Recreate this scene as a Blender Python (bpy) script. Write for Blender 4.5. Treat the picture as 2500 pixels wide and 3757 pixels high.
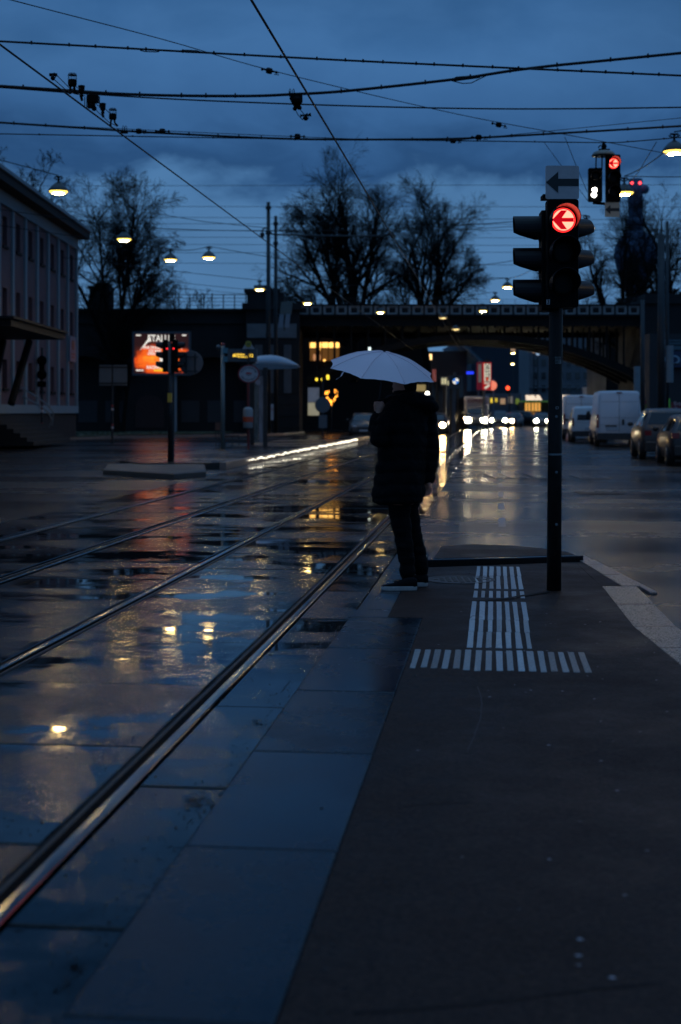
import bpy, bmesh, math, random
import numpy as np
from mathutils import Vector, Matrix, noise as mnoise

for _o in list(bpy.data.objects):
    bpy.data.objects.remove(_o)
SC = bpy.context.scene
COL = SC.collection
R = math.radians
rnd = random.Random(7)

# ------------------------------------------------------------------ camera
EYE = 1.57
F = 50 / 36 * 3757          # focal length in photo pixels
cam_d = bpy.data.cameras.new('camera')
cam = bpy.data.objects.new('camera', cam_d)
COL.objects.link(cam)
cam.location = (0, 0, EYE)
cam.rotation_euler = (R(90), 0, 0)
cam_d.sensor_fit = 'VERTICAL'
cam_d.sensor_height = 36
cam_d.sensor_width = 24
cam_d.lens = 50
cam_d.shift_y = -(1878.5 - 1511) / 3757
cam_d.clip_start = 0.1
cam_d.clip_end = 4000
cam_d.dof.use_dof = True
cam_d.dof.focus_distance = 12.2
cam_d.dof.aperture_fstop = 2.2
SC.camera = cam

# ------------------------------------------------------------------ sky, exposure
SC.render.engine = 'CYCLES'
SC.cycles.use_denoising = True
SC.cycles.max_bounces = 6
SC.cycles.diffuse_bounces = 3
SC.cycles.glossy_bounces = 3
SC.cycles.transmission_bounces = 3
SC.cycles.sample_clamp_indirect = 4.0
SC.cycles.caustics_reflective = False
SC.cycles.caustics_refractive = False
SC.view_settings.view_transform = 'Standard'
SC.view_settings.look = 'None'
SC.view_settings.exposure = 0.0
SC.view_settings.gamma = 1.0
SC.view_settings.use_curve_mapping = False

world = bpy.data.worlds.new('World')
SC.world = world
world.use_nodes = True
wn = world.node_tree
wn.nodes.clear()


def N(nt, t, **kw):
    n = nt.nodes.new(t)
    for k, v in kw.items():
        setattr(n, k, v)
    return n


def math_node(nt, op, a, b=None, clamp=False):
    n = N(nt, 'ShaderNodeMath', operation=op)
    n.use_clamp = clamp
    for i, x in enumerate((a, b)):
        if x is None:
            continue
        if isinstance(x, (int, float)):
            n.inputs[i].default_value = x
        else:
            nt.links.new(x, n.inputs[i])
    return n.outputs[0]


def ramp(nt, fac, stops, interp='LINEAR'):
    n = N(nt, 'ShaderNodeValToRGB')
    n.color_ramp.interpolation = interp
    while len(n.color_ramp.elements) < len(stops):
        n.color_ramp.elements.new(0.5)
    for e, (p, c) in zip(n.color_ramp.elements, stops):
        e.position = p
        e.color = (c, c, c, 1) if isinstance(c, (int, float)) else (*c, 1)
    nt.links.new(fac, n.inputs[0])
    return n.outputs[0]


def build_world():
    nt = wn
    out = N(nt, 'ShaderNodeOutputWorld')
    bg = N(nt, 'ShaderNodeBackground')
    sky = N(nt, 'ShaderNodeTexSky', sky_type='NISHITA')
    sky.sun_disc = False
    sky.sun_elevation = R(1.0)
    sky.sun_rotation = R(150)
    sky.dust_density = 2.0
    sky.ozone_density = 4.0
    geo = N(nt, 'ShaderNodeTexCoord')
    sep = N(nt, 'ShaderNodeSeparateXYZ')
    nt.links.new(geo.outputs['Generated'], sep.inputs[0])
    z = sep.outputs[2]
    # lumpy cloud deck: elevation pushed about by noise
    mp = N(nt, 'ShaderNodeMapping')
    mp.inputs['Scale'].default_value = (1, 1, 1.9)
    nt.links.new(geo.outputs['Generated'], mp.inputs[0])
    n1 = N(nt, 'ShaderNodeTexNoise')
    n1.inputs['Scale'].default_value = 9.0
    n1.inputs['Detail'].default_value = 6
    n1.inputs['Roughness'].default_value = 0.55
    n1.inputs['Distortion'].default_value = 0.3
    nt.links.new(mp.outputs[0], n1.inputs['Vector'])
    mp2 = N(nt, 'ShaderNodeMapping')
    mp2.inputs['Scale'].default_value = (1, 1, 2.6)
    mp2.inputs['Location'].default_value = (3.1, 1.7, 0.4)
    nt.links.new(geo.outputs['Generated'], mp2.inputs[0])
    n2 = N(nt, 'ShaderNodeTexNoise')
    n2.inputs['Scale'].default_value = 3.2
    n2.inputs['Detail'].default_value = 5
    nt.links.new(mp2.outputs[0], n2.inputs['Vector'])
    off = math_node(nt, 'MULTIPLY', math_node(nt, 'SUBTRACT', n1.outputs[0], 0.5), 0.13)
    t = math_node(nt, 'ADD', z, off)
    deck = ramp(nt, t, [(0.0, (0.098, 0.235, 0.450)), (0.12, (0.084, 0.212, 0.420)), (0.150, (0.070, 0.184, 0.375)),
                        (0.169, (0.020, 0.070, 0.182)), (0.200, (0.036, 0.114, 0.275)), (0.25, (0.048, 0.144, 0.330)),
                        (0.32, (0.020, 0.084, 0.222)), (0.55, (0.028, 0.100, 0.250)), (0.75, (0.115, 0.285, 0.590)), (1.0, (0.200, 0.460, 0.860))])
    soft = ramp(nt, n2.outputs[0], [(0.36, 0.88), (0.62, 1.10)])
    mul = N(nt, 'ShaderNodeMix', data_type='RGBA', blend_type='MULTIPLY')
    mul.inputs[0].default_value = 1.0
    nt.links.new(deck, mul.inputs[6])
    nt.links.new(soft, mul.inputs[7])
    # thin share of clear sky from the physical sky model, at dusk level
    dim = N(nt, 'ShaderNodeMix', data_type='RGBA', blend_type='MULTIPLY')
    dim.inputs[0].default_value = 1.0
    nt.links.new(sky.outputs[0], dim.inputs[6])
    dim.inputs[7].default_value = (0.05, 0.05, 0.05, 1)
    mix = N(nt, 'ShaderNodeMix', data_type='RGBA')
    mix.inputs[0].default_value = 0.96
    nt.links.new(dim.outputs[2], mix.inputs[6])
    nt.links.new(mul.outputs[2], mix.inputs[7])
    nt.links.new(mix.outputs[2], bg.inputs[0])
    bg.inputs[1].default_value = 1.0
    nt.links.new(bg.outputs[0], out.inputs[0])


build_world()
sun_d = bpy.data.lights.new('sun', 'SUN')
sun_d.energy = 0.01
sun_d.angle = R(40)
sun_d.color = (0.75, 0.85, 1.0)
sun = bpy.data.objects.new('sun', sun_d)
COL.objects.link(sun)
sun.rotation_euler = (R(55), 0, R(150))

# ------------------------------------------------------------------ frames of reference
TA = math.atan(0.11)                  # the tracks run this far to the right of the view axis
TS, TC = math.sin(TA), math.cos(TA)


def T(s, n, z=0.0):
    """track frame: s metres along the rails, n metres to their right"""
    return Vector((s * TS + n * TC, s * TC - n * TS, z))


def at(u, v, d):
    """point at depth d seen at photo pixel (u, v)"""
    return Vector(((u - 1250) / F * d, d, EYE + (1511 - v) / F * d))


def gr(u, v, z=0.0):
    d = F * (EYE - z) / (v - 1511)
    return Vector(((u - 1250) / F * d, d, z))


def dp(u, v, d):                      # same in the units of the 1568 px wide view
    return at(u * 1.5944, v * 1.5944, d)


# ------------------------------------------------------------------ mesh builder
class MB:
    def __init__(self):
        self.v = []
        self.f = []

    def add(self, vs, fs):
        o = len(self.v)
        self.v.extend(Vector(p) for p in vs)
        self.f.extend(tuple(i + o for i in f) for f in fs)
        return self

    def box(self, x0, x1, y0, y1, z0, z1):
        return self.add([(x0, y0, z0), (x1, y0, z0), (x1, y1, z0), (x0, y1, z0), (x0, y0, z1), (x1, y0, z1), (x1, y1, z1), (x0, y1, z1)],
                        [(0, 3, 2, 1), (4, 5, 6, 7), (0, 1, 5, 4), (1, 2, 6, 5), (2, 3, 7, 6), (3, 0, 4, 7)])

    def cb(self, c, sx, sy, sz):
        return self.box(c[0] - sx / 2, c[0] + sx / 2, c[1] - sy / 2, c[1] + sy / 2, c[2] - sz / 2, c[2] + sz / 2)

    def cham(self, x0, x1, y0, y1, z0, z1, c):
        a = [(x0, y0), (x1, y0), (x1, y1), (x0, y1)]
        b = [(x0 + c, y0 + c), (x1 - c, y0 + c), (x1 - c, y1 - c), (x0 + c, y1 - c)]
        vs = [(x, y, z0) for x, y in a] + [(x, y, z1 - c) for x, y in a] + [(x, y, z1) for x, y in b]
        fs = [(8, 9, 10, 11), (3, 2, 1, 0)]
        for i in range(4):
            j = (i + 1) % 4
            fs += [(i, j, 4 + j, 4 + i), (4 + i, 4 + j, 8 + j, 8 + i)]
        return self.add(vs, fs)

    def extr(self, poly, vec):
        n = len(poly)
        vec = Vector(vec)
        p = [Vector(q) for q in poly]
        vs = p + [q + vec for q in p]
        fs = [tuple(range(n))[::-1], tuple(range(n, 2 * n))] + [(i, (i + 1) % n, n + (i + 1) % n, n + i) for i in range(n)]
        return self.add(vs, fs)

    def loft(self, rings, cap=True):
        n = len(rings[0])
        vs = [p for r in rings for p in r]
        fs = []
        for k in range(len(rings) - 1):
            for i in range(n):
                j = (i + 1) % n
                fs.append((k * n + i, k * n + j, (k + 1) * n + j, (k + 1) * n + i))
        if cap:
            fs.append(tuple(range(n))[::-1])
            fs.append(tuple(range((len(rings) - 1) * n, len(rings) * n)))
        return self.add(vs, fs)

    def tube(self, pts, r, n=8, cap=True):
        pts = [Vector(p) for p in pts]
        rs = r if isinstance(r, (list, tuple)) else [r] * len(pts)
        rings = []
        ref = None
        for i, p in enumerate(pts):
            d = (pts[min(i + 1, len(pts) - 1)] - pts[max(i - 1, 0)]).normalized()
            if ref is None:
                ref = Vector((0, 0, 1)) if abs(d.z) < 0.9 else Vector((1, 0, 0))
            a = (ref - d * ref.dot(d)).normalized()
            b = d.cross(a)
            ref = a
            rings.append([p + (a * math.cos(2 * math.pi * k / n) + b * math.sin(2 * math.pi * k / n)) * rs[i] for k in range(n)])
        return self.loft(rings, cap)

    def lathe(self, prof, c, n=24, axis=None):
        c = Vector(c)
        az = Vector(axis or (0, 0, 1)).normalized()
        ax = Vector((1, 0, 0)) if abs(az.x) < 0.9 else Vector((0, 1, 0))
        ax = (ax - az * ax.dot(az)).normalized()
        ay = az.cross(ax)
        rings = [[c + az * h + (ax * math.cos(2 * math.pi * k / n) + ay * math.sin(2 * math.pi * k / n)) * max(r, 1e-4) for k in range(n)] for r, h in prof]
        return self.loft(rings, True)

    def ball(self, c, r, n=12, m=8):
        c = Vector(c)
        rx, ry, rz = r if isinstance(r, (list, tuple)) else (r, r, r)
        rings = []
        for k in range(m + 1):
            t = math.pi * k / m
            s = max(math.sin(t), 0.01)
            rings.append([c + Vector((rx * s * math.cos(2 * math.pi * i / n), ry * s * math.sin(2 * math.pi * i / n), -rz * math.cos(t))) for i in range(n)])
        return self.loft(rings, True)

    def sheet(self, pts):
        return self.add(pts, [tuple(range(len(pts)))])

    def build(self, name, mat, parent=None, smooth=False, local=False):
        off = Vector((0, 0, 0))
        if parent is not None and not local:
            q = parent
            while q is not None:
                off += q.location
                q = q.parent
        me = bpy.data.meshes.new(name)
        me.from_pydata([tuple(p - off) for p in self.v], [], self.f)
        if smooth:
            me.polygons.foreach_set('use_smooth', [True] * len(me.polygons))
        me.materials.append(mat)
        me.update()
        return link(name, me, parent)


def link(name, data, parent=None):
    o = bpy.data.objects.new(name, data)
    COL.objects.link(o)
    if parent is not None:
        o.parent = parent
    return o


def tag(o, label=None, cat=None, group=None, kind=None):
    if label:
        o['label'] = label
    if cat:
        o['category'] = cat
    if group:
        o['group'] = group
    if kind:
        o['kind'] = kind
    return o


def thing(name, label, cat, loc=(0, 0, 0), group=None, rz=0.0):
    o = bpy.data.objects.new(name, None)
    COL.objects.link(o)
    o.empty_display_size = 0.2
    o.location = loc
    o.rotation_euler = (0, 0, rz)
    return tag(o, label, cat, group)


def copy_tree(o, parent=None):
    c = o.copy()
    COL.objects.link(c)
    c.parent = parent
    for ch in list(o.children):
        copy_tree(ch, c)
    return c


def finish_normals(o):
    bm = bmesh.new()
    bm.from_mesh(o.data)
    bmesh.ops.recalc_face_normals(bm, faces=bm.faces)
    bm.to_mesh(o.data)
    bm.free()
    return o


def lettering(name, s, size, mat, parent, pos, ax=(1, 0, 0), ay=(0, 0, 1), depth=0.004, xs=1.0, bold=0.0, align='CENTER'):
    cu = bpy.data.curves.new('txt', 'FONT')
    cu.body = s
    cu.size = size
    cu.align_x = align
    cu.align_y = 'CENTER'
    cu.extrude = depth / 2
    cu.offset = bold
    tmp = bpy.data.objects.new('txt', cu)
    me = bpy.data.meshes.new_from_object(tmp)
    bpy.data.objects.remove(tmp)
    bpy.data.curves.remove(cu)
    ax = Vector(ax).normalized()
    ay = Vector(ay).normalized()
    az = ax.cross(ay)
    off = Vector((0, 0, 0))
    q = parent
    while q is not None:
        off += q.location
        q = q.parent
    p0 = Vector(pos) - off
    for vt in me.vertices:
        c = vt.co.copy()
        vt.co = p0 + ax * (c.x * xs) + ay * c.y + az * c.z
    me.materials.clear()
    me.materials.append(mat)
    return link(name, me, parent)


def remesh(mb, voxel, name, mat, parent=None, smooth_iter=2):
    """fuse overlapping shapes into one continuous skin"""
    me = bpy.data.meshes.new('tmp')
    me.from_pydata([tuple(p) for p in mb.v], [], mb.f)
    bm = bmesh.new()
    bm.from_mesh(me)
    bmesh.ops.recalc_face_normals(bm, faces=bm.faces)
    bm.to_mesh(me)
    bm.free()
    tmp = bpy.data.objects.new('tmp', me)
    COL.objects.link(tmp)
    md = tmp.modifiers.new('r', 'REMESH')
    md.mode = 'VOXEL'
    md.voxel_size = voxel
    md.use_smooth_shade = True
    if smooth_iter:
        sm = tmp.modifiers.new('s', 'SMOOTH')
        sm.iterations = smooth_iter
        sm.factor = 0.5
    dg = bpy.context.evaluated_depsgraph_get()
    out = bpy.data.meshes.new_from_object(tmp.evaluated_get(dg))
    bpy.data.objects.remove(tmp)
    off = Vector((0, 0, 0))
    q = parent
    while q is not None:
        off += q.location
        q = q.parent
    for vt in out.vertices:
        vt.co = vt.co - off
    out.polygons.foreach_set('use_smooth', [True] * len(out.polygons))
    out.materials.clear()
    out.materials.append(mat)
    return link(name, out, parent)


# ------------------------------------------------------------------ materials
def pm(name, col, rough=0.5, metal=0.0, emit=None, es=0.0, bump=None, var=None, coat=0.0, spec=0.5, vscale=None):
    m = bpy.data.materials.new(name)
    m.use_nodes = True
    nt = m.node_tree
    b = nt.nodes['Principled BSDF']
    b.inputs['Base Color'].default_value = (*col, 1)
    b.inputs['Roughness'].default_value = rough
    b.inputs['Metallic'].default_value = metal
    b.inputs['Specular IOR Level'].default_value = spec
    if coat:
        b.inputs['Coat Weight'].default_value = coat
        b.inputs['Coat Roughness'].default_value = 0.08
    if emit:
        b.inputs['Emission Color'].default_value = (*emit, 1)
        b.inputs['Emission Strength'].default_value = es
    tc = N(nt, 'ShaderNodeNewGeometry')
    if var:
        n = N(nt, 'ShaderNodeTexNoise')
        n.inputs['Scale'].default_value = var[0]
        n.inputs['Detail'].default_value = 6
        n.inputs['Roughness'].default_value = 0.65
        vec = tc.outputs['Position']
        if vscale:
            mp = N(nt, 'ShaderNodeMapping')
            mp.inputs['Scale'].default_value = vscale
            nt.links.new(vec, mp.inputs[0])
            vec = mp.outputs[0]
        nt.links.new(vec, n.inputs['Vector'])
        c2 = tuple(max(0, x * (1 - var[1])) for x in col)
        c3 = tuple(min(1, x * (1 + var[1])) for x in col)
        nt.links.new(ramp(nt, n.outputs[0], [(0.3, c2), (0.7, c3)]), b.inputs['Base Color'])
        nt.links.new(ramp(nt, n.outputs[0], [(0.3, max(0.02, rough * 0.75)), (0.7, min(1, rough * 1.2))]), b.inputs['Roughness'])
    if bump:
        n = N(nt, 'ShaderNodeTexNoise')
        n.inputs['Scale'].default_value = bump[0]
        n.inputs['Detail'].default_value = 4
        nt.links.new(tc.outputs['Position'], n.inputs['Vector'])
        bp = N(nt, 'ShaderNodeBump')
        bp.inputs['Strength'].default_value = bump[1]
        bp.inputs['Distance'].default_value = 0.02
        nt.links.new(n.outputs[0], bp.inputs['Height'])
        nt.links.new(bp.outputs[0], b.inputs['Normal'])
    return m


def wet(name, c1, c2, pud=0.8, lo=0.56, hi=0.62, rd=0.34, rp=0.025, grain=160, gs=0.35, vs=(1, 1, 1), patch=2.5, smear=0.0, specks=0.0, spec=0.5, ragged=0.55):
    """rain-wet ground: damp grainy surface with smooth shallow puddles"""
    m = bpy.data.materials.new(name)
    m.use_nodes = True
    nt = m.node_tree
    b = nt.nodes['Principled BSDF']
    geo = N(nt, 'ShaderNodeNewGeometry')
    P = geo.outputs['Position']
    rot = N(nt, 'ShaderNodeMapping')
    rot.inputs['Rotation'].default_value = (0, 0, TA)
    nt.links.new(P, rot.inputs[0])
    mp = N(nt, 'ShaderNodeMapping')
    mp.inputs['Scale'].default_value = vs
    nt.links.new(rot.outputs[0], mp.inputs[0])
    n1 = N(nt, 'ShaderNodeTexNoise')
    n1.inputs['Scale'].default_value = pud
    n1.inputs['Detail'].default_value = 8
    n1.inputs['Roughness'].default_value = ragged
    nt.links.new(mp.outputs[0], n1.inputs['Vector'])
    mask = ramp(nt, n1.outputs[0], [(lo, 0.0), (hi, 1.0)])
    n2 = N(nt, 'ShaderNodeTexNoise')
    n2.inputs['Scale'].default_value = patch
    n2.inputs['Detail'].default_value = 7
    n2.inputs['Roughness'].default_value = 0.7
    nt.links.new(P, n2.inputs['Vector'])
    n3 = N(nt, 'ShaderNodeTexNoise')
    n3.inputs['Scale'].default_value = grain
    n3.inputs['Detail'].default_value = 3
    n3.inputs['Roughness'].default_value = 0.7
    nt.links.new(P, n3.inputs['Vector'])
    col = N(nt, 'ShaderNodeMix', data_type='RGBA')
    col.inputs[6].default_value = (*c1, 1)
    col.inputs[7].default_value = (*c2, 1)
    gsum = math_node(nt, 'ADD', math_node(nt, 'MULTIPLY', n2.outputs[0], 0.45), math_node(nt, 'MULTIPLY', n3.outputs[0], 0.75))
    nt.links.new(ramp(nt, gsum, [(0.46, 0.0), (0.74, 1.0)]), col.inputs[0])
    last = col.outputs[2]
    if specks:
        vo = N(nt, 'ShaderNodeTexVoronoi')
        vo.inputs['Scale'].default_value = 9.0
        nt.links.new(P, vo.inputs['Vector'])
        dk = ramp(nt, vo.outputs['Distance'], [(0.05, 1.0), (0.09, 0.0)])
        dm = N(nt, 'ShaderNodeMix', data_type='RGBA')
        nt.links.new(math_node(nt, 'MULTIPLY', dk, specks), dm.inputs[0])
        nt.links.new(last, dm.inputs[6])
        dm.inputs[7].default_value = (0.008, 0.008, 0.008, 1)
        last = dm.outputs[2]
    nt.links.new(last, b.inputs['Base Color'])
    damp = ramp(nt, n2.outputs[0], [(0.30, max(0.02, rd * 0.62)), (0.70, min(1.0, rd * 1.35))])
    rr = N(nt, 'ShaderNodeMix', data_type='FLOAT')
    nt.links.new(mask, rr.inputs[0])
    nt.links.new(damp, rr.inputs[2])
    rr.inputs[3].default_value = rp
    nt.links.new(rr.outputs[0], b.inputs['Roughness'])
    b.inputs['IOR'].default_value = 1.36
    b.inputs['Specular IOR Level'].default_value = spec
    bp = N(nt, 'ShaderNodeBump')
    bp.inputs['Distance'].default_value = 0.004
    nt.links.new(math_node(nt, 'MULTIPLY', math_node(nt, 'SUBTRACT', 1.0, mask), gs), bp.inputs['Strength'])
    nt.links.new(n3.outputs[0], bp.inputs['Height'])
    last_n = bp.outputs[0]
    if smear:
        bp2 = N(nt, 'ShaderNodeBump')
        bp2.inputs['Distance'].default_value = 0.02
        bp2.inputs['Strength'].default_value = smear
        n4 = N(nt, 'ShaderNodeTexNoise')
        n4.inputs['Scale'].default_value = 6.0
        n4.inputs['Detail'].default_value = 3
        nt.links.new(mp.outputs[0], n4.inputs['Vector'])
        nt.links.new(n4.outputs[0], bp2.inputs['Height'])
        nt.links.new(last_n, bp2.inputs['Normal'])
        last_n = bp2.outputs[0]
    nt.links.new(last_n, b.inputs['Normal'])
    return m


M = {}
M['road'] = wet('wet asphalt road', (0.010, 0.0085, 0.0075), (0.024, 0.020, 0.018), pud=0.22, lo=0.38, hi=0.66, rd=0.33, rp=0.15, grain=190, gs=0.03, vs=(0.16, 1.3, 1), patch=0.22, ragged=0.5)
M['slab'] = wet('wet concrete slab', (0.006, 0.0060, 0.0065), (0.022, 0.0215, 0.022), pud=1.0, lo=0.45, hi=0.57, rd=0.17, rp=0.02, grain=48, gs=0.45, vs=(0.75, 1.3, 1), patch=1.8, smear=0.005, specks=0.8, ragged=0.64, spec=0.42)
M['edge'] = wet('damp granite edge slab', (0.003, 0.0070, 0.0135), (0.013, 0.020, 0.031), pud=0.9, lo=0.46, hi=0.68, rd=0.25, rp=0.17, grain=60, gs=0.12, patch=1.6, specks=0.95)
SLABS = [M['slab'],
         wet('wet concrete slab, drier', (0.007, 0.0068, 0.0070), (0.026, 0.025, 0.0245), pud=1.1, lo=0.50, hi=0.62, rd=0.20, rp=0.03, grain=44, gs=0.55, vs=(0.75, 1.3, 1), patch=2.2, smear=0.006, specks=0.9, ragged=0.68, spec=0.36),
         wet('wet concrete slab, flooded', (0.005, 0.0052, 0.006), (0.016, 0.0165, 0.018), pud=0.9, lo=0.40, hi=0.54, rd=0.14, rp=0.018, grain=52, gs=0.36, vs=(0.75, 1.3, 1), patch=1.5, smear=0.004, specks=0.7, ragged=0.62, spec=0.45)]
EDGES = [M['edge'],
         wet('damp granite edge slab, grey', (0.0045, 0.0070, 0.0110), (0.018, 0.0225, 0.029), pud=1.3, lo=0.50, hi=0.70, rd=0.29, rp=0.19, grain=50, gs=0.18, patch=2.4, specks=1.0, ragged=0.68, spec=0.42),
         wet('damp granite edge slab, dark', (0.0025, 0.0052, 0.0098), (0.010, 0.0155, 0.024), pud=1.1, lo=0.44, hi=0.64, rd=0.23, rp=0.15, grain=55, gs=0.14, patch=1.2, specks=1.0, ragged=0.65, spec=0.46)]


def vary(o, mats):
    o.material_slots[0].link = 'OBJECT'
    o.material_slots[0].material = rnd.choice(mats)


M['pave'] = wet('damp mastic asphalt', (0.0010, 0.0006, 0.0005), (0.046, 0.022, 0.0155), pud=0.7, lo=0.62, hi=0.9, rd=0.60, rp=0.42, grain=55, gs=0.9, patch=0.7, specks=0.8, spec=0.22)
M['kerb'] = wet('speckled granite kerb', (0.11, 0.075, 0.062), (0.30, 0.215, 0.18), pud=1.2, lo=0.58, hi=0.8, rd=0.30, rp=0.2, grain=150, gs=0.3, patch=90)
M['bed'] = pm('dark joint filler', (0.006, 0.005, 0.005), 0.7, var=(6, 0.4), spec=0.15)
M['rail'] = pm('worn rail steel', (0.22, 0.205, 0.19), 0.17, 1.0, var=(3, 0.3), vscale=(8, 1, 1))
M['rail_rust'] = pm('rusty rail side', (0.055, 0.035, 0.026), 0.55, 0.3, var=(25, 0.4))
M['groove'] = pm('wet dirty groove', (0.010, 0.010, 0.011), 0.25)
M['black'] = pm('black plastic', (0.0016, 0.0015, 0.0016), 0.65, var=(8, 0.25), spec=0.08)
M['cable'] = pm('black cable', (0.005, 0.005, 0.006), 0.6, spec=0.25)
M['steel'] = pm('galvanised steel', (0.16, 0.165, 0.17), 0.42, 0.6, var=(7, 0.3))
M['pole'] = pm('dark painted pole', (0.011, 0.009, 0.008), 0.5, 0.0, var=(11, 0.45), bump=(40, 0.12), spec=0.25)
M['darkpole'] = pm('black mast paint', (0.012, 0.012, 0.013), 0.5, 0.0, var=(5, 0.3))
M['white'] = pm('white sign sheet', (0.52, 0.43, 0.42), 0.5, var=(9, 0.10))
M['blackink'] = pm('black sign ink', (0.008, 0.008, 0.008), 0.45)
M['paint'] = wet('worn white marking', (0.28, 0.28, 0.285), (0.52, 0.52, 0.52), pud=1.5, lo=0.6, hi=0.8, rd=0.42, rp=0.2, grain=70, gs=0.35, patch=16)
M['dirt'] = pm('wet grit', (0.014, 0.012, 0.010), 0.35, var=(50, 0.5))
M['scratch'] = pm('dull scratch', (0.05, 0.042, 0.045), 0.6, var=(30, 0.5))
M['fleck'] = pm('pale litter fleck', (0.34, 0.28, 0.29), 0.6, var=(30, 0.3))
# ------------------------------------------------------------------ the ground
def strip(s0, s1, n0, n1, z):
    return [T(s0, n0, z), T(s0, n1, z), T(s1, n1, z), T(s1, n0, z)]


def deck(name, mat, s0, s1, n0, n1, z0, z1):
    mb = MB()
    mb.extr([T(s0, n0, z0), T(s0, n1, z0), T(s1, n1, z0), T(s1, n0, z0)], (0, 0, z1 - z0))
    o = mb.build(name, mat)
    finish_normals(o)
    return tag(o, kind='structure')


gm = MB()
gm.sheet([(-2500, -300, -0.07), (2500, -300, -0.07), (2500, 3000, -0.07), (-2500, 3000, -0.07)])
tag(gm.build('ground', M['road']), kind='structure')
RL, RR = -6.95, -1.10                 # edges of the track corridor
deck('road', M['road'], -20, 330, -90, RL, -0.06, 0.0)
deck('road', M['road'], -20, 330, RR, 90, -0.06, 0.0)
bed = deck('track_bed', M['bed'], -20, 330, RL, RR, -0.065, -0.045)

RAILS = [-1.565, -3.0, -4.58, -6.03]   # running edges
# concrete slabs between and beside the rails, each its own piece
lanes = [(RAILS[0] + 0.075, RR - 0.015, 1.62, 0.35), (RAILS[1] + 0.082, RAILS[0] - 0.082, 1.50, 0.0), (RAILS[2] + 0.10, RAILS[1] - 0.085, 1.50, 0.55),
         (RAILS[3] + 0.125, RAILS[2] - 0.125, 1.50, 0.2), (RL + 0.01, RAILS[3] - 0.10, 1.55, 0.9)]
for li, (n0, n1, L, ph) in enumerate(lanes):
    w = n1 - n0
    mb = MB()
    mb.cham(-w / 2, w / 2, 0.008, L - 0.008, -0.04, 0.0, 0.006)
    base = mb.build('concrete_slab', M['slab'], bed, local=True)
    me = base.data
    first = True
    s = -1.0 + ph
    while s < 62:
        o = base if first else link('concrete_slab', me, bed)
        first = False
        vary(o, SLABS)
        p = T(s, (n0 + n1) / 2, 0.004 + rnd.uniform(-0.004, 0.003))
        o.location = p
        o.rotation_euler = (rnd.uniform(-1, 1) * 0.0026, rnd.uniform(-1, 1) * 0.0026, -TA)
        s += L
    mb = MB()
    mb.extr(strip(s, 330, n0, n1, -0.03), (0, 0, 0.034))
    finish_normals(mb.build('far_paving', M['slab'], bed))


def rail(n_edge, side, parent):
    """grooved rail; side +1: running head lies to the right of the groove"""
    def sweep(prof, name, mat):
        mb = MB()
        rings = []
        for s in (-4, 330):
            rings.append([T(s, n_edge + side * a, z) for a, z in prof])
        mb.loft(rings)
        o = mb.build(name, mat, parent)
        finish_normals(o)
        return o
    sweep([(-0.004, -0.04), (-0.004, 0.003), (0.004, 0.0065), (0.030, 0.008), (0.050, 0.0065), (0.057, 0.001), (0.057, -0.04)], 'rail_head', M['rail'])
    sweep([(-0.040, -0.043), (-0.040, -0.028), (-0.0045, -0.028), (-0.0045, -0.043)], 'groove', M['groove'])
    sweep([(-0.060, -0.043), (-0.060, 0.003), (-0.056, 0.006), (-0.046, 0.006), (-0.0405, 0.0), (-0.0405, -0.043)], 'guard_lip', M['rail_rust'])
    sweep([(-0.078, -0.043), (-0.078, -0.002), (-0.0605, 0.0), (-0.0605, -0.043)], 'tar_joint', M['bed'])


t1 = thing('tram_track', 'grooved tram track nearest the person with the umbrella', 'tram track', T(6, -2.28), 'pair of tram tracks')
rail(RAILS[0], 1, t1)
rail(RAILS[1], -1, t1)
t2 = thing('tram_track', 'grooved tram track farther left beside the low traffic island', 'tram track', T(6, -5.3), 'pair of tram tracks')
rail(RAILS[2], 1, t2)
rail(RAILS[3], -1, t2)

# ------------------------------------------------------------------ platform the person stands on
PZ = 0.06
EL, ER = -1.085, -0.54                 # edge slabs left / right
k_in = [(2.35, -3.0), (2.10, 3.0), (2.02, 8.2), (2.05, 9.6), (2.26, 12.3), (2.30, 13.2), (2.36, 14.7)]
pl = [T(-4, ER), T(10.43, ER), T(10.43, -0.80), T(13.75, -0.80)]
poly = [(p.x, p.y) for p in pl] + [(2.36, 14.3)] + [(x, y) for x, y in k_in[::-1][1:]]
mb = MB()
mb.extr([(x, y, 0.004) for x, y in poly], (0, 0, PZ - 0.004))
plat = tag(finish_normals(mb.build('pavement', M['pave'])), kind='structure')
# long granite slabs along the track side
mb = MB()
mb.cham(0.004, ER - EL - 0.004, 0.007, 1.388, -0.06, 0.0, 0.008)
eb = mb.build('edge_slab', M['edge'], plat, local=True)
s = 10.43 - 1.395
i = 0
while s > -3:
    o = eb if i == 0 else link('edge_slab', eb.data, plat)
    vary(o, EDGES)
    o.location = T(s, EL, PZ + 0.003 + rnd.uniform(-0.0025, 0.0025))
    o.rotation_euler = (rnd.uniform(-1, 1) * 0.002, rnd.uniform(-1, 1) * 0.002, -TA)
    s -= 1.395
    i += 1
mb = MB()
mb.cham(0.0, 0.545, 0.004, 0.388, -0.06, 0.0, 0.005)
for k in range(1):
    o = mb.build('edge_slab', M['edge'], plat, local=True)
    o.location = T(10.435, EL, PZ - 0.001)
    o.rotation_euler = (0, 0, -TA)
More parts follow.
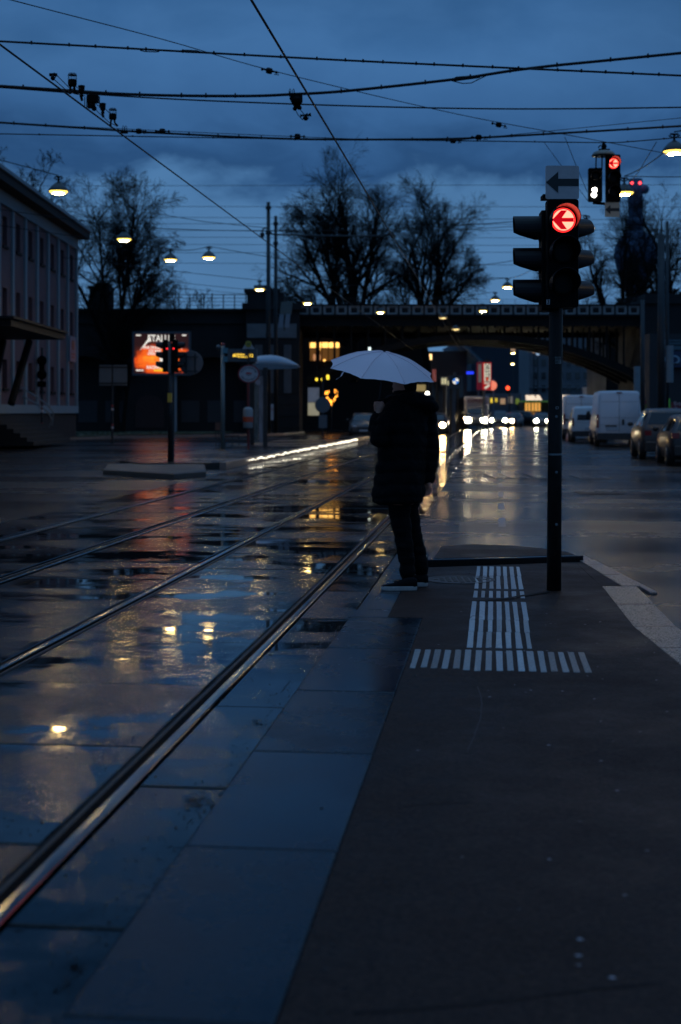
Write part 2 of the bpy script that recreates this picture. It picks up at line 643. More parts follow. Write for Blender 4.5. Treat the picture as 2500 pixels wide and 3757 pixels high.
# narrower kerb stones where the crossing is
for k in range(3):
    mb = MB()
    mb.cham(0.0, 0.185, 0.004, 0.97, -0.06, 0.0, 0.008)
    o = mb.build('kerb_stone', M['edge'], plat, local=True)
    o.location = T(10.83 + k * 0.98, -0.985, PZ)
    o.rotation_euler = (0, 0, -TA)
mb = MB()
mb.extr(strip(10.84, 13.75, -0.80, -0.5, 0.004), (0, 0, PZ - 0.006))
# granite kerb on the road side
ko = [(2.68, -3.0), (2.40, 3.0), (2.31, 8.2), (2.36, 10.0), (2.56, 12.3)]
ki = [(2.352, -3.0), (2.102, 3.0), (2.022, 8.2), (2.06, 10.0), (2.262, 12.3)]


def kerb_pieces(pin, pout, step, ztop, name='kerb_stone'):
    for a in range(len(pin) - 1):
        L = math.dist(pin[a], pin[a + 1])
        n = max(1, round(L / step))
        for k in range(n):
            t0, t1 = k / n + 0.004, (k + 1) / n - 0.004
            q = []
            for t in (t0, t1):
                q.append((Vector(pin[a]).lerp(Vector(pin[a + 1]), t), Vector(pout[a]).lerp(Vector(pout[a + 1]), t)))
            ring = [(q[0][0].x, q[0][0].y), (q[0][1].x, q[0][1].y), (q[1][1].x, q[1][1].y), (q[1][0].x, q[1][0].y)]
            c = (sum(p[0] for p in ring) / 4, sum(p[1] for p in ring) / 4)
            mb = MB()
            z = ztop + rnd.uniform(-0.002, 0.002)
            r0 = [(x, y, 0.002) for x, y in ring]
            r1 = [(x, y, z - 0.008) for x, y in ring]
            r2 = [(c[0] + (x - c[0]) * 0.975, c[1] + (y - c[1]) * 0.985, z) for x, y in ring]
            mb.loft([r0, r1, r2])
            finish_normals(mb.build(name, M['kerb'], plat))


kerb_pieces(ki, ko, 0.95, PZ + 0.004)
kerb_pieces([(2.44, 12.31), (2.42, 14.9)], [(2.60, 12.31), (2.56, 14.9)], 0.9, PZ + 0.004)
kerb_pieces([(2.655, 12.2), (2.60, 14.9)], [(2.72, 12.2), (2.66, 14.9)], 0.9, 0.022)
mb = MB()
mb.extr([(2.262, 12.31, 0.004), (2.438, 12.31, 0.004), (2.418, 14.3, 0.004), (2.362, 14.3, 0.004)], (0, 0, PZ - 0.005))
finish_normals(mb.build('pavement_strip', M['pave'], plat))

# raised island nose beyond the crossing
isl = thing('traffic_island', 'low raised kerb island with light rim between the person and the signal pole', 'traffic island', (1.6, 14.8, 0))
front = [(0.84, 14.02), (1.2, 14.09), (1.7, 14.20), (2.1, 14.32), (2.46, 14.42)]
back = [(2.42, 14.75), (2.20, 15.2), (1.85, 15.6), (1.40, 15.75), (1.02, 15.45)]
ring = front + back
cx, cy = sum(p[0] for p in ring) / len(ring), sum(p[1] for p in ring) / len(ring)
mb = MB()
mb.loft([[(x, y, 0.003) for x, y in ring], [(x, y, 0.096) for x, y in ring]])
finish_normals(mb.build('kerb_face', M['bed'], isl))
mb = MB()
mb.loft([[(cx + (x - cx) * 1.004, cy + (y - cy) * 1.004, 0.097) for x, y in ring], [(cx + (x - cx) * 1.004, cy + (y - cy) * 1.004, 0.110) for x, y in ring], [(cx + (x - cx) * 0.985, cy + (y - cy) * 0.985, 0.114) for x, y in ring],
         [(cx + (x - cx) * 0.90, cy + (y - cy) * 0.86, 0.114) for x, y in ring]])
finish_normals(mb.build('kerb_ring', M['edge'], isl))
mb = MB()
mb.extr([(cx + (x - cx) * 0.90, cy + (y - cy) * 0.86, 0.06) for x, y in ring], (0, 0, 0.057))
finish_normals(mb.build('asphalt_top', M['pave'], isl))

# manhole cover beside the shoes
mh = thing('manhole_cover', 'round iron manhole cover beside the white soled shoes', 'manhole cover', gr(1690, 2128, PZ))
c = gr(1690, 2128, PZ)
mb = MB()
mb.lathe([(0.31, 0.001), (0.31, 0.006), (0.272, 0.006), (0.272, 0.003)], c, 40)
mb.build('rim', M['rail_rust'], mh)
mb = MB()
mb.lathe([(0.268, 0.001), (0.268, 0.004), (0.0, 0.005)], c, 40)
for k in range(-4, 5):
    for j in range(-4, 5):
        if (k * k + j * j) < 17:
            mb.cham(c.x + k * 0.055 - 0.018, c.x + k * 0.055 + 0.018, c.y + j * 0.055 - 0.018, c.y + j * 0.055 + 0.018, c.z + 0.003, c.z + 0.009, 0.003)
mb.build('cover', M['rail_rust'], mh)

# tactile guide strip: raised white bars
tac = thing('tactile_strip', 'white tactile guide bars on the pavement leading to the signal pole', 'tactile paving', gr(1830, 2300, PZ))
sp = 0.0638
s0c = 8.27
n_first = gr(1712, 2461, PZ)
nb = n_first.x * TC - n_first.y * TS   # lateral place of the first guide bar
sb = n_first.x * TS + n_first.y * TC


PV = [M['paint']] + [wet('worn white marking %d' % i, tuple(a * 1.0 for a in c1), c2, pud=1.5, lo=0.6, hi=0.8, rd=0.42, rp=0.2, grain=60, gs=0.4, patch=20) for i, (c1, c2) in enumerate([((.16, .15, .15), (.40, .38, .37)), ((.10, .085, .08), (.30, .26, .24)), ((.22, .22, .23), (.44, .44, .45))])]


def bar(sa, sb_, n, w, worn=0):
    mb = MB()
    q = [T(sa, n - w / 2 + rnd.uniform(-.003, .003)), T(sa, n + w / 2 + rnd.uniform(-.003, .003)), T(sb_, n + w / 2 + rnd.uniform(-.003, .003)), T(sb_, n - w / 2 + rnd.uniform(-.003, .003))]
    c_ = sum(q, Vector()) / 4
    r0 = [(p.x, p.y, PZ + 0.001) for p in q]
    r1 = [(c_.x + (p.x - c_.x) * 0.9, c_.y + (p.y - c_.y) * 0.985, PZ + 0.0055) for p in q]
    mb.loft([r0, r1])
    finish_normals(mb.build('guide_bar', PV[worn], tac))


segs = [8.30, 9.02, 9.05, 10.00, 10.03, 11.06, 11.09, 11.42, 11.66, 12.55, 12.60, 13.35, 13.38, 13.82]
for k in range(-5, 12):
    n = nb + k * sp
    bar(sb + rnd.uniform(-.02, .02) + (0.06 if k < 0 else 0.0), sb + 0.70 + rnd.uniform(-.02, .02), n, 0.038, rnd.choice((2, 2, 1)) if (k < 0 or k > 6) else rnd.choice((0, 1, 3)))
    if 0 <= k < 7:
        for a in range(1, 6):
            ss = [(0.73, 1.62), (1.65, 2.66), (2.69, 3.06), (3.30, 4.22), (4.26, 5.05), (5.09, 5.62)][a - 1:a + 1]
            pass
        for (a, b_) in [(0.725, 1.30), (1.312, 1.80), (1.815, 2.70), (2.93, 3.30), (3.45, 4.28), (4.30, 5.00)]:
            bar(sb + a * 1.12, sb + b_ * 1.12, n + rnd.uniform(-.003, .003), 0.036 + rnd.uniform(-.004, .003), rnd.choice((0, 1, 3, 3)))

# sealed cable slot that crosses the strip and runs to the pole
slot = MB()
pts = [gr(1752, 2208, PZ), gr(1850, 2200, PZ), gr(1930, 2186, PZ), gr(1985, 2178, PZ), gr(2012, 2172, PZ)]
for a, b_ in zip(pts, pts[1:]):
    d = (b_ - a).normalized()
    w = Vector((-d.y, d.x, 0)) * 0.03
    slot.add([a - w + Vector((0, 0, .0062)), b_ - w + Vector((0, 0, .0062)), b_ + w + Vector((0, 0, .0062)), a + w + Vector((0, 0, .0062))], [(0, 1, 2, 3)])
tag(slot.build('tar_seam', M['bed']), 'dark tar seam crossing the tactile strip toward the signal pole', 'tar seam')

# pale flecks trodden into the pavement and grit along the kerbs: nobody could count them
mb = MB()
for k in range(170):
    y = rnd.uniform(3.2, 11.5)
    x = rnd.uniform(-0.2 + 0.11 * y - 0.2, 2.0)
    if rnd.random() > 0.25 + 0.75 * max(0, (x - 0.6) / 1.4):
        continue
    a = rnd.uniform(0, 3.14)
    r = rnd.uniform(0.003, 0.011)
    st = rnd.uniform(0.4, 1)
    mb.sheet([(x + r * math.cos(a + q), y + r * st * math.sin(a + q), PZ + 0.0018) for q in (0, 1.2, 2.3, 3.4, 4.6, 5.5)])
tag(mb.build('litter_flecks', M['fleck']), 'pale flecks of litter scattered over the dark pavement', kind='stuff')
mb = MB()


def pebble(x, y, z, r):
    q = [Vector((math.cos(a) * rnd.uniform(.6, 1.2), math.sin(a) * rnd.uniform(.6, 1.2), 0)) * r for a in (0.3, 1.8, 3.3, 4.9)]
    mb.add([(x + p.x, y + p.y, z) for p in q] + [(x, y, z + r * rnd.uniform(.4, .9))], [(0, 1, 4), (1, 2, 4), (2, 3, 4), (3, 0, 4)])


for k in range(3600):
    s = 2.5 + 17 * rnd.random() ** 1.3
    c_ = rnd.random()
    if c_ < 0.45:
        n = EL - 0.005 - abs(rnd.gauss(0, 0.10))
        z = 0.004
    elif c_ < 0.75:
        n = RAILS[0] - 0.13 - abs(rnd.gauss(0, 0.13))
        z = 0.004
    elif c_ < 0.85:
        n = RAILS[0] + 0.06 + abs(rnd.gauss(0, 0.05))
        z = 0.004
    else:
        n = ER + rnd.gauss(0.02, 0.07)
        z = PZ + 0.002
        if s > 10.3:
            n = rnd.uniform(-0.7, 1.0)
            s = 13.55 + rnd.uniform(-0.25, 0.2)
    p = T(s, n)
    pebble(p.x, p.y, z, rnd.uniform(0.0015, 0.006) * (1.7 if rnd.random() < 0.07 else 1))
tag(mb.build('grit', M['dirt']), 'dark wet grit gathered along the rail and platform edge', kind='stuff')
# wet leaves and twigs in the gutter by the platform edge
for (u, v, sz, lb) in [(735, 2935, 0.11, 'clump of dark wet leaves against the platform edge slabs in the foreground'),
                       (945, 2650, 0.06, 'small dark twig clump lying on the wet concrete by the platform slabs')]:
    p = gr(u, v, 0.006)
    mb = MB()
    for k in range(16):
        a = rnd.uniform(0, 6.28)
        c_ = p + Vector((rnd.gauss(0, sz * .35), rnd.gauss(0, sz * .55), rnd.uniform(0, .012)))
        L = sz * rnd.uniform(.25, .6)
        w = L * rnd.uniform(.12, .4)
        d = Vector((math.cos(a), math.sin(a), rnd.uniform(-.05, .25)))
        e = Vector((-d.y, d.x, rnd.uniform(-.2, .2))) * w
        mb.add([c_ - d * L / 2, c_ + e, c_ + d * L / 2, c_ - e], [(0, 1, 2, 3)])
    tag(mb.build('leaf_litter', M['dirt']), lb, 'leaves')
p0 = gr(600, 3330, 0.006)
mb = MB()
pts = [gr(640, 3330, .008), gr(585, 3420, .008), gr(520, 3495, .008), gr(440, 3560, .008), gr(370, 3660, .008)]
mb.tube(pts, 0.004, 5)
for k in range(26):
    i = rnd.randrange(4)
    q = pts[i].lerp(pts[i + 1], rnd.random())
    a = rnd.uniform(0, 6.28)
    mb.tube([q, q + Vector((math.cos(a) * .03, math.sin(a) * .045, .006)), q + Vector((math.cos(a + .5) * .055, math.sin(a + .5) * .09, .004))], [.004, .003, .0015], 4)
tag(mb.build('twig', M['dirt']), 'dark leafy twig lying on the wet paving at the lower left', 'twig')

# hairline scratch and tar lines on the pavement
for i, (pts_, w_, m_, lb) in enumerate([([(1752, 2518), (1768, 2560), (1764, 2630), (1742, 2700), (1712, 2770)], .0016, 'scratch', 'thin pale curved scratch on the pavement below the tactile strip'),
                                        ([(1560, 2420), (1900, 2408), (2200, 2420), (2440, 2405)], .002, 'bed', 'thin dark seam across the pavement at the end of the tactile strip'),
                                        ([(1480, 2960), (1640, 2945), (1760, 2952)], .003, 'bed', 'short dark crack in the pavement right of the edge slabs'),
                                        ([(1300, 3720), (1700, 3690), (2100, 3640), (2480, 3600)], .004, 'bed', 'long faint dark seam across the pavement at the bottom')]):
    q = [gr(u, v, PZ) for u, v in pts_]
    mb = MB()
    out = []
    for a_, b_ in zip(q, q[1:]):
        for k in range(6):
            p = a_.lerp(b_, k / 6)
            out.append(p + Vector((rnd.uniform(-1, 1), rnd.uniform(-1, 1), 0)) * .004)
    for a_, b_ in zip(out, out[1:]):
        d = (b_ - a_).normalized()
        w2 = Vector((-d.y, d.x, 0)) * w_
        zz_ = Vector((0, 0, .0015))
        mb.add([a_ - w2 + zz_, b_ - w2 + zz_, b_ + w2 + zz_, a_ + w2 + zz_], [(0, 1, 2, 3)])
    tag(mb.build('pavement_crack', M[m_]), lb, 'crack')
# ------------------------------------------------------------------ the person
D0 = 12.2
M['jacket'] = pm('black padded cloth', (0.0028, 0.0027, 0.003), 0.9, var=(14, 0.3), bump=(120, 0.15), spec=0.12)
M['trouser'] = pm('dark trouser cloth', (0.003, 0.003, 0.0035), 0.9, var=(14, 0.3), bump=(200, 0.15), spec=0.12)
M['skin'] = pm('skin', (0.60, 0.25, 0.16), 0.5, var=(30, 0.12))
M['hair'] = pm('dark hair', (0.003, 0.0025, 0.002), 0.8, spec=0.1)
M['shoe'] = pm('black shoe canvas', (0.0025, 0.0025, 0.003), 0.8, spec=0.15)
M['sole'] = pm('off white rubber', (0.44, 0.36, 0.32), 0.7, var=(20, 0.2))


def px(u, v, dy=0.0):
    return at(u, v, D0 + dy)


FW = Vector((-0.80, 0.60, 0))         # the way the chest faces
RT = Vector((0.60, 0.80, 0))          # to the person's right
person = thing('person', 'person in long black hooded coat and white soled shoes holding a pale umbrella', 'person', (px(1480, 1700).x, D0, PZ))


def ering(c, a, b, n=28, fx=FW, rx=RT, tilt=Vector((0, 0, 0)), sq=0.85):
    out = []
    for k in range(n):
        t = 2 * math.pi * k / n
        ct, st = math.cos(t), math.sin(t)
        ct = math.copysign(abs(ct) ** sq, ct)
        st = math.copysign(abs(st) ** sq, st)
        out.append(c + rx * (a * ct) + fx * (b * st) + tilt * st)
    return out


def limb(mb, pts, rs, n=16):
    mb.tube(pts, rs, n)
    for p, r in zip(pts, rs):
        mb.ball(p, r * 0.99, n, 10)


# joints
hipL, hipR = px(1458, 1790, -0.03), px(1500, 1790, 0.06)
kneeL, kneeR = px(1480, 1965, -0.07), px(1520, 1975, 0.09)
ankL, ankR = px(1497, 2105, -0.06), px(1545, 2095, 0.13)
shL, shR = px(1450, 1508, -0.12), px(1555, 1500, 0.14)
elL, elR = px(1392, 1607, -0.20), px(1577, 1640, 0.12)
wrL, wrR = px(1384, 1522, -0.10), px(1575, 1755, 0.08)
hand_c = px(1384, 1495, -0.09)
head_c = px(1484, 1390, 0.0)
body = MB()
limb(body, [px(1480, 1475), px(1482, 1445)], [0.065, 0.058])
hf = Vector((-0.93, 0.36, 0)).normalized()   # face turned along the street
hr = Vector((hf.y, -hf.x, 0))
hp = [(-0.125, 0.045, 0.050, .02), (-0.105, 0.062, 0.078, .015), (-0.07, 0.070, 0.094, .008), (-0.03, 0.076, 0.100, 0.0), (0.01, 0.079, 0.103, -.004), (0.05, 0.077, 0.102, -.008), (0.085, 0.066, 0.088, -.01), (0.11, 0.04, 0.055, -.01), (0.118, 0.01, 0.015, -.01)]
body.loft([ering(head_c + Vector((0, 0, z)) + hf * o, a, b, 24, hf, hr, sq=1.0) for z, a, b, o in hp])
# nose, brow, chin, ears
body.loft([[head_c + hf * (.092) + Vector((0, 0, .022)), head_c + hf * .09 + hr * .016 + Vector((0, 0, -.03)), head_c + hf * .09 - hr * .016 + Vector((0, 0, -.03))],
           [head_c + hf * .106 + Vector((0, 0, .016)), head_c + hf * .126 + hr * .008 + Vector((0, 0, -.026)), head_c + hf * .126 - hr * .008 + Vector((0, 0, -.026))]])
body.ball(head_c + hf * 0.092 + Vector((0, 0, .032)), (.03, .05, .014))
body.ball(head_c + hf * 0.088 + Vector((0, 0, -.062)), (.024, .028, .014))
body.ball(head_c + hf * 0.085 + Vector((0, 0, -.105)), (.024, .026, .02))
for sgn in (-1, 1):
    body.ball(head_c + hr * sgn * 0.083 - hf * 0.012 + Vector((0, 0, -.012)), (.020, .014, .033))
body.loft([ering(px(1470, v), a, b, 24) for v, a, b in [(1850, .15, .11), (1790, .17, .125), (1700, .155, .11), (1600, .17, .12), (1510, .19, .11), (1480, .12, .08), (1465, .06, .06)]])
for (sh, el, wr) in ((shL, elL, wrL), (shR, elR, wrR)):
    limb(body, [sh, el, wr], [0.055, 0.044, 0.031])
for (h, k, a) in ((hipL, kneeL, ankL), (hipR, kneeR, ankR)):
    limb(body, [h, k, a], [0.080, 0.056, 0.042])
# raised hand closed round the umbrella grip, fingers toward the viewer's left
up = Vector((0.02, 0.0, 1)).normalized()
gd = Vector((-0.9, -0.35, 0)).normalized()    # knuckle side
gx = Vector((0.35, -0.9, 0)).normalized()     # across the grip
grip = px(1391, 1492, -0.09)
pc = grip + gd * 0.030
body.ball(grip - gd * 0.012 + gx * 0.03, (.030, .026, .046), 12, 10)
body.tube([wrL, grip + gx * 0.02 - up * 0.05, grip + gx * 0.026], [0.030, 0.034, 0.030], 12)
for k, (h, L) in enumerate([(0.034, 1.0), (0.012, 1.08), (-0.010, 1.0), (-0.031, 0.84)]):
    b0 = grip + gx * 0.030 + up * h + gd * 0.008
    b1 = grip + gd * 0.036 * L + gx * 0.018 + up * (h + .002)
    b2 = grip + gd * 0.034 * L - gx * 0.018 + up * (h - .002)
    b3 = grip + gd * 0.004 - gx * 0.028 + up * (h - .005)
    limb(body, [b0, b1, b2, b3], [0.0105, 0.0100, 0.0090, 0.0080], 10)
limb(body, [grip + gx * 0.026 - gd * 0.018 + up * 0.005, grip - gd * 0.026 - gx * 0.002 + up * 0.034, grip - gd * 0.006 - gx * 0.022 + up * 0.050], [0.013, 0.011, 0.009], 10)
# hanging hand, slightly curled
hd = (wrR - elR).normalized()
hb = wrR + hd * 0.045
body.ball(wrR + hd * 0.05, (.022, .032, .045), 12, 10)
fx2 = Vector((-0.8, 0.55, 0))
for k in range(4):
    o = FW * (0.028 - k * 0.019)
    L = [0.9, 1.0, 0.95, 0.78][k]
    q0 = wrR + hd * 0.085 + o
    q1 = q0 + (hd * 0.036 - RT * 0.006) * L
    q2 = q1 + (hd * 0.022 - RT * 0.016) * L
    q3 = q2 + (hd * 0.008 - RT * 0.018) * L
    limb(body, [q0, q1, q2, q3], [0.0098, 0.0092, 0.0085, 0.0075], 10)
limb(body, [wrR + hd * 0.03 + FW * 0.024, wrR + hd * 0.06 + FW * 0.044, wrR + hd * 0.09 + FW * 0.042], [0.012, 0.0105, 0.009], 10)
remesh(body, 0.0062, 'body', M['skin'], person, 2)
# hair cap
hm = MB()
hm.loft([ering(head_c + Vector((0, 0, z)) + hf * o, a, b, 24, hf, hr, sq=1.0) for z, a, b, o in
         [(-0.125, .050, .045, -.052), (-0.09, .066, .058, -.050), (-0.05, .076, .072, -.038), (0.0, .084, .086, -.026), (0.045, .083, .096, -.016), (0.085, .074, .097, -.012), (0.115, .05, .066, -.012), (0.128, .015, .02, -.012)]])
o = remesh(hm, 0.008, 'hair', M['hair'], person, 2)

# long padded coat: hem, waist, chest, shoulders, sleeves, collar and hood, one skin
ja = MB()
tor = [(1846, .205, .172, 1462), (1838, .232, .200, 1461), (1815, .242, .210, 1461), (1770, .232, .198, 1465), (1730, .228, .190, 1468), (1670, .226, .180, 1474), (1610, .228, .182, 1479), (1560, .232, .182, 1482), (1520, .226, .172, 1485), (1488, .200, .150, 1487), (1462, .145, .118, 1488), (1446, .100, .100, 1487), (1434, .085, .088, 1486)]
ja.loft([ering(px(u, v), a, b, 36) for v, a, b, u in tor])
limb(ja, [shL, (shL + elL) / 2 + Vector((-.01, -.02, 0)), elL, (elL + wrL) / 2 + Vector((-.02, 0, 0)), wrL + Vector((0, 0, -.005))], [0.098, 0.090, 0.082, 0.066, 0.046], 18)
limb(ja, [shR, (shR + elR) / 2, elR, (elR + wrR) / 2, wrR], [0.104, 0.094, 0.086, 0.078, 0.056], 18)
# hood lying on the back and round the collar
for k in range(13):
    t = k / 12
    ang = math.pi * (0.10 + 1.8 * t)
    rr = 0.118
    c_ = px(1484, 1470) + FW * (math.cos(ang) * rr) + RT * (math.sin(ang) * rr)
    back_w = max(0.0, -math.cos(ang))
    ja.ball(c_ + Vector((0, 0, 0.008 - 0.010 * back_w)), (.058 + .03 * back_w, .058 + .03 * back_w, .042 + .03 * back_w), 14, 10)
bk = -FW
ja.ball(px(1540, 1478) + bk * 0.05, (.115, .105, .062), 18, 12)
ja.ball(px(1563, 1496) + bk * 0.035, (.085, .085, .058), 18, 12)
ja.ball(px(1430, 1468, -.06), (.060, .055, .032), 14, 10)
ja.loft([[px(1402, 1463, -.10), px(1425, 1485, -.11), px(1440, 1455, -.11)], [px(1402, 1464, -.07), px(1425, 1487, -.04), px(1445, 1455, -.04)]])
jk = remesh(ja, 0.012, 'coat', M['jacket'], person, 3)
# quilting: soft bulges between horizontal seams, and creases
for vt in jk.data.vertices:
    w = vt.co + person.location
    zz = w.z
    q = abs(math.sin(math.pi * zz / 0.105 + 0.35 * math.sin(w.x * 9)))
    nrm = vt.normal
    k = 0.010 * (q ** 0.6 - 0.65)
    cr = mnoise.noise(Vector((w.x * 9, w.y * 9, w.z * 14))) * 0.010 + mnoise.noise(Vector((w.x * 22, w.y * 22, w.z * 30))) * 0.004
    vt.co += nrm * (k + cr)
# trousers
tr = MB()
limb(tr, [hipL + Vector((.005, 0, .06)), px(1468, 1880, -.05), kneeL, px(1491, 2040, -.07), px(1496, 2098, -.065)], [0.108, 0.092, 0.078, 0.070, 0.068], 18)
limb(tr, [hipR + Vector((0, 0, .06)), px(1500, 1880, .07), kneeR + Vector((-.002, 0, 0)), px(1537, 2035, .11), px(1545, 2090, .13)], [0.108, 0.088, 0.074, 0.068, 0.066], 18)
tj = remesh(tr, 0.011, 'trousers', M['trouser'], person, 2)
for vt in tj.data.vertices:
    w = vt.co + person.location
    vt.co += vt.normal * (mnoise.noise(Vector((w.x * 8, w.y * 8, w.z * 17))) * 0.013 + mnoise.noise(Vector((w.x * 6, w.y * 6, w.z * 40))) * 0.006)


def shoe(heel, direction, L=0.305):
    d = Vector((direction[0], direction[1], 0)).normalized()
    s = Vector((-d.y, d.x, 0))
    prof = [(0.0, .030), (.04, .036), (.12, .037), (.19, .045), (.25, .046), (.285, .036), (.305, .014)]
    outline = [heel + d * a * L / .305 + s * w for a, w in prof] + [heel + d * a * L / .305 - s * w for a, w in prof[::-1]]
    sm = MB()
    cc = heel + d * 0.15
    sm.loft([[p * 1.0 for p in [Vector((q.x, q.y, heel.z + z)) for q in [cc + (o_ - cc) * k for o_ in outline]]] for z, k in [(0.0, .955), (.004, .985), (.020, 1.0), (.033, .985), (.036, .95)]])
    upm = MB()
    rings = []
    for a, w, h in [(-0.002, .028, .090), (.02, .034, .105), (.07, .036, .108), (.11, .036, .098), (.15, .038, .082), (.20, .043, .062), (.25, .043, .052), (.285, .034, .044), (.300, .016, .038)]:
        c_ = heel + d * a * L / .305
        rings.append([c_ + s * (w * 0.97 * math.cos(t)) + Vector((0, 0, .03 + (h - .03) * max(0, math.sin(t)) ** .7)) for t in [math.pi * q / 10 for q in range(11)]])
    upm.loft(rings)
    u = upm.build('shoe', M['shoe'], person, True)
    finish_normals(u)
    b = sm.build('sole', M['sole'], u)
    finish_normals(b)
    lm = MB()
    for k in range(4):
        c_ = heel + d * (.125 + k * .022)
        h = .100 - k * .0115
        lm.tube([c_ - s * .022 + Vector((0, 0, h - .006)), c_ + Vector((0, 0, h + .001)), c_ + s * .022 + Vector((0, 0, h - .006))], .003, 5)
    lm.build('lace', M['white'] if False else M['shoe'], u)


shoe(Vector((px(1528, 2150, -0.07).x, D0 - 0.16, PZ + 0.002)), (-1.0, -0.07))
shoe(Vector((px(1572, 2140, 0.06).x, D0 + 0.10, PZ + 0.002)), (-1.0, 0.10))

# ------------------------------------------------------------------ umbrella
def cloth_mat():
    m = bpy.data.materials.new('pale umbrella cloth')
    m.use_nodes = True
    nt = m.node_tree
    nt.nodes.clear()
    out = N(nt, 'ShaderNodeOutputMaterial')
    d = N(nt, 'ShaderNodeBsdfDiffuse')
    d.inputs[0].default_value = (0.98, 0.75, 0.78, 1)
    t = N(nt, 'ShaderNodeBsdfTranslucent')
    t.inputs[0].default_value = (0.98, 0.75, 0.78, 1)
    g = N(nt, 'ShaderNodeBsdfGlossy')
    g.inputs['Roughness'].default_value = 0.45
    mx = N(nt, 'ShaderNodeMixShader')
    mx.inputs[0].default_value = 0.28
    m2 = N(nt, 'ShaderNodeMixShader')
    m2.inputs[0].default_value = 0.05
    geo = N(nt, 'ShaderNodeNewGeometry')
    n = N(nt, 'ShaderNodeTexNoise')
    n.inputs['Scale'].default_value = 14
    n.inputs['Detail'].default_value = 4
    nt.links.new(geo.outputs['Position'], n.inputs['Vector'])
    bp = N(nt, 'ShaderNodeBump')
    bp.inputs['Strength'].default_value = 0.25
    bp.inputs['Distance'].default_value = 0.01
    nt.links.new(n.outputs[0], bp.inputs['Height'])
    nt.links.new(bp.outputs[0], d.inputs['Normal'])
    nt.links.new(d.outputs[0], mx.inputs[1])
    nt.links.new(t.outputs[0], mx.inputs[2])
    nt.links.new(mx.outputs[0], m2.inputs[1])
    nt.links.new(g.outputs[0], m2.inputs[2])
    nt.links.new(m2.outputs[0], out.inputs[0])
    return m


M['cloth'] = cloth_mat()
apex = px(1411, 1291, -0.05)
axis = Vector((math.sin(R(8.0)), -math.sin(R(13.0)), 1.0)).normalized()   # leans right and toward the viewer
ux = (Vector((1, 0, 0)) - axis * axis.x).normalized()
uy = axis.cross(ux)
UR, UH = 0.478, 0.170
umb = thing('umbrella', 'pale lavender folding umbrella with a loose closing strap', 'umbrella', grip)


def upt(ang, t, sag=0.0):
    """canopy point: t 0 at the apex, 1 at the rim"""
    r = UR * t * (1 - sag)
    k = max(0.0, t - 0.48) / 0.52
    h = -0.045 * min(1.0, t / 0.48) ** 1.6 - 0.015 * k - (UH - 0.06) * k ** 1.15
    return apex + ux * (r * math.cos(ang)) + uy * (r * math.sin(ang)) + axis * h


a0 = R(22.5)
rib_m = pm('umbrella steel', (0.02, 0.02, 0.02), 0.35, 0.8)
for k in range(8):
    g0, g1 = a0 + k * R(45), a0 + (k + 1) * R(45)
    mb = MB()
    nu, nv = 10, 12
    idx = []
    for i in range(nu + 1):
        f = i / nu
        row = []
        for j in range(nv + 1):
            t = 0.012 + (1 - 0.012) * j / nv
            pa, pb = upt(g0, t), upt(g1, t)
            flat = pa.lerp(pb, f)
            bul = math.sin(math.pi * f)
            rim_in = 0.022 * bul * t ** 4
            p = flat + (apex - axis * UH - flat) * 0 - (flat - apex).normalized() * rim_in * 0.9
            p += axis * (-0.006 * bul * math.sin(math.pi * t)) + axis * (0.0015 * math.sin(f * 23 + j * 1.3 + k) * t * t)
            row.append(p)
        idx.append(row)
    vs = [p for row in idx for p in row]
    fs = [(i * (nv + 1) + j, (i + 1) * (nv + 1) + j, (i + 1) * (nv + 1) + j + 1, i * (nv + 1) + j + 1) for i in range(nu) for j in range(nv)]
    mb.add(vs, fs)
    pn = mb.build('canopy_panel', M['cloth'], umb, True)
    # seam with the next panel
    sm = MB()
    sm.tube([upt(g0, 0.012 + (1 - .012) * j / 14) + axis * 0.0015 for j in range(15)], 0.0030, 5)
    sm.build('seam', M['cloth'], pn, True)
    rm = MB()
    rm.tube([upt(g0, 0.03 + 0.96 * j / 10) - axis * 0.006 for j in range(11)], 0.0022, 5)
    rm.tube([apex - axis * 0.20, upt(g0, 0.5) - axis * 0.008], 0.002, 5)
    rm.build('rib', rib_m, umb)
mb = MB()
mb.tube([apex - axis * 0.004, grip + up * 0.05], 0.0055, 10)
mb.build('shaft', rib_m, umb)
mb = MB()
mb.lathe([(0.008, -0.004), (0.014, 0.0), (0.010, 0.006), (0.004, 0.012), (0.0, 0.014)], apex, 12, axis)
mb.build('ferrule', M['black'], umb)
mb = MB()
ga = (apex - grip).normalized()
mb.lathe([(0.010, -0.075), (0.016, -0.068), (0.017, 0.0), (0.015, 0.055), (0.009, 0.062)], grip, 14, ga)
mb.build('handle', M['black'], umb, True)
# closing strap hanging from the left panel
g_l = R(180 + 46)
sp_ = [upt(R(225 - 8), 0.80) - uy * 0.0, upt(R(225 - 14), 0.86)]
w = Vector((0.003, -0.002, 0.010))
s0_ = px(1288, 1353, -0.42)
s1_ = px(1270, 1351, -0.43)
s2_ = px(1259, 1366, -0.44)
s3_ = px(1252, 1381, -0.44)
s4_ = px(1234, 1392, -0.44)
path = [px(1268, 1360, -0.44), s2_, s3_, s4_]
mb = MB()
wd = [Vector((.009, 0, .006)), Vector((.009, 0, .003)), Vector((.008, 0, .004)), Vector((.002, 0, .004))]
for a in range(3):
    mb.add([path[a] - wd[a], path[a + 1] - wd[a + 1], path[a + 1] + wd[a + 1], path[a] + wd[a]], [(0, 1, 2, 3)])
mb.build('closing_strap', M['cloth'], umb)

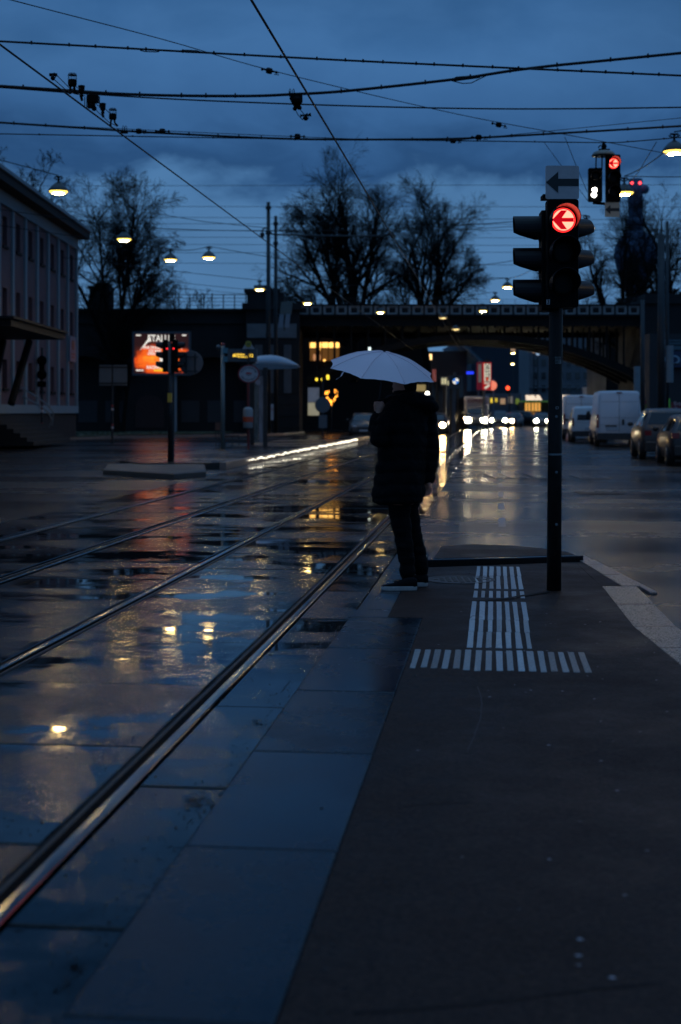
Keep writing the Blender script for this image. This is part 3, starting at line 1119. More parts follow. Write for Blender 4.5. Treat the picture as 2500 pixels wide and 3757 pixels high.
# ------------------------------------------------------------------ signal heads
M['red_lit'] = pm('lit red lens', (0.4, 0.02, 0.02), 0.3, emit=(1.0, 0.115, 0.075), es=6.0)
M['red_rim'] = pm('lit red lens rim', (0.4, 0.02, 0.02), 0.3, emit=(1.0, 0.02, 0.02), es=2.2)
M['white_lit'] = pm('lit white lamp', (0.6, 0.6, 0.6), 0.3, emit=(1.0, 0.93, 0.82), es=14.0)
M['arrow_red'] = pm('dark red arrow mask', (0.10, 0.004, 0.004), 0.5, emit=(1.0, 0.0, 0.01), es=0.55)
M['lens_off'] = pm('unlit lens', (0.003, 0.003, 0.003), 0.5, spec=0.2)
M['visor_in'] = pm('black visor', (0.006, 0.003, 0.003), 0.42, spec=0.22)


def frame(d):
    d = Vector(d).normalized()
    r = Vector((0, 0, 1)).cross(d).normalized()
    return d, r, Vector((0, 0, 1))


def signal_head(name, parent, c, facing, h=0.90, w=0.27, dep=0.14, lens=(0.275, 0.0, -0.275), r=0.102, visor=0.20, lit=None, arrow=False):
    """housing centred at c with lenses on the side it faces; a part with visors and lenses as sub-parts"""
    d, rt, upv = frame(facing)
    mb = MB()

    def rect(k, yo, cz=0.02):
        hw, hh = w / 2 * k, h / 2
        pts = []
        for sx, sz in ((-1, -1), (1, -1), (1, 1), (-1, 1)):
            cxs = hw - cz
            chs = hh - cz
            base = math.atan2(sz, sx)
            for q in (-1, 0, 1):
                a = base + q * R(45)
                pts.append((sx * cxs + cz * math.cos(a), sz * chs + cz * math.sin(a)))
        return [Vector(c) + rt * p[0] + upv * p[1] + d * yo for p in pts]
    mb.loft([rect(.93, -dep / 2), rect(1, -dep / 2 + .015), rect(1, dep / 2 - .012), rect(.95, dep / 2)])
    hd_ = finish_normals(mb.build(name, M['black'], parent))
    for i, z in enumerate(lens):
        cc = Vector(c) + upv * z + d * (dep / 2 + 0.002)
        lm = MB()
        lm.lathe([(r, 0.0), (r * .98, 0.008), (r * .7, 0.014), (0.0, 0.018)], cc, 28, d)
        ln_ = lm.build('lens', M['red_rim'] if lit == i else M['lens_off'], hd_, True)
        if lit == i:
            lm = MB()
            lm.lathe([(r * .86, 0.0125), (r * .70, 0.0165), (0.0, 0.0188)], cc, 28, d)
            lm.build('lens_glow', M['red_lit'], ln_, True)
        if lit == i and arrow:
            am = MB()
            s = r * 0.96
            pts = [(-.97, 0), (-.22, .80), (.30, .80), (-.14, .17), (.86, .17), (.86, -.17), (-.14, -.17), (.30, -.80), (-.22, -.80)]
            pl3 = [cc + d * 0.0195 + rt * (-p[0] * s) * -1 + upv * (p[1] * s) for p in pts]
            am.extr(pl3, d * 0.002)
            finish_normals(am.build('arrow', M['arrow_red'], hd_))
        # cut-away tunnel visor
        vm = MB()
        n = 22
        R1, R0 = r + 0.016, r + 0.010
        rings = []
        for rad, y_of in ((R1, 0), (R1, 1), (R0, 1), (R0, 0)):
            row = []
            for k in range(n + 1):
                a = R(-38) + (R(256)) * k / n
                sl = max(0.0, min(1.0, (math.sin(a) + 0.62) / 0.50))
                ln = visor * (0.16 + 0.80 * sl) * (1.0 + 0.05 * math.sin(a))
                row.append(cc + rt * (rad * math.cos(a)) + upv * (rad * math.sin(a)) + d * (ln if y_of else -0.002))
            rings.append(row)
        vs = [p for row in rings for p in row]
        fs = []
        for q in range(4):
            q2 = (q + 1) % 4
            for k in range(n):
                fs.append((q * (n + 1) + k, q * (n + 1) + k + 1, q2 * (n + 1) + k + 1, q2 * (n + 1) + k))
        vm.add(vs, fs)
        finish_normals(vm.build('visor', M['visor_in'], hd_))
    return hd_


def arrow_sign(parent, c, facing, s, name='arrow_sign', mat=None):
    d, rt, upv = frame(facing)
    mb = MB()
    k = s / 2
    cz = s * .05
    pts = []
    for sx, sz in ((-1, -1), (1, -1), (1, 1), (-1, 1)):
        base = math.atan2(sz, sx)
        for q in (-1, 0, 1):
            a = base + q * R(45)
            pts.append((sx * (k - cz) + cz * math.cos(a), sz * (k - cz) + cz * math.sin(a)))
    mb.extr([Vector(c) + rt * a + upv * b for a, b in pts], -d * 0.012)
    sg = finish_normals(mb.build(name, mat or M['white'], parent))
    am = MB()
    ap = [(-.985, 0), (-.25, .64), (-.25, .215), (.985, .215), (.985, -.215), (-.25, -.215), (-.25, -.64)]
    am.extr([Vector(c) + d * .0015 - rt * (-a * k) + upv * (b * k) for a, b in ap], d * 0.002)
    finish_normals(am.build('arrow', M['blackink'], sg))
    return sg


# near signal on its pole
TLx, TLy = gr(2033, 2165, PZ).x, gr(2033, 2165, PZ).y
tl = thing('traffic_light', 'near traffic light on dark pole showing a red left arrow', 'traffic light', (TLx, TLy, PZ))
mb = MB()
lean = 0.018
pt = [Vector((TLx, TLy, PZ)), Vector((TLx + lean * .5, TLy, 1.4)), Vector((TLx + lean * 1.2, TLy, 2.95)), Vector((TLx + lean * 1.5, TLy, 3.40))]
mb.tube(pt, [0.062, 0.060, 0.056, 0.050], 24)
mb.build('pole', M['pole'], tl, True)
mb = MB()
for z in (0.62, 1.06, 1.53):
    mb.lathe([(0.012, 0), (0.012, 0.006), (0.0, 0.008)], (TLx + .012, TLy - 0.060, z), 12, (0, -1, 0))
mb.lathe([(0.0625, 0), (0.0635, .004), (0.0635, .014), (.0625, .018)], (TLx + .006, TLy, 1.20), 24)
mb.build('bolt', M['steel'], tl)
dz = TLy - 0.20
hc = at(2062, 932, dz)
H0 = signal_head('signal_head', tl, hc, (0, -1, 0), h=at(0, 735, dz).z - at(0, 1130, dz).z, w=0.262, lens=[at(0, v, dz).z - hc.z for v in (812, 928, 1044)], lit=0, arrow=True, visor=0.20)
tag(H0, 'front signal head with lit red left arrow')
arrow_sign(tl, at(2064, 669, dz - .06), (0.02, -1, 0), 0.277)
lc = Vector((TLx - 0.045, TLy + 0.0, at(0, 960, TLy).z))
signal_head('signal_head', tl, lc, (-1, 0.04, 0), h=0.84, lens=(0.268, 0.0, -0.268), visor=0.225)
signal_head('signal_head', tl, Vector((TLx + 0.06, TLy + 0.16, lc.z + .015)), (0.86, 0.51, 0), h=0.82, lens=(0.268, 0.0, -0.268), visor=0.24)
mb = MB()
for z in (2.50, 3.36):
    mb.box(TLx - 0.11, TLx + 0.10, TLy - 0.13, TLy + 0.03, z, z + 0.035)
mb.tube([(TLx - .10, TLy - .05, 2.50), (TLx - .08, TLy - .08, 2.44), (TLx - .03, TLy - .06, 2.42)], 0.012, 8)
mb.build('bracket', M['black'], tl)
# number plate and stickers
mb = MB()
c = at(2012, 1108, dz - .09)
mb.extr([c + Vector((-.0145, 0, -.021)), c + Vector((.0145, 0, -.021)), c + Vector((.0145, 0, .021)), c + Vector((-.0145, 0, .021))], (0, 0.003, 0))
npl = finish_normals(mb.build('number_plate', M['white'], tl))
lettering('lettering', '3', 0.046, M['blackink'], npl, c + Vector((0, -.002, 0)), depth=.001, bold=.001)
c = at(2047, 1322, TLy - .062)
mb = MB()
row = [R(-122 + k * 8) for k in range(9)]
for zlo, zhi in ((-.030, .030),):
    vs = [(TLx + .022 + .0605 * math.cos(a), TLy + .0605 * math.sin(a), c.z + z) for z in (zlo, zhi) for a in row]
    mb.add(vs, [(k, k + 1, 10 + k, 9 + k) for k in range(8)])
st = mb.build('sticker', pm('pale sticker', (0.20, 0.20, 0.19), 0.6, var=(60, .4)), tl)
lettering('lettering', 'GREEN\nABST', 0.030, M['blackink'], st, (TLx + .015, TLy - .0645, c.z), depth=.001, xs=.8, bold=.0006)
c2 = at(2048, 1497, TLy - .062)
lettering('lettering', 'CI', 0.032, M['white'], tl, (TLx + .018, TLy - .0625, c2.z), depth=.002, xs=.9)

# signal hanging from the span wire
HD = 28.5
hg = thing('hanging_signal', 'hanging signal pair with red arrow and white tram lamps on span wire', 'traffic light', at(2215, 560, HD))
top = at(2215, 525, HD)
mb = MB()
mb.lathe([(0.0, 0.02), (0.12, 0.0), (0.20, -0.035), (0.235, -0.085), (0.235, -0.105), (0.0, -0.10)][::-1], at(2215, 553, HD), 28)
finish_normals(mb.build('canopy_plate', pm('beige enamel', (0.20, 0.17, 0.13), 0.35, var=(12, .2)), hg, True))
mb = MB()
mb.tube([top, at(2216, 536, HD), at(2216, 552, HD)], [.03, .05, .045], 10)
mb.ball(at(2217, 537, HD), .055)
mb.tube([at(2205, 532, HD), at(2197, 540, HD), at(2198, 548, HD), at(2238, 548, HD)], .014, 6)
mb.build('hanger', M['black'], hg)
mb = MB()
for u in (2188, 2210):
    mb.tube([at(u, 572, HD), at(u - 1, 622, HD)], .014, 8)
mb.tube([at(2246, 568, HD), at(2246, 575, HD)], .03, 8)
mb.build('rod', M['black'], hg)
zz = at(0, 618, HD).z - at(0, 740, HD).z
th = signal_head('tram_signal_head', hg, at(2184, 679, HD), (-0.05, -1, 0), h=zz, w=0.275, r=0.085, visor=0.12, lens=(0.17,))
tag(th, 'left box with two white tram lamps')
for (u, v) in ((2182, 697), (2180, 715)):
    mb = MB()
    mb.lathe([(0.050, 0), (0.048, .02), (0.0, .035)], at(u, v, HD - .075), 16, (0, -1, 0))
    mb.build('tram_lamp', M['white_lit'], th, True)
zz = at(0, 569, HD).z - at(0, 741, HD).z
rh = signal_head('signal_head', hg, at(2249, 655, HD), (0.0, -1, 0), h=zz, w=0.285, lens=[at(0, v, HD).z - at(0, 655, HD).z for v in (602, 655, 708)], lit=0, arrow=True, visor=0.22)
tag(rh, 'right box with lit red left arrow')
mb = MB()
mb.tube([at(2176, 744, HD), at(2224, 748, HD)], .03, 8)
mb.build('lower_bar', M['black'], hg)
arrow_sign(hg, at(2247, 769, HD - .05), (0, -1, 0), 0.290, mat=pm('cream arrow panel', (0.42, 0.36, 0.27), 0.5))
# ------------------------------------------------------------------ pendant street lamps
M['lamp_lit'] = pm('glowing lamp bowl', (0.8, 0.7, 0.4), 0.3, emit=(1.0, 0.66, 0.11), es=3.2)
M['lamp_core'] = pm('glowing lamp core', (0.8, 0.7, 0.4), 0.3, emit=(1.0, 0.68, 0.25), es=150.0)
M['lamp_dim'] = pm('lamp bowl seen dim', (0.8, 0.7, 0.4), 0.3, emit=(1.0, 0.72, 0.30), es=1.6)
M['shade'] = pm('dark green enamel shade', (0.012, 0.016, 0.016), 0.35)
LAMP_Z = 8.3


def make_lamp():
    t = thing('pendant_lamp', 'x', 'street lamp', (0, 0, 0), 'pendant street lamps over the road')
    mb = MB()
    mb.lathe([(0.03, 0.34), (0.07, 0.30), (0.13, 0.27), (0.20, 0.21), (0.30, 0.10), (0.345, 0.02), (0.35, -0.015), (0.325, -0.01), (0.28, 0.05), (0.0, 0.06)], (0, 0, 0), 28)
    finish_normals(mb.build('lamp_shade', M['shade'], t, True, local=True))
    mb = MB()
    mb.lathe([(0.315, 0.0), (0.305, -0.025), (0.26, -0.06), (0.16, -0.085), (0.0, -0.095)], (0, 0, 0), 24)
    bw = mb.build('lamp_bowl', M['lamp_lit'], t, True, local=True)
    mb = MB()
    mb.lathe([(0.20, -0.079), (0.19, -0.09), (0.12, -0.102), (0.0, -0.108)], (0, 0, 0), 20)
    mb.build('lamp_core', M['lamp_core'], bw, True, local=True)
    mb = MB()
    mb.tube([(0, 0, 0.32), (0, 0, 0.50)], 0.035, 8)
    mb.tube([(-0.16, 0, 0.46), (-0.05, 0, 0.40), (0.06, 0, 0.41), (0.16, 0, 0.47)], 0.022, 6)
    mb.tube([(-0.12, 0, 0.50), (0.12, 0, 0.50)], 0.03, 6)
    mb.build('hanger', M['black'], t, local=True)
    return t


lamp0 = make_lamp()
LAMPS = [  # photo place of the bowl (1568 px view), label
    (135, 440, 'brightest pendant lamp at far left, just above the pink building roof'),
    (286, 550, 'lit pendant lamp in front of the bare tree at left'),
    (393, 597, 'lit pendant lamp at right edge of the left bare tree crown'),
    (481, 592, 'lit pendant lamp against open sky right of the left tree'),
    (598, 665, 'lit pendant lamp beside the two tall black catenary masts'),
    (708, 697, 'lit pendant lamp at the left end of the bridge parapet'),
    (876, 718, 'lit pendant lamp before the bridge parapet above the umbrella'),
    (1552, 348, 'large pendant lamp cut by the right picture edge'),
    (1437, 443, 'pendant lamp half hidden behind the hanging red signal'),
    (1350, 525, 'pendant lamp half hidden behind the near traffic light'),
    (1168, 660, 'lit pendant lamp against sky left of the near traffic light'),
    (1140, 690, 'lit pendant lamp just above the bridge parapet left of the signal'),
    (1112, 715, 'lit pendant lamp overlapping the bridge parapet'),
    (1088, 792, 'lit pendant lamp under the crown of the bridge arch')]
lamp_pos = []
for i, (u, v, lb) in enumerate(LAMPS):
    d = F * (LAMP_Z - EYE) / (1511 - v * 1.5944)
    if i == 13:
        d = 122
    p = dp(u, v, d)
    lamp_pos.append(p)
    o = lamp0 if i == 0 else copy_tree(lamp0)
    o.location = p
    o.scale = (.88, .88, .88)
    o['label'] = lb
for (x_, y_, lb) in [(9.0, 24.5, 'pendant lamp beyond the right picture edge, nearer than the visible ones'), (8.9, 12.3, 'pendant lamp right of the view beside the near signal'),
                     (-8.6, 31.4, 'pendant lamp beyond the left picture edge before the pink building'), (-8.6, 19.4, 'pendant lamp left of the view over the road')]:
    o = copy_tree(lamp0)
    o.location = (x_, y_, LAMP_Z)
    o['label'] = lb
dim = [(1020, 731, 100, 'dim pendant lamp in front of the bridge deck'), (1049, 757, 101.5, 'dim pendant lamp lowest before the bridge deck'),
       (1180, 837, 190, 'far lamp with round glow seen through the arch'), (1181, 812, 170, 'far pendant lamp seen through the bridge arch')]
for (u, v, d, lb) in dim:
    o = copy_tree(lamp0)
    o.location = dp(u, v, d)
    o['label'] = lb
    for ch in o.children_recursive:
        if ch.name.startswith(('lamp_bowl', 'lamp_core')) and d < 150:
            ch.data = ch.data.copy()
            ch.data.materials[0] = M['lamp_dim']

# ------------------------------------------------------------------ wires
def sagline(a, b, sag, n=14):
    return [a.lerp(b, k / n) - Vector((0, 0, sag * 4 * (k / n) * (1 - k / n))) for k in range(n + 1)]


def wire(label, pts, r, clips=0, group='overhead wires', name='overhead_wire', turn=0.0):
    """one wire; cable clips are its parts"""
    t = thing(name, label, 'wire', pts[0], group)
    mb = MB()
    mb.tube(pts, r, 6)
    mb.build('strand', M['cable'], t)
    if clips:
        # resample evenly and place small clips
        seg = [(a, b, (b - a).length) for a, b in zip(pts, pts[1:])]
        tot = sum(x[2] for x in seg)
        k = 0.0
        cm = None
        while k < tot:
            q = k
            for a, b, L in seg:
                if q <= L:
                    p = a.lerp(b, q / L)
                    break
                q -= L
            if abs(p.x) < p.y * 0.27:
                if cm is None:
                    mb = MB()
                    mb.box(-0.012, 0.012, -0.012, 0.012, -r * 1.2, r * 1.9)
                    o = mb.build('clip', M['cable'], t, local=True)
                    cm = o.data
                else:
                    o = link('clip', cm, t)
                o.location = p - Vector(pts[0])
            k += clips * 1.5 * rnd.uniform(.6, 1.4)
    return t


def ptsd(lst, d):
    """polyline through view places at depth d (or own depth as third value), extended past the frame"""
    q = [dp(a[0], a[1], a[2] if len(a) > 2 else d) for a in lst]
    e0 = q[0] + (q[0] - q[1]).normalized() * 9
    e1 = q[-1] + (q[-1] - q[-2]).normalized() * 9
    q = [e0] + q + [e1]
    # smooth by Catmull-Rom
    out = []
    for i in range(len(q) - 1):
        p0, p1, p2, p3 = q[max(i - 1, 0)], q[i], q[i + 1], q[min(i + 2, len(q) - 1)]
        for k in range(6):
            t = k / 6
            out.append(0.5 * ((2 * p1) + (p2 - p0) * t + (2 * p0 - 5 * p1 + 4 * p2 - p3) * t * t + (3 * p1 - p0 - 3 * p2 + p3) * t ** 3))
    out.append(q[-1])
    return out


wire('topmost thick clipped cable sloping down rightwards across the sky', ptsd([(0, 95), (220, 107), (450, 120), (780, 138), (1100, 153), (1568, 174)], 20.6), 0.0155, 0.28)
wire('thick clipped cable rising to the upper right corner', ptsd([(0, 198), (300, 217), (550, 221), (672, 217), (800, 209), (1050, 182), (1230, 156), (1568, 122)], 23.0), 0.024, 0.42)
wire('plain wire just below the rising clipped cable', ptsd([(0, 201), (160, 213), (420, 229), (784, 243), (1100, 250), (1350, 250), (1568, 247)], 23.2), 0.0125)
wire('thick clipped cable third from the top, nearly level', ptsd([(0, 282), (170, 293), (350, 305), (620, 318), (784, 321), (1000, 320), (1120, 316), (1350, 303), (1568, 290)], 27.2), 0.021, 0.42)
wire('thin wire running just above the third clipped cable', ptsd([(190, 292), (420, 303), (720, 316), (930, 323), (1060, 322), (1130, 315)], 27.0), 0.006)
wire('span wire that carries the hanging red arrow signal', ptsd([(0, 308), (560, 318), (1060, 324), (1380, 328), (1460, 325), (1568, 316)], 28.5), 0.011, 0.9)
wire('thin slanting wire from upper left corner down to the hanging signal', ptsd([(30, 1, 19.0), (380, 92, 22.0), (640, 166, 24.3), (1050, 262, 27.2), (1395, 327, 28.5)], 24), 0.0075)
# contact wires over the two tracks
zc = 5.45
wire('tram contact wire over the nearer track, steep line from the top', [T(-2, -2.30, zc)] + [T(s, -2.30, zc - 0.01 * math.sin(s)) for s in range(2, 100, 7)], 0.0125, group='tram contact wires', name='contact_wire')
wire('tram contact wire over the farther track, entering at left', [T(-2, -5.38, zc + .12)] + [T(s, -5.38, zc + 0.12) for s in range(2, 100, 7)], 0.0125, group='tram contact wires', name='contact_wire')

# fittings clamped to the wires
def insulator(label, c, ax, s=1.0):
    t = thing('insulator', label, 'insulator', c, 'small insulators on the wires')
    ax = Vector(ax).normalized()
    mb = MB()
    prof = [(.012, -.17), (.03, -.16), (.03, -.13), (.012, -.125), (.014, -.07), (.05, -.06), (.062, -.03), (.062, .03), (.05, .06), (.014, .07), (.012, .125), (.03, .13), (.03, .16), (.012, .17)]
    mb.lathe([(r * s, h * s) for r, h in prof], c, 10, ax)
    mb.build('body', M['black'], t)
    mb = MB()
    mb.tube([Vector(c) + ax * .17 * s, Vector(c) + ax * .2 * s + Vector((0, 0, -.04 * s)), Vector(c) + ax * .1 * s + Vector((0, 0, -.05 * s))], .008 * s, 5)
    mb.build('hook', M['black'], t)


for (u, v, d, lb) in [(620, 163, 24.3, 'insulator on the slanting wire beside the steep contact wire'), (1148, 287, 27.7, 'insulator on the slanting wire left of the hanging signal'),
                      (320, 302, 27.2, 'insulator pair member on third cable at left, nearer the contact wire'), (374, 302, 27.2, 'insulator on third cable, second from left'),
                      (685, 314, 27.1, 'insulator on third cable left of the steep contact wire'), (1043, 324, 28.4, 'insulator on the signal span wire at centre right'), (1102, 316, 27.0, 'insulator on third cable right of centre')]:
    insulator(lb, dp(u, v, d), (1, 0, -0.02 if v > 290 else -0.22), .85)
# turnbuckle loop in the rising cable
tb = thing('turnbuckle', 'turnbuckle with hanging loop in the rising clipped cable', 'turnbuckle', dp(1075, 180, 23))
mb = MB()
mb.tube([dp(1040, 184, 23), dp(1050, 178, 23), dp(1100, 174, 23), dp(1125, 172, 23)], .012, 6)
mb.tube([dp(1045, 186, 23), dp(1060, 184, 23), dp(1104, 178, 23), dp(1108, 173, 23)], .012, 6)
mb.build('link', M['black'], tb)
mb = MB()
mb.tube([dp(1040, 186, 23), dp(1065, 192, 23), dp(1085, 191, 23), dp(1105, 181, 23), dp(1118, 175, 23)], .008, 6)
mb.build('loop', M['cable'], tb)
for i, (u, v) in enumerate([(345, 116), (440, 118)]):
    tb = thing('turnbuckle', ['left small turnbuckle in the topmost cable', 'right small turnbuckle in the topmost cable'][i], 'turnbuckle', dp(u, v, 20.5))
    mb = MB()
    for dv in (-2.5, 2.5):
        mb.tube([dp(u - 22, v - 1 + dv * .3, 20.5), dp(u - 12, v + dv, 20.5), dp(u + 12, v + 1 + dv, 20.5), dp(u + 22, v + 2 + dv * .3, 20.5)], .008, 5)
    mb.build('link', M['black'], tb)

# wire-crossing apparatus on the far contact wire: caged lamps, clamps, boxes
ap = thing('wire_crossing', 'row of black fittings with two wire cages where wires cross at upper left', 'wire fitting', dp(205, 232, 22.3))
def apd(u, v):
    # stays on the contact wire over the farther track
    x = u * 1.5944
    k = (u - 120) / (268 - 120)
    d = 18.2 + k * 5.0
    return dp(u, v, d)


for (u, v) in ((167, 188), (260, 266)):
    c = apd(u, v)
    mb = MB()
    mb.lathe([(.055, -.06), (.062, -.04), (.062, .02), (.05, .03)], c, 14)
    mb.build('cage_base', M['black'], ap)
    mb = MB()
    for k in range(8):
        a = k * math.pi / 4
        mb.tube([c + Vector((.058 * math.cos(a), .058 * math.sin(a), .02)), c + Vector((.06 * math.cos(a), .06 * math.sin(a), .09)), c + Vector((.05 * math.cos(a), .05 * math.sin(a), .115)), c + Vector((0, 0, .12))], .003, 4)
    mb.lathe([(.061, .088), (.064, .09), (.061, .094)], c, 16)
    mb.build('cage', M['black'], ap)
    mb = MB()
    for dx in (-.035, .035):
        mb.tube([c + Vector((dx * .6, 0, -.04)), c + Vector((dx, 0, -.12)), c + Vector((dx * 1.6 + .02, 0, -.17))], [.018, .014, .02], 8)
    mb.build('clamp', M['black'], ap)
for (u, v) in ((188, 206), (237, 246)):
    c = apd(u, v)
    mb = MB()
    mb.lathe([(.03, -.10), (.022, -.06), (.04, -.05), (.045, -.01), (.045, .03), (.05, .035), (.05, .055), (.03, .06)], c, 12)
    mb.tube([c + Vector((-.01, 0, -.09)), c + Vector((.01, 0, -.16))], .02, 8)
    mb.build('post_insulator', M['black'], ap)
c = apd(214, 228)
mb = MB()
mb.cb(c, .17, .10, .11)
mb.cb(c + Vector((-.02, 0, -.09)), .11, .08, .09)
for dx in (-.12, -.09, .10):
    mb.tube([c + Vector((dx, 0, .04)), c + Vector((dx * 1.02, 0, -.13))], .007, 5)
mb.ball(c + Vector((.02, 0, -.14)), .04)
mb.build('clamp_box', M['black'], ap)
mb = MB()
mb.tube([apd(118, 178), apd(125, 168), apd(131, 173), apd(124, 183)], .008, 5)
mb.cb(apd(123, 172), .10, .03, .035)
mb.ball(apd(122, 180), .03)
mb.build('end_clamp', M['black'], ap)
mb = MB()
mb.tube([apd(122, 180), apd(150, 205), apd(172, 216), apd(196, 220)], .006, 5)
mb.tube([apd(130, 172), apd(158, 200), apd(180, 214)], .006, 5)
mb.tube([apd(208, 238), apd(228, 260), apd(252, 282), apd(270, 290)], .006, 5)
mb.tube([apd(170, 195), apd(180, 203), apd(186, 204)], .006, 5)
mb.tube([apd(218, 232), apd(224, 242), apd(234, 246)], .006, 5)
mb.tube([apd(242, 250), apd(250, 258), apd(256, 262)], .006, 5)
mb.build('jumper_wire', M['cable'], ap)
fk = thing('wire_clamp', 'pair of thin upright loops where the left contact wire meets the third cable', 'wire fitting', dp(285, 295, 27))
mb = MB()
for u in (284, 290):
    mb.tube([dp(u - 2, 303, 26.6), dp(u - 2, 292, 26.6), dp(u, 289, 26.6), dp(u + 2, 292, 26.6), dp(u + 2, 304, 26.6)], .006, 5)
mb.cb(dp(286, 304, 26.6), .14, .06, .05)
mb.build('loop', M['black'], fk)
cr = thing('wire_crossing', 'bulky black clamp where the steep contact wire crosses the rising cable', 'wire fitting', dp(682, 225, 22.5))
mb = MB()
for u in (668, 676):
    mb.tube([dp(u - 2, 218, 22.4), dp(u - 2, 208, 22.4), dp(u, 204, 22.4), dp(u + 2, 208, 22.4), dp(u + 2, 220, 22.4)], .0065, 5)
mb.build('loop', M['black'], cr)
mb = MB()
mb.cb(dp(682, 221, 22.4), .20, .10, .075)
mb.lathe([(.05, -.09), (.085, -.05), (.09, 0), (.06, .05)], dp(684, 229, 22.4), 14)
mb.tube([dp(672, 222, 22.4), dp(682, 238, 22.4), dp(690, 250, 22.4)], [.05, .06, .03], 8)
mb.ball(dp(679, 250, 22.4), .035)
mb.ball(dp(690, 248, 22.4), .035)
mb.build('clamp_body', M['black'], cr)
mb = MB()
mb.tube([dp(668, 222, 22.3), dp(679, 250, 22.4), dp(686, 264, 22.4), dp(697, 276, 22.5)], .0065, 5)
mb.tube([dp(690, 250, 22.4), dp(700, 263, 22.5), dp(711, 274, 22.5), dp(711, 264, 22.5)], .0065, 5)
mb.tube([dp(697, 276, 22.5), dp(699, 268, 22.5), dp(696, 263, 22.5)], .0065, 5)
mb.build('jumper_wire', M['cable'], cr)
mb = MB()
mb.lathe([(.03, -.06), (.012, -.03), (.012, .03), (.03, .06)], dp(700, 265, 22.5), 10, (1, 0, .2))
mb.lathe([(.034, -.05), (.012, 0.0), (.012, .06)], dp(709, 265, 22.5), 10, (-1, 0, -.2))
mb.ball(dp(704, 272, 22.5), .04)
mb.build('end_insulator', M['black'], cr)

# stay wires of the hanging signal
wire('left thin stay from the span wire toward the hanging signal', [dp(1252, 327, 28.5), dp(1300, 392, 28.6), dp(1353, 462, 28.6)], .006, group='stay wires of the hanging signal')
wire('second thin stay from the slanting wire to the hanging signal', [dp(1300, 315, 28.2), dp(1325, 378, 28.5), dp(1352, 442, 28.6)], .006, group='stay wires of the hanging signal')
wire('right thin stay from the span wire down toward the tall tower', [dp(1511, 327, 28.6), dp(1470, 395, 36), dp(1440, 432, 43)], .008, group='stay wires of the hanging signal')

# span wires of the lamps, one per row of lamps
rows = [([0], 8, 'nearest lamp span wire, running out of the left picture edge'), ([1], 9, 'second lamp span wire, at the lamp before the left tree'), ([2, 3], 10, 'third lamp span wire, joining two lamps right of the left tree'),
        ([4], 10, 'fourth lamp span wire, at the lamp by the masts'), ([5], 11, 'fifth lamp span wire, at the parapet lamp'), ([6], 12, 'sixth lamp span wire, before the bridge')]
for idx, ri, lb in rows:
    pl_ = [lamp_pos[i] + Vector((0, 0, .48)) for i in idx]
    a = Vector((-24, pl_[0].y - 1.5, 11.2))
    r_ = lamp_pos[ri] + Vector((0, 0, .48))
    if idx[0] == 0:
        pts = [Vector((-21, 43.4, 11.4))] + sagline(Vector((-15, 43.4, 9.95)), pl_[0], 0.1, 4) + sagline(pl_[0], Vector((-3.5, 43.4, 7.7)), .2, 4)[1:]
        pts = [Vector((-21, 43.4, 11.6)), Vector((-11, 43.4, 9.42)), pl_[0], pl_[0] + Vector((1.3, 0.5, -0.7)), pl_[0] + Vector((2.6, 1.0, -0.95))]
        pts = pts[:3]
    else:
        pts = sagline(a, pl_[0], .15, 6)
        if len(pl_) > 1:
            pts += sagline(pl_[0], pl_[1], .12, 5)[1:]
        pts += sagline(pl_[-1], r_, .35, 10)[1:]
    wire(lb, pts, .014, group='span wires of the street lamps')
wire('wire from the right edge lamp down to the lamp behind the hanging signal', sagline(lamp_pos[7] + Vector((0, 0, .2)), lamp_pos[8] + Vector((0, 0, .5)), .1, 6), .016, group='span wires of the street lamps')
wire('wire from the lamp behind the hanging signal to the right edge', sagline(lamp_pos[8] + Vector((0, 0, .5)), Vector((16, 46, 9.4)), .1, 6), .013, group='span wires of the street lamps')
wire('wire from the right edge lamp up out of the picture', sagline(lamp_pos[7] + Vector((0, 0, .5)), Vector((14, 36.7, 9.8)), .05, 5), .016, group='span wires of the street lamps')
wire('slack wire from the lamp behind the near signal down to the lamp on its left', sagline(lamp_pos[9] + Vector((0, 0, .4)), lamp_pos[10] + Vector((0, 0, .45)), .5, 10), .014, group='span wires of the street lamps')
for (x_, y_, nm) in [(9.0, 24.5, 'nearer right'), (8.9, 12.3, 'nearest right'), (-8.6, 31.4, 'nearer left'), (-8.6, 19.4, 'nearest left')]:
    g_ = 1 if x_ > 0 else -1
    wire('bracing wire of the ' + nm + ' roadside lamp, outside the picture edge', [Vector((x_ + g_ * 8, y_ - 6, 11)), Vector((x_, y_, LAMP_Z + .5)), Vector((x_ + g_ * 8, y_ + 5, 11))], .013, group='span wires of the street lamps')
# railway wires beyond the viaduct, thin and level
far = [(428, 425, 132), (475, 476, 132), (498, 506, 132), (514, 517, 136), (531, 529, 136), (545, 548, 138), (561, 566, 138), (582, 580, 134), (603, 612, 134)]
names = ['highest', 'second', 'third', 'fourth', 'fifth', 'sixth', 'seventh', 'eighth', 'lowest']
for (v0, v1, d), nm in zip(far, names):
    a, b = dp(0, v0, d), dp(1568, v1, d)
    e = (b - a) * 0.15
    wire(nm + ' of the thin level railway wires behind the trees', [a - e, a.lerp(b, .33), a.lerp(b, .66), b + e], .020, group='level railway wires behind the trees')
wire('wire with a small dropper from the left tree to the masts', [dp(340, 488, 84), dp(470, 510, 84), dp(600, 523, 84), dp(610, 524, 84)], .018)
wire('slack cable with tension loop right of the smaller tree', [dp(905, 540, 96), dp(1085, 527, 90), dp(1200, 520, 86), dp(1300, 505, 80)], .018)
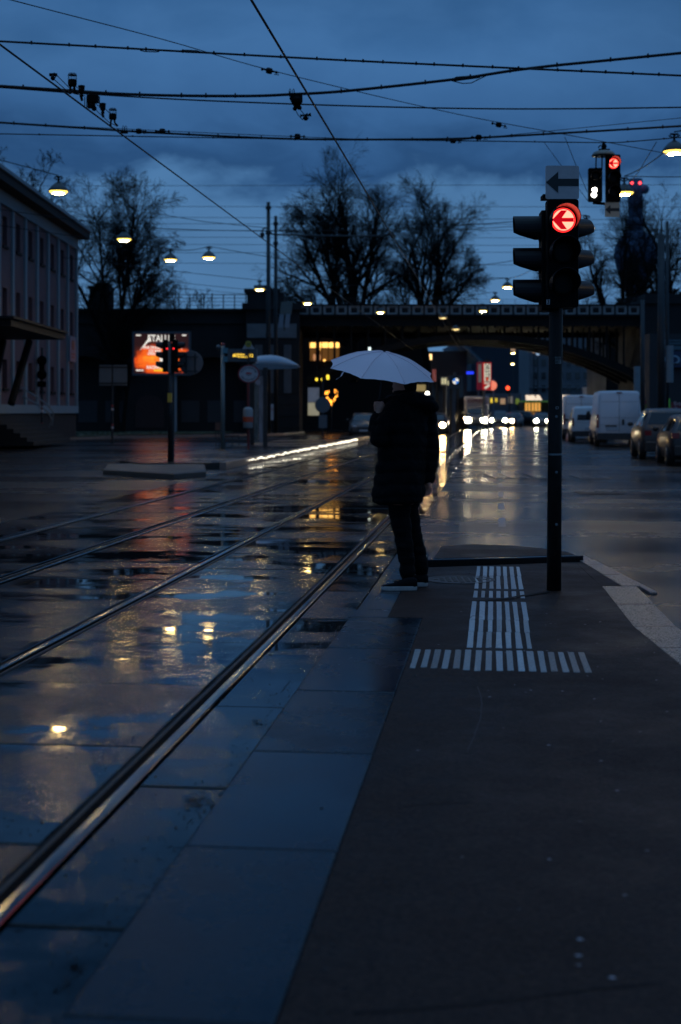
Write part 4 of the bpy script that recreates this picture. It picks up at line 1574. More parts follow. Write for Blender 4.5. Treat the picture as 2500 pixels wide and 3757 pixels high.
wire('low slack cable from tree crown to the near signal', [dp(900, 625, 100), dp(1090, 612, 98), dp(1140, 606, 96), dp(1215, 595, 90), dp(1400, 572, 84)], .020)
# feeder wire that catches light before the bridge
wire('copper wire slanting down past the smaller tree to the arch', [dp(905, 545, 92), dp(950, 610, 93), dp(1000, 690, 94), dp(1040, 752, 96), dp(1060, 790, 98)], .026, group='tram contact wires', name='contact_wire')
# ------------------------------------------------------------------ viaduct and bridge
BD = 104.0                              # near face of the bridge
K = BD / F                              # metres per photo pixel there


def bx(u):
    return (u * 1.5944 - 1250) * K


def bz(v):
    return EYE + (1511 - v * 1.5944) * K


M['stone'] = pm('sooty masonry', (0.009, 0.0085, 0.0085), 0.95, var=(0.7, 0.45), bump=(2.5, 0.5))
M['plaster'] = pm('stained plaster', (0.085, 0.072, 0.062), 0.85, var=(0.5, 0.35))
M['iron'] = pm('dark painted ironwork', (0.006, 0.0062, 0.006), 0.75, var=(1.2, 0.3), spec=0.2)
M['irongrey'] = pm('grey green painted panel', (0.22, 0.21, 0.20), 0.55, var=(0.8, 0.25))
M['recess'] = pm('dark recess', (0.012, 0.011, 0.011), 0.9)

br = thing('railway_bridge', 'dark iron arch railway bridge spanning the street with panelled parapet', 'bridge', (9, BD, 0))
xl, xr = bx(690), bx(1475)
zt, zp, zb = bz(700), bz(728), bz(747)
mb = MB()
mb.box(xl - 1, xr + 22, BD, BD + 9.5, zb, zp)
mb.box(xl - 1, xr + 22, BD - 0.25, BD + 9.7, zp - 0.02, zp + 0.10)
mb.box(xl - 1, xr + 22, BD - 0.12, BD + 9.6, zb - 0.10, zb + 0.06)
mb.build('deck_girder', M['iron'], br)
mb = MB()
mb.box(xl - 1, xr + 22, BD + 0.02, BD + 0.10, zp + 0.10, zt - 0.1)
mb.box(xl - 1, xr + 22, BD - 0.08, BD + 0.18, zt - 0.10, zt)
mb.build('parapet_wall', M['iron'], br)
# parapet panels: square frame with a round boss
pw = 0.93
pmsh = bmh = None
x = xl - 0.2
ph = zt - zp - 0.24
while x < xr + 6:
    mbp = MB()
    if pmsh is None:
        a, h = pw - 0.10, ph
        o_, i_ = [(-a / 2, 0), (a / 2, 0), (a / 2, h), (-a / 2, h)], [(-.2, h * .24), (.2, h * .24), (.2, h * .76), (-.2, h * .76)]
        vs = [(px_, 0, z) for px_, z in o_] + [(px_ * .93, -0.05, .05 + z * .9) for px_, z in o_] + [(px_ * 1.15, -0.02, h / 2 + (z - h / 2) * 1.15) for px_, z in i_] + [(px_, 0.05, z) for px_, z in i_]
        fs = []
        for q in range(3):
            for k in range(4):
                k2 = (k + 1) % 4
                fs.append((q * 4 + k, q * 4 + k2, q * 4 + 4 + k2, q * 4 + 4 + k))
        mbp.add(vs, fs)
        o = finish_normals(mbp.build('parapet_panel', M['irongrey'], br, local=True))
        pmsh = o.data
        mq = MB()
        mq.lathe([(0.17, 0.0), (0.15, 0.03), (0.0, 0.05)], (0, -0.0, h / 2), 12, (0, -1, 0))
        b = mq.build('boss', M['recess'], o, local=True)
        bmh = b.data
    else:
        o = link('parapet_panel', pmsh, br)
        b = link('boss', bmh, o)
    o.location = Vector((x + pw / 2, BD + 0.0, zp + 0.12)) - br.location
    x += pw
mb = MB()
x = xl - 0.2
while x < xr + 7:
    mb.box(x - 0.045, x + 0.045, BD - 0.07, BD + 0.02, zp + 0.10, zt - 0.10)
    x += pw
tag(mb.build('parapet_post', M['iron'], br), kind='stuff')
# brackets below the cornice
mb = MB()
x = xl
while x < xr + 6:
    mb.cb((x, BD - 0.10, zb - 0.14), .16, .24, .16)
    x += 0.95
tag(mb.build('cornice_block', M['iron'], br), kind='stuff')
# arch ribs
ax0, ax1 = bx(705), bx(1490)
acx = (ax0 + ax1) / 2
zs, zcr = bz(886), bz(783)


def arch_z(x):
    t = (x - acx) / ((ax1 - ax0) / 2)
    return zs + (zcr - zs) * (1 - abs(t) ** 2.15)


for k in range(4):
    y0 = BD + 0.3 + k * 2.7
    mb = MB()
    n = 40
    rings = []
    for i in range(n + 1):
        x = ax0 + (ax1 - ax0) * i / n
        th = 0.62 - 0.18 * (1 - abs((x - acx) / ((ax1 - ax0) / 2)))
        rings.append([(x, y0, arch_z(x)), (x, y0 + .35, arch_z(x)), (x, y0 + .35, arch_z(x) + th), (x, y0, arch_z(x) + th)])
    mb.loft(rings)
    finish_normals(mb.build('arch_rib', M['iron'], br))
    cm = MB()
    x = ax0 + 0.8
    while x < ax1 - .4:
        if zb - arch_z(x) > 0.7:
            o = MB()
            o.box(x - 0.07, x + 0.07, y0 + .08, y0 + .27, arch_z(x) + .45, zb - 0.05)
            o.build('spandrel_column', M['iron'], br)
        x += 1.25
mb = MB()                                # webs behind the columns close most of the spandrel view
for i in range(40):
    x0, x1 = ax0 + (ax1 - ax0) * i / 40, ax0 + (ax1 - ax0) * (i + 1) / 40
    mb.add([(x0, BD + 5.5, arch_z(x0) + .5), (x1, BD + 5.5, arch_z(x1) + .5), (x1, BD + 5.5, zb), (x0, BD + 5.5, zb)], [(0, 1, 2, 3)])
for i in range(4):
    pass
mb = MB()
mb.box(xl - 1, xr + 2, BD + 9.0, BD + 9.3, zb - .5, zb)
mb.build('rear_girder', M['iron'], br)

# stone pylon at the left end of the bridge
py = thing('bridge_pylon', 'dark stone pylon with stepped top at the left end of the bridge', 'pylon', (bx(630), BD, 0))
mb = MB()
x0, x1 = bx(568), bx(690)
mb.box(x0, x1, BD - 1.0, BD + 9, 0, bz(715))
mb.box(x0 - .25, x1 + .15, BD - 1.25, BD + 9, bz(715) + .003, bz(700))
mb.build('shaft', M['stone'], py)
mb = MB()
mb.box(x0 + .1, x1 - 1.1, BD - 1.1, BD + 8, bz(700) + .003, bz(676))
mb.box(x0 - .1, x1 - 1.4, BD - 1.2, BD + 8, bz(676) + .003, bz(667))
mb.box(x0 + .6, x1 - 2.1, BD - 1.0, BD + 7, bz(667) + .003, bz(659))
mb.build('stepped_cap', M['stone'], py)
mb = MB()
mb.box(bx(571), bx(684), BD - 1.09, BD - 1.003, bz(779), bz(747))
mb.build('plaque', pm('pale weathered plaque', (0.13, 0.14, 0.15), .7, var=(.8, .25)), py)
for (a, b) in ((588, 606), (622, 640), (655, 672)):
    mb = MB()
    mb.box(bx(a), bx(b), BD - 1.06, BD - 1.003, bz(905), bz(795))
    w_ = mb.build('blind_window', pm('pale panel', (0.075, 0.078, 0.085), .75, var=(1, .3)), py)
# stone courses of the pylon as shallow bands
for k in range(9):
    mb = MB()
    z = 0.4 + k * 0.85
    mb.box(x0 - .03, x1 + .03, BD - 1.03, BD - .9, z, z + .06)
    mb.build('stone_course', M['stone'], py)
wb = thing('wall_poster', 'pale poster sheet low on the dark pylon right of the shelter', 'poster', dp(628, 966, BD - 1.2))
mb = MB()
a, b = dp(616, 967, BD - 1.1), dp(639, 930, BD - 1.1)
mb.box(a.x, b.x, BD - 1.12, BD - 1.04, a.z, b.z)
mb.build('sheet', pm('poster paper', (0.42, 0.42, 0.44), .6), wb)
lettering('lettering', 'Jetzt', 0.3, pm('poster red', (.30, .02, .02), .5), wb, dp(626, 941, BD - 1.14), depth=.004)

# viaduct wall to the left
vd = thing('viaduct', 'long dark masonry railway viaduct behind the billboard', 'viaduct', (-25, BD, 0))
VX0, VX1 = -62.0, x0
zv = bz(716)
arches = [(bx(490) - 2.9, bx(490) + 2.9, 4.6), (bx(490) - 12.5, bx(490) - 6.5, 4.6), (bx(490) - 22, bx(490) - 16, 4.6)]
mb = MB()
cur = VX1
for a0_, a1_, hh in arches:
    mb.box(a1_, cur, BD, BD + 1.2, 0, zv)
    n = 14
    r_ = (a1_ - a0_) / 2
    zc_ = hh
    for k in range(n):
        t0, t1 = math.pi * k / n, math.pi * (k + 1) / n
        xa, xb = (a0_ + a1_) / 2 + r_ * math.cos(t0), (a0_ + a1_) / 2 + r_ * math.cos(t1)
        za, zb_ = zc_ - 1.2 + r_ * .75 * math.sin(t0), zc_ - 1.2 + r_ * .75 * math.sin(t1)
        mb.extr([(xb, BD, zb_), (xa, BD, za), (xa, BD, zv), (xb, BD, zv)], (0, 1.2, 0))
    cur = a0_
mb.box(VX0, cur, BD, BD + 1.2, 0, zv)
mb.box(VX0, VX1, BD + 1.21, BD + 9, 0, zv - .02)
finish_normals(mb.build('wall', M['stone'], vd))
mb = MB()
mb.box(VX0, VX1, BD - .25, BD + 9.2, zv + .002, zv + .18)
mb.box(VX0, VX1, BD - .12, BD - .002, zv - .9, zv - .7)
mb.build('cornice', M['stone'], vd)
for a0_, a1_, hh in arches:
    mb = MB()
    mb.box(a0_ + .02, a1_ - .02, BD + .9, BD + 1.195, 0.02, 5.6)
    ar = mb.build('arch_infill', M['recess'], vd)
    mb = MB()
    for k in range(3):
        mb.box(a0_ + .5 + k * (a1_ - a0_) / 3, a0_ + (k + 1) * (a1_ - a0_) / 3 - .1, BD + .86, BD + .898, .8, 2.4)
    mb.build('shutter', pm('dull shutter', (0.03, 0.03, 0.034), .6, var=(1, .3)), ar)
mb = MB()
n = 12
cx_ = bx(345)
prof = [(cx_ + 1.05 * math.cos(math.pi * k / n), .5 + 1.4 + .9 * math.sin(math.pi * k / n)) for k in range(n + 1)] + [(cx_ - 1.05, .4), (cx_ + 1.05, .4)]
mb.extr([(x, BD - .05, z) for x, z in prof], (0, .045, 0))
finish_normals(mb.build('blocked_arch', pm('dark red boards', (0.035, 0.016, 0.014), .8, var=(2, .3)), vd))
ch = thing('viaduct_turret', 'square dark stone turret standing on the viaduct before the tree', 'turret', (bx(228), BD + 1, zv))
mb = MB()
a, b = bx(205), bx(252)
mb.box(a, b, BD + .2, BD + 2.2, zv - .01, bz(664))
mb.box(a - .12, b + .0, BD + .1, BD + 2.3, bz(664) + .002, bz(657))
mb.box(a + .7, b - .1, BD + .3, BD + 2.1, bz(657) + .002, bz(649))
mb.build('block', M['stone'], ch)
# viaduct railing
rl = thing('viaduct_railing', 'thin iron railing along the top of the viaduct at left', 'railing', (-20, BD + .2, zv))
zr = zv + .18
for z in (.25, .52, .78, 1.02):
    mb = MB()
    mb.box(-34, x0, BD + .18, BD + .22, zr + z, zr + z + (.05 if z > 1 else .03))
    mb.build('rail', M['iron'], rl)
pme = None
x = -34.0
k = 0
while x < x0:
    if pme is None:
        mb = MB()
        mb.box(-.035, .035, -.035, .035, 0, 1.04)
        o = mb.build('post', M['iron'], rl, local=True)
        pme = o.data
    else:
        o = link('post', pme, rl)
    o.location = Vector((x, BD + .2, zr)) - rl.location
    o.scale = (1, 1, 1.0 if k % 3 else 1.12)
    x += 0.82
    k += 1
rb2 = thing('bridge_railing', 'low thin railing above the bridge parapet', 'railing', (9, BD + .3, zt))
mb = MB()
for z in (.18, .36):
    mb.box(xl, xr + 4, BD + .28, BD + .31, zt + z, zt + z + .02)
mb.build('rail', M['iron'], rb2)
mb = MB()
x = xl
while x < xr + 4:
    mb.box(x - .012, x + .012, BD + .28, BD + .31, zt, zt + .38)
    x += .93
mb.build('post', M['iron'], rb2)

# right abutment
ab = thing('bridge_abutment', 'dark stone abutment at the right end of the bridge', 'abutment', (bx(1550), BD, 0))
mb = MB()
mb.box(bx(1478), bx(1478) + 26, BD - .6, BD + 9, 0, bz(700))
mb.box(bx(1478) - .2, bx(1478) + 26, BD - .8, BD + 9.2, bz(700) + .002, bz(690))
mb.build('block', M['stone'], ab)
mb = MB()
mb.box(bx(1495), bx(1495) + 24, BD + 1.5, BD + 9, bz(690) + .004, bz(672))
mb.build('upper_block', M['stone'], ab)

# ------------------------------------------------------------------ pink building at left
XF, YC = -15.0, 80.6                    # facade plane faces the street; near-side corner row at YC
M['pink'] = pm('pink render', (0.115, 0.060, 0.066), 0.85, var=(.6, .12))
M['trim'] = pm('pale blue white trim', (0.20, 0.24, 0.26), 0.8, var=(.8, .1))
M['glass'] = pm('dark window glass', (0.012, 0.014, 0.018), 0.12)
M['roof'] = pm('green copper roof', (0.055, 0.085, 0.085), 0.5, var=(.8, .3))
bd = thing('pink_building', 'pink rendered building with pale pilasters at the left edge', 'building', (XF - 6, 60, 0))
YN = 34.0
pil = [80.6 - 2.62 * k for k in range(18)]
rowsz = [(8.99, 10.30), (5.80, 7.12), (2.62, 3.92)]
mb = MB()
wall_segs = [(YN, YC)]
# wall is built around real window openings
mb.box(XF - 14, XF - .35, YN, YC, 0, 11.35)
ys = []
for k in range(17):
    yc = (pil[k] + pil[k + 1]) / 2
    ys.append(yc)
    if yc < YN + 1:
        break
zed = [1.55] + [z for r in rowsz[::-1] for z in r] + [11.35]
for k in range(0, len(zed), 2):
    mb.box(XF - .35, XF, YN, YC, zed[k], zed[k + 1])
for (z0, z1) in rowsz:
    prev = YC
    for yc in ys:
        mb.box(XF - .35, XF, yc + .42, prev, z0, z1)
        prev = yc - .42
    mb.box(XF - .35, XF, YN, prev, z0, z1)
finish_normals(mb.build('wall', M['pink'], bd))
wme = None
for (z0, z1) in rowsz:
    for yc in ys:
        if wme is None:
            mb = MB()
            for (a, b, c_, e) in ((-.42, .42, 0, .06), (-.42, .42, z1 - z0 - .06, z1 - z0), (-.42, -.36, .06, z1 - z0 - .06), (.36, .42, .06, z1 - z0 - .06), (-.02, .02, .06, z1 - z0 - .06)):
                mb.box(XF - .22, XF - .16, yc + a, yc + b, z0 + c_, z0 + e)
            o = mb.build('window', M['iron'], bd)
            wme = o.data
            mb = MB()
            mb.box(XF - .21, XF - .20, yc - .36, yc + .36, z0 + .06, z1 - .06)
            g = mb.build('pane', M['glass'], o)
            gme = g.data
            mb = MB()
            mb.box(XF + .001, XF + .08, yc - .5, yc + .5, z0 - .12, z0 - .005)
            sll = mb.build('sill', M['iron'], o)
            sme = sll.data
            ref = Vector((0, yc, z0))
        else:
            o = link('window', wme, bd)
            o.location = Vector((0, yc, z0)) - ref
            link('pane', gme, o)
            link('sill', sme, o)
mb = MB()
pm_ = None
for y in pil:
    if y < YN:
        break
    if pm_ is None:
        mb = MB()
        mb.box(XF + .002, XF + .10, y - .17, y + .17, 1.9, 10.75)
        o = mb.build('pilaster', M['trim'], bd)
        pm_ = o.data
        y_ref = y
    else:
        o = link('pilaster', pm_, bd)
        o.location = (0, y - y_ref, 0)
mb = MB()
mb.box(XF + .002, XF + .13, YN, YC + .12, 1.5, 1.9)
mb.box(XF + .002, XF + .12, YN, YC + .12, 10.75, 11.35)
mb.build('band', M['trim'], bd)
mb = MB()
mb.box(XF - 14, XF + .75, YN, YC + .35, 11.352, 11.75)
mb.build('eaves', M['recess'], bd)
mb = MB()
mb.box(XF - 14, XF + .85, YN, YC + .45, 11.752, 11.92)
mb.build('gutter', M['trim'], bd)
mb = MB()
mb.add([(XF + .8, YN, 11.925), (XF + .8, YC + .4, 11.925), (XF - 6, YC - 4, 13.4), (XF - 6, YN, 13.4), (XF - 14, YC + .4, 11.925), (XF - 14, YN, 11.925)], [(0, 1, 2, 3), (1, 4, 2), (2, 4, 5, 3)])
mb.build('roof', M['roof'], bd)
mb = MB()
mb.box(XF - 14, XF + .01, YN, YC, 0.0, 1.5)
mb.build('basement', pm('dark basement cladding', (0.008, 0.008, 0.009), .9, var=(1, .3), vscale=(1, 6, .2)), bd)
# small blue sign on the corner bay
sg = thing('wall_sign', 'small blue sign with emblem on the last bay of the pink building', 'sign', (XF + .12, 78.9, 5))
mb = MB()
mb.box(XF + .13, XF + .18, 77.9, 79.7, 4.35, 5.75)
mb.build('board', pm('blue sign board', (0.04, 0.14, 0.20), .5), sg)
mb = MB()
mb.extr([(XF + .185, 78.8 + .38 * math.cos(a), 5.28 + .30 * math.sin(a)) for a in [k * math.pi / 4 for k in range(8)]], (.01, 0, 0))
mb.box(XF + .185, XF + .195, 78.3, 79.3, 4.72, 4.80)
mb.box(XF + .185, XF + .195, 78.4, 79.2, 4.55, 4.63)
mb.build('emblem', M['blackink'], sg)

# entrance canopy with slanted props, stairs and handrails
cp = thing('entrance_canopy', 'flat dark steel entrance canopy on slanted props at left', 'canopy', (-13, 62, 0))
CD = 62.0
mb = MB()
a = dp(148, 775, CD)
mb.box(-22, a.x, 52, CD, dp(0, 782, CD).z, dp(0, 769, CD).z)
mb.box(-22.2, a.x + .15, 51.8, CD + .15, dp(0, 768, CD).z + .002, dp(0, 763, CD).z)
mb.build('slab', pm('dark steel sheet', (0.010, 0.011, 0.013), .6, spec=.2), cp)
for (u0, v0, u1, v1) in ((68, 785, 26, 930), (8, 785, -18, 905)):
    mb = MB()
    mb.tube([dp(u0, v0, CD - .5), dp(u1, v1, CD - 2)], .16, 8)
    mb.build('prop', M['iron'], cp)
stp = thing('stairs', 'dark stone steps with handrails below the entrance canopy', 'stairs', (-14, 66, 0))
for k in range(9):
    mb = MB()
    u = 30 + k * 14
    p = dp(u, 0, 66)
    z1 = 1.75 - k * 0.18
    mb.box(-24, p.x, 60, 68, max(z1 - .2, .14), z1)
    mb.build('step', pm('step stone', (0.009, 0.009, 0.0095), .85), stp) if k == 0 else mb.build('step', bpy.data.materials['step stone'], stp)
for (pts_) in ([(0, 872), (18, 872), (90, 917), (113, 935), (124, 950), (120, 980)], [(0, 891), (60, 916), (96, 936), (113, 950), (120, 966), (112, 985)]):
    mb = MB()
    mb.tube([dp(u - (4 if u == 0 else 0), v, 67) for u, v in pts_], .035, 8)
    mb.build('handrail', M['steel'], stp)
# pavement on the left side of the road
pv = [(-40, 60), (-21, 67), (-17.3, 72), (-13.6, 84), (-8.5, 89.5), (-4.0, 95.0), (-2.8, 104), (-40, 104)]
mb = MB()
mb.extr([(x, y, 0.003) for x, y in pv], (0, 0, .13))
tag(finish_normals(mb.build('pavement', M['road'])), kind='structure')
mb = MB()
for a, b in zip(pv[:-2], pv[1:-1]):
    d = (Vector(b) - Vector(a)).normalized()
    n_ = Vector((d.y, -d.x)) * .18
    mb.extr([(a[0], a[1], .004), (b[0], b[1], .004), (b[0] + n_.x, b[1] + n_.y, .004), (a[0] + n_.x, a[1] + n_.y, .004)], (0, 0, .135))
tag(finish_normals(mb.build('kerb', M['kerb'])), kind='structure')
M['grass'] = pm('dim grass', (0.030, 0.042, 0.018), .9, var=(3, .5), bump=(30, .6))
mb = MB()
gp = [(-38, 68), (-20.5, 71.5), (-16.6, 75), (-13.4, 88), (-8.8, 93), (-7.6, 101), (-38, 101)]
mb.extr([(x, y, .134) for x, y in gp], (0, 0, .05))
for k in range(2600):
    x, y = rnd.uniform(-24, -8), rnd.uniform(72, 95)
    inside = y > 75 + (x + 16.6) * 4 if x < -13.4 else y > 88 + (x + 13.4) * 1.1
    if not inside:
        continue
    h_ = rnd.uniform(.06, .16)
    a = rnd.uniform(0, 3.1)
    mb.add([(x - .03 * math.cos(a), y - .03 * math.sin(a), .18), (x + .03 * math.cos(a), y + .03 * math.sin(a), .18), (x + rnd.uniform(-.05, .05), y, .18 + h_)], [(0, 1, 2)])
tag(mb.build('grass', M['grass']), 'dim strip of grass below the viaduct', kind='stuff')

# ------------------------------------------------------------------ bare trees
M['bark'] = pm('dark bark', (0.010, 0.008, 0.007), .9, var=(3, .4), spec=0.1)


def tubes_mesh(name, S, sides, mat, parent):
    """many tapered twigs as one mesh"""
    A = np.array([[*s[0], *s[1], s[2], s[3]] for s in S], dtype=float)
    p0, p1, r0, r1 = A[:, 0:3], A[:, 3:6], A[:, 6], A[:, 7]
    d = p1 - p0
    d /= np.maximum(np.linalg.norm(d, axis=1, keepdims=True), 1e-6)
    ref = np.where(np.abs(d[:, 2:3]) < .9, np.array([[0, 0, 1.0]]), np.array([[1.0, 0, 0]]))
    a = np.cross(d, ref)
    a /= np.linalg.norm(a, axis=1, keepdims=True)
    b = np.cross(d, a)
    n = len(A)
    V = np.zeros((n, 2 * sides, 3))
    for k in range(sides):
        t = 2 * math.pi * k / sides
        o = a * math.cos(t) + b * math.sin(t)
        V[:, k] = p0 + o * r0[:, None]
        V[:, sides + k] = p1 + o * r1[:, None]
    base = (np.arange(n) * 2 * sides)[:, None]
    quads = np.array([[k, (k + 1) % sides, sides + (k + 1) % sides, sides + k] for k in range(sides)])
    Fq = (base[:, :, None] + quads[None]).reshape(-1, 4)
    V = V.reshape(-1, 3)
    off = np.array(parent.location)
    me = bpy.data.meshes.new(name)
    me.vertices.add(len(V))
    me.vertices.foreach_set('co', (V - off).ravel())
    me.loops.add(len(Fq) * 4)
    me.loops.foreach_set('vertex_index', Fq.ravel().astype(np.int32))
    me.polygons.add(len(Fq))
    me.polygons.foreach_set('loop_start', (np.arange(len(Fq)) * 4).astype(np.int32))
    me.update(calc_edges=True)
    me.materials.append(mat)
    return link(name, me, parent)


def tree(label, base, stems, seed, kids=(5, 6, 6, 5), ratio=0.56, droop=0.0, up=0.25, rmin=0.012, wig=0.16, name='bare_tree', group='bare winter trees', fit=1.0):
    """stems: list of (start, direction, length, radius)"""
    g = random.Random(seed)
    t = thing(name, label, 'tree', base, group)
    big, small = [], []
    RAT = (1.06, 1.08, 1.25, 1.75, 1)

    def grow(p, d, L, r, lv):
        nseg = (6, 5, 4, 3, 2)[min(lv, 4)]
        pts = [(p.copy(), r, d.copy())]
        q, dd = p.copy(), d.copy()
        for i in range(nseg):
            j = Vector((g.gauss(0, 1), g.gauss(0, 1), g.gauss(0, 1))) * wig * (0.7, 1.0, 1.3, 1.0, .8)[min(lv, 4)]
            pull = up if lv < 3 else up * .4 - droop
            dd = (dd + j * .55 + Vector((0, 0, pull * .3))).normalized()
            q2 = q + dd * (L / nseg)
            r1 = r * (1 - .78 * (i + 1) / nseg) if lv < 4 else rmin * .8
            r0 = pts[-1][1]
            (big if lv <= 1 else small).append((tuple(q), tuple(q2), max(r0, rmin), max(r1, rmin * .8)))
            q = q2
            pts.append((q.copy(), max(r1, rmin), dd.copy()))
        if lv >= len(kids):
            return
        n = kids[lv] + g.choice((-1, 0, 1))
        for k in range(max(n, 2)):
            f = (0.28 if lv == 0 else 0.15) + (1 - (0.28 if lv == 0 else .15)) * (k + g.random()) / n
            f = min(f, .999)
            i = int(f * nseg)
            pp = pts[i][0].lerp(pts[i + 1][0], f * nseg - i)
            bd_ = pts[i][2]
            ang = g.uniform(R(22), R(56)) if lv else g.uniform(R(25), R(55))
            ref_ = Vector((g.gauss(0, 1), g.gauss(0, 1), g.gauss(0, 1)))
            side = (ref_ - bd_ * ref_.dot(bd_)).normalized()
            nd = bd_ * math.cos(ang) + side * math.sin(ang)
            if lv >= 2:
                nd = (nd + Vector((0, 0, -droop))).normalized()
            grow(pp, nd, L * ratio * RAT[lv] * g.uniform(.7, 1.2) * (1.2 - .55 * f), pts[i][1] * .62, lv + 1)

    for (s, d, L, r) in stems:
        grow(Vector(s), Vector(d).normalized(), L * fit, r, 0)
    tubes_mesh('trunk', big, 7, M['bark'], t)
    tubes_mesh('crown', small, 3, M['bark'], t)
    return t


B = Vector((dp(268, 990, 97).x, 97, .1))
tree('tall bare multi stemmed tree before the viaduct at left', B,
     [(B, (-.02, 0, 1), 9.5, .26), (B + Vector((0, 0, 4.5)), (-.38, .1, 1), 9.4, .20), (B + Vector((0.02, 0, 5.5)), (.04, -.1, 1), 10.4, .20), (B + Vector((0, 0, 4.0)), (.26, .05, 1), 9.0, .17), (B + Vector((-.1, 0, 6.0)), (-.22, 0, 1), 9.8, .15), (B + Vector((.1, 0, 6.5)), (.14, .1, 1), 9.2, .15)],
     3, kids=(10, 8, 6, 5), ratio=.46, up=.28, droop=.10, rmin=.0082, fit=.95)
B = Vector((dp(284, 960, 98).x, 98, .1))
tree('slender leaning bare tree with drooping twigs right of the billboard tree', B, [(B, (.02, 0, 1), 8, .16), (B + Vector((.05, 0, 5.2)), (.22, 0, 1), 7.6, .13), (B + Vector((.6, 0, 8)), (.5, 0, .9), 3.4, .08)],
     8, kids=(9, 8, 6, 5), ratio=.42, up=.2, droop=.40, rmin=.0098)
B = Vector((dp(815, 0, 116).x, 116, 4.0))
tree('big spreading bare tree behind the bridge above the umbrella', B,
     [(B, (-.02, 0, 1), 15.5, .42), (B + Vector((-.3, 0, 3.5)), (-.34, 0, 1), 14.5, .32), (B + Vector((-.4, 0, 3.2)), (-.52, .1, .95), 13.5, .30), (B + Vector((-.5, 0, 3.4)), (-.85, 0, .72), 9.5, .27), (B + Vector((.3, 0, 3.5)), (.13, .1, 1), 15.0, .28), (B + Vector((.2, 0, 4)), (-.12, -.2, 1), 15.8, .28), (B + Vector((.3, 0, 3.4)), (.42, 0, .9), 9, .2), (B + Vector((-.6, 0, 3)), (-.9, -.1, .5), 6.5, .2)],
     21, kids=(11, 8, 6, 5), ratio=.48, up=.16, rmin=.0085, wig=.17, fit=.70)
B = Vector((dp(985, 0, 117).x, 117, 4.0))
tree('smaller bare tree right of the big one behind the bridge', B,
     [(B, (.03, 0, 1), 14.8, .36), (B + Vector((.2, 0, 3.6)), (.30, 0, 1), 11.0, .24), (B + Vector((.3, 0, 3.6)), (.66, 0, .85), 8.6, .22), (B + Vector((-.2, 0, 4)), (-.16, 0, 1), 12, .2), (B + Vector((.1, 0, 4)), (.2, .1, 1), 13.2, .22), (B + Vector((-.2, 0, 3.5)), (-.5, 0, .7), 7, .18)],
     34, kids=(10, 8, 6, 5), ratio=.46, up=.2, rmin=.0086, wig=.19, fit=.75)
B = Vector((dp(1432, 0, 118).x, 118, 3.0))
tree('gnarled bare tree right of the near signal', B,
     [(B, (-.05, 0, 1), 12, .4), (B + Vector((0, 0, 4)), (-.5, 0, .9), 9.5, .28), (B + Vector((0, 0, 4)), (.42, 0, .9), 10.5, .28), (B + Vector((0, 0, 3.6)), (-.85, 0, .55), 8.5, .25), (B + Vector((0, 0, 5)), (.1, 0, 1), 10.5, .25)],
     55, kids=(8, 7, 6, 5), ratio=.46, up=.12, rmin=.0090, wig=.30, fit=.85)
B = Vector((dp(1560, 0, 119).x, 119, 3.0))
tree('bare tree at the right picture edge behind the bridge', B, [(B, (-.1, 0, 1), 13, .36), (B + Vector((0, 0, 4)), (-.45, 0, .9), 11, .26), (B + Vector((0, 0, 4)), (.4, 0, .9), 10, .25), (B + Vector((0, 0, 5)), (-.15, 0, 1), 12.5, .24)],
     67, kids=(8, 7, 6, 5), ratio=.46, up=.15, rmin=.0090, wig=.28, fit=.85)
B = Vector((dp(40, 0, 96).x, 96, 0.0))
tree('bare tree top showing behind the pink building roof', B, [(B, (0, 0, 1), 15.0, .3), (B + Vector((0, 0, 5)), (.25, 0, 1), 11.6, .22), (B + Vector((0, 0, 5)), (-.25, 0, 1), 11.6, .22)], 81, kids=(7, 6, 5, 4), ratio=.42, up=.35, rmin=.016)
for (u, sd, lb) in ((412, 90, 'left of two small bare saplings behind the viaduct railing'), (466, 93, 'right of two small bare saplings behind the viaduct railing')):
    B = Vector((dp(u, 0, 112).x, 112, 7.0))
    tree(lb, B, [(B, (0, 0, 1), 3.8, .08), (B + Vector((0, 0, 1)), (.2, 0, 1), 2.8, .05), (B + Vector((0, 0, 1)), (-.2, 0, 1), 2.8, .05)], sd, kids=(7, 5, 3), ratio=.4, up=.3, rmin=.012, name='sapling', group='saplings behind the viaduct railing')
# embankment hedge at the far right
mb = MB()
g_ = random.Random(4)
for k in range(900):
    x, z = g_.uniform(21.5, 33), 0
    z = bz(690) + g_.uniform(0, 1.25) * (0.35 + .65 * min(1, (x - 21.5) / 4))
    y = BD + g_.uniform(4, 8)
    s_ = g_.uniform(.1, .25)
    q = [Vector((g_.gauss(0, 1), g_.gauss(0, 1), g_.gauss(0, 1))) * s_ for _ in range(3)]
    mb.add([Vector((x, y, z)) + w_ for w_ in q], [(0, 1, 2)])
tag(mb.build('hedge', M['bark']), 'dark shrub mass on the abutment at far right', kind='stuff')

# ------------------------------------------------------------------ far incinerator tower
TD = 600.0
tw = thing('chimney_tower', 'tall far tower with bulging body and red warning lights behind the right tree', 'tower', (dp(1463, 0, TD).x, TD, 0))
tm = pm('hazy blue tower cladding', (0.06, 0.095, 0.15), .7, var=(.05, .2), spec=.1)  # cladding blue with distance haze painted into the colour
tc = dp(1463, 948, TD)


def tz(v):
    return dp(0, v, TD).z


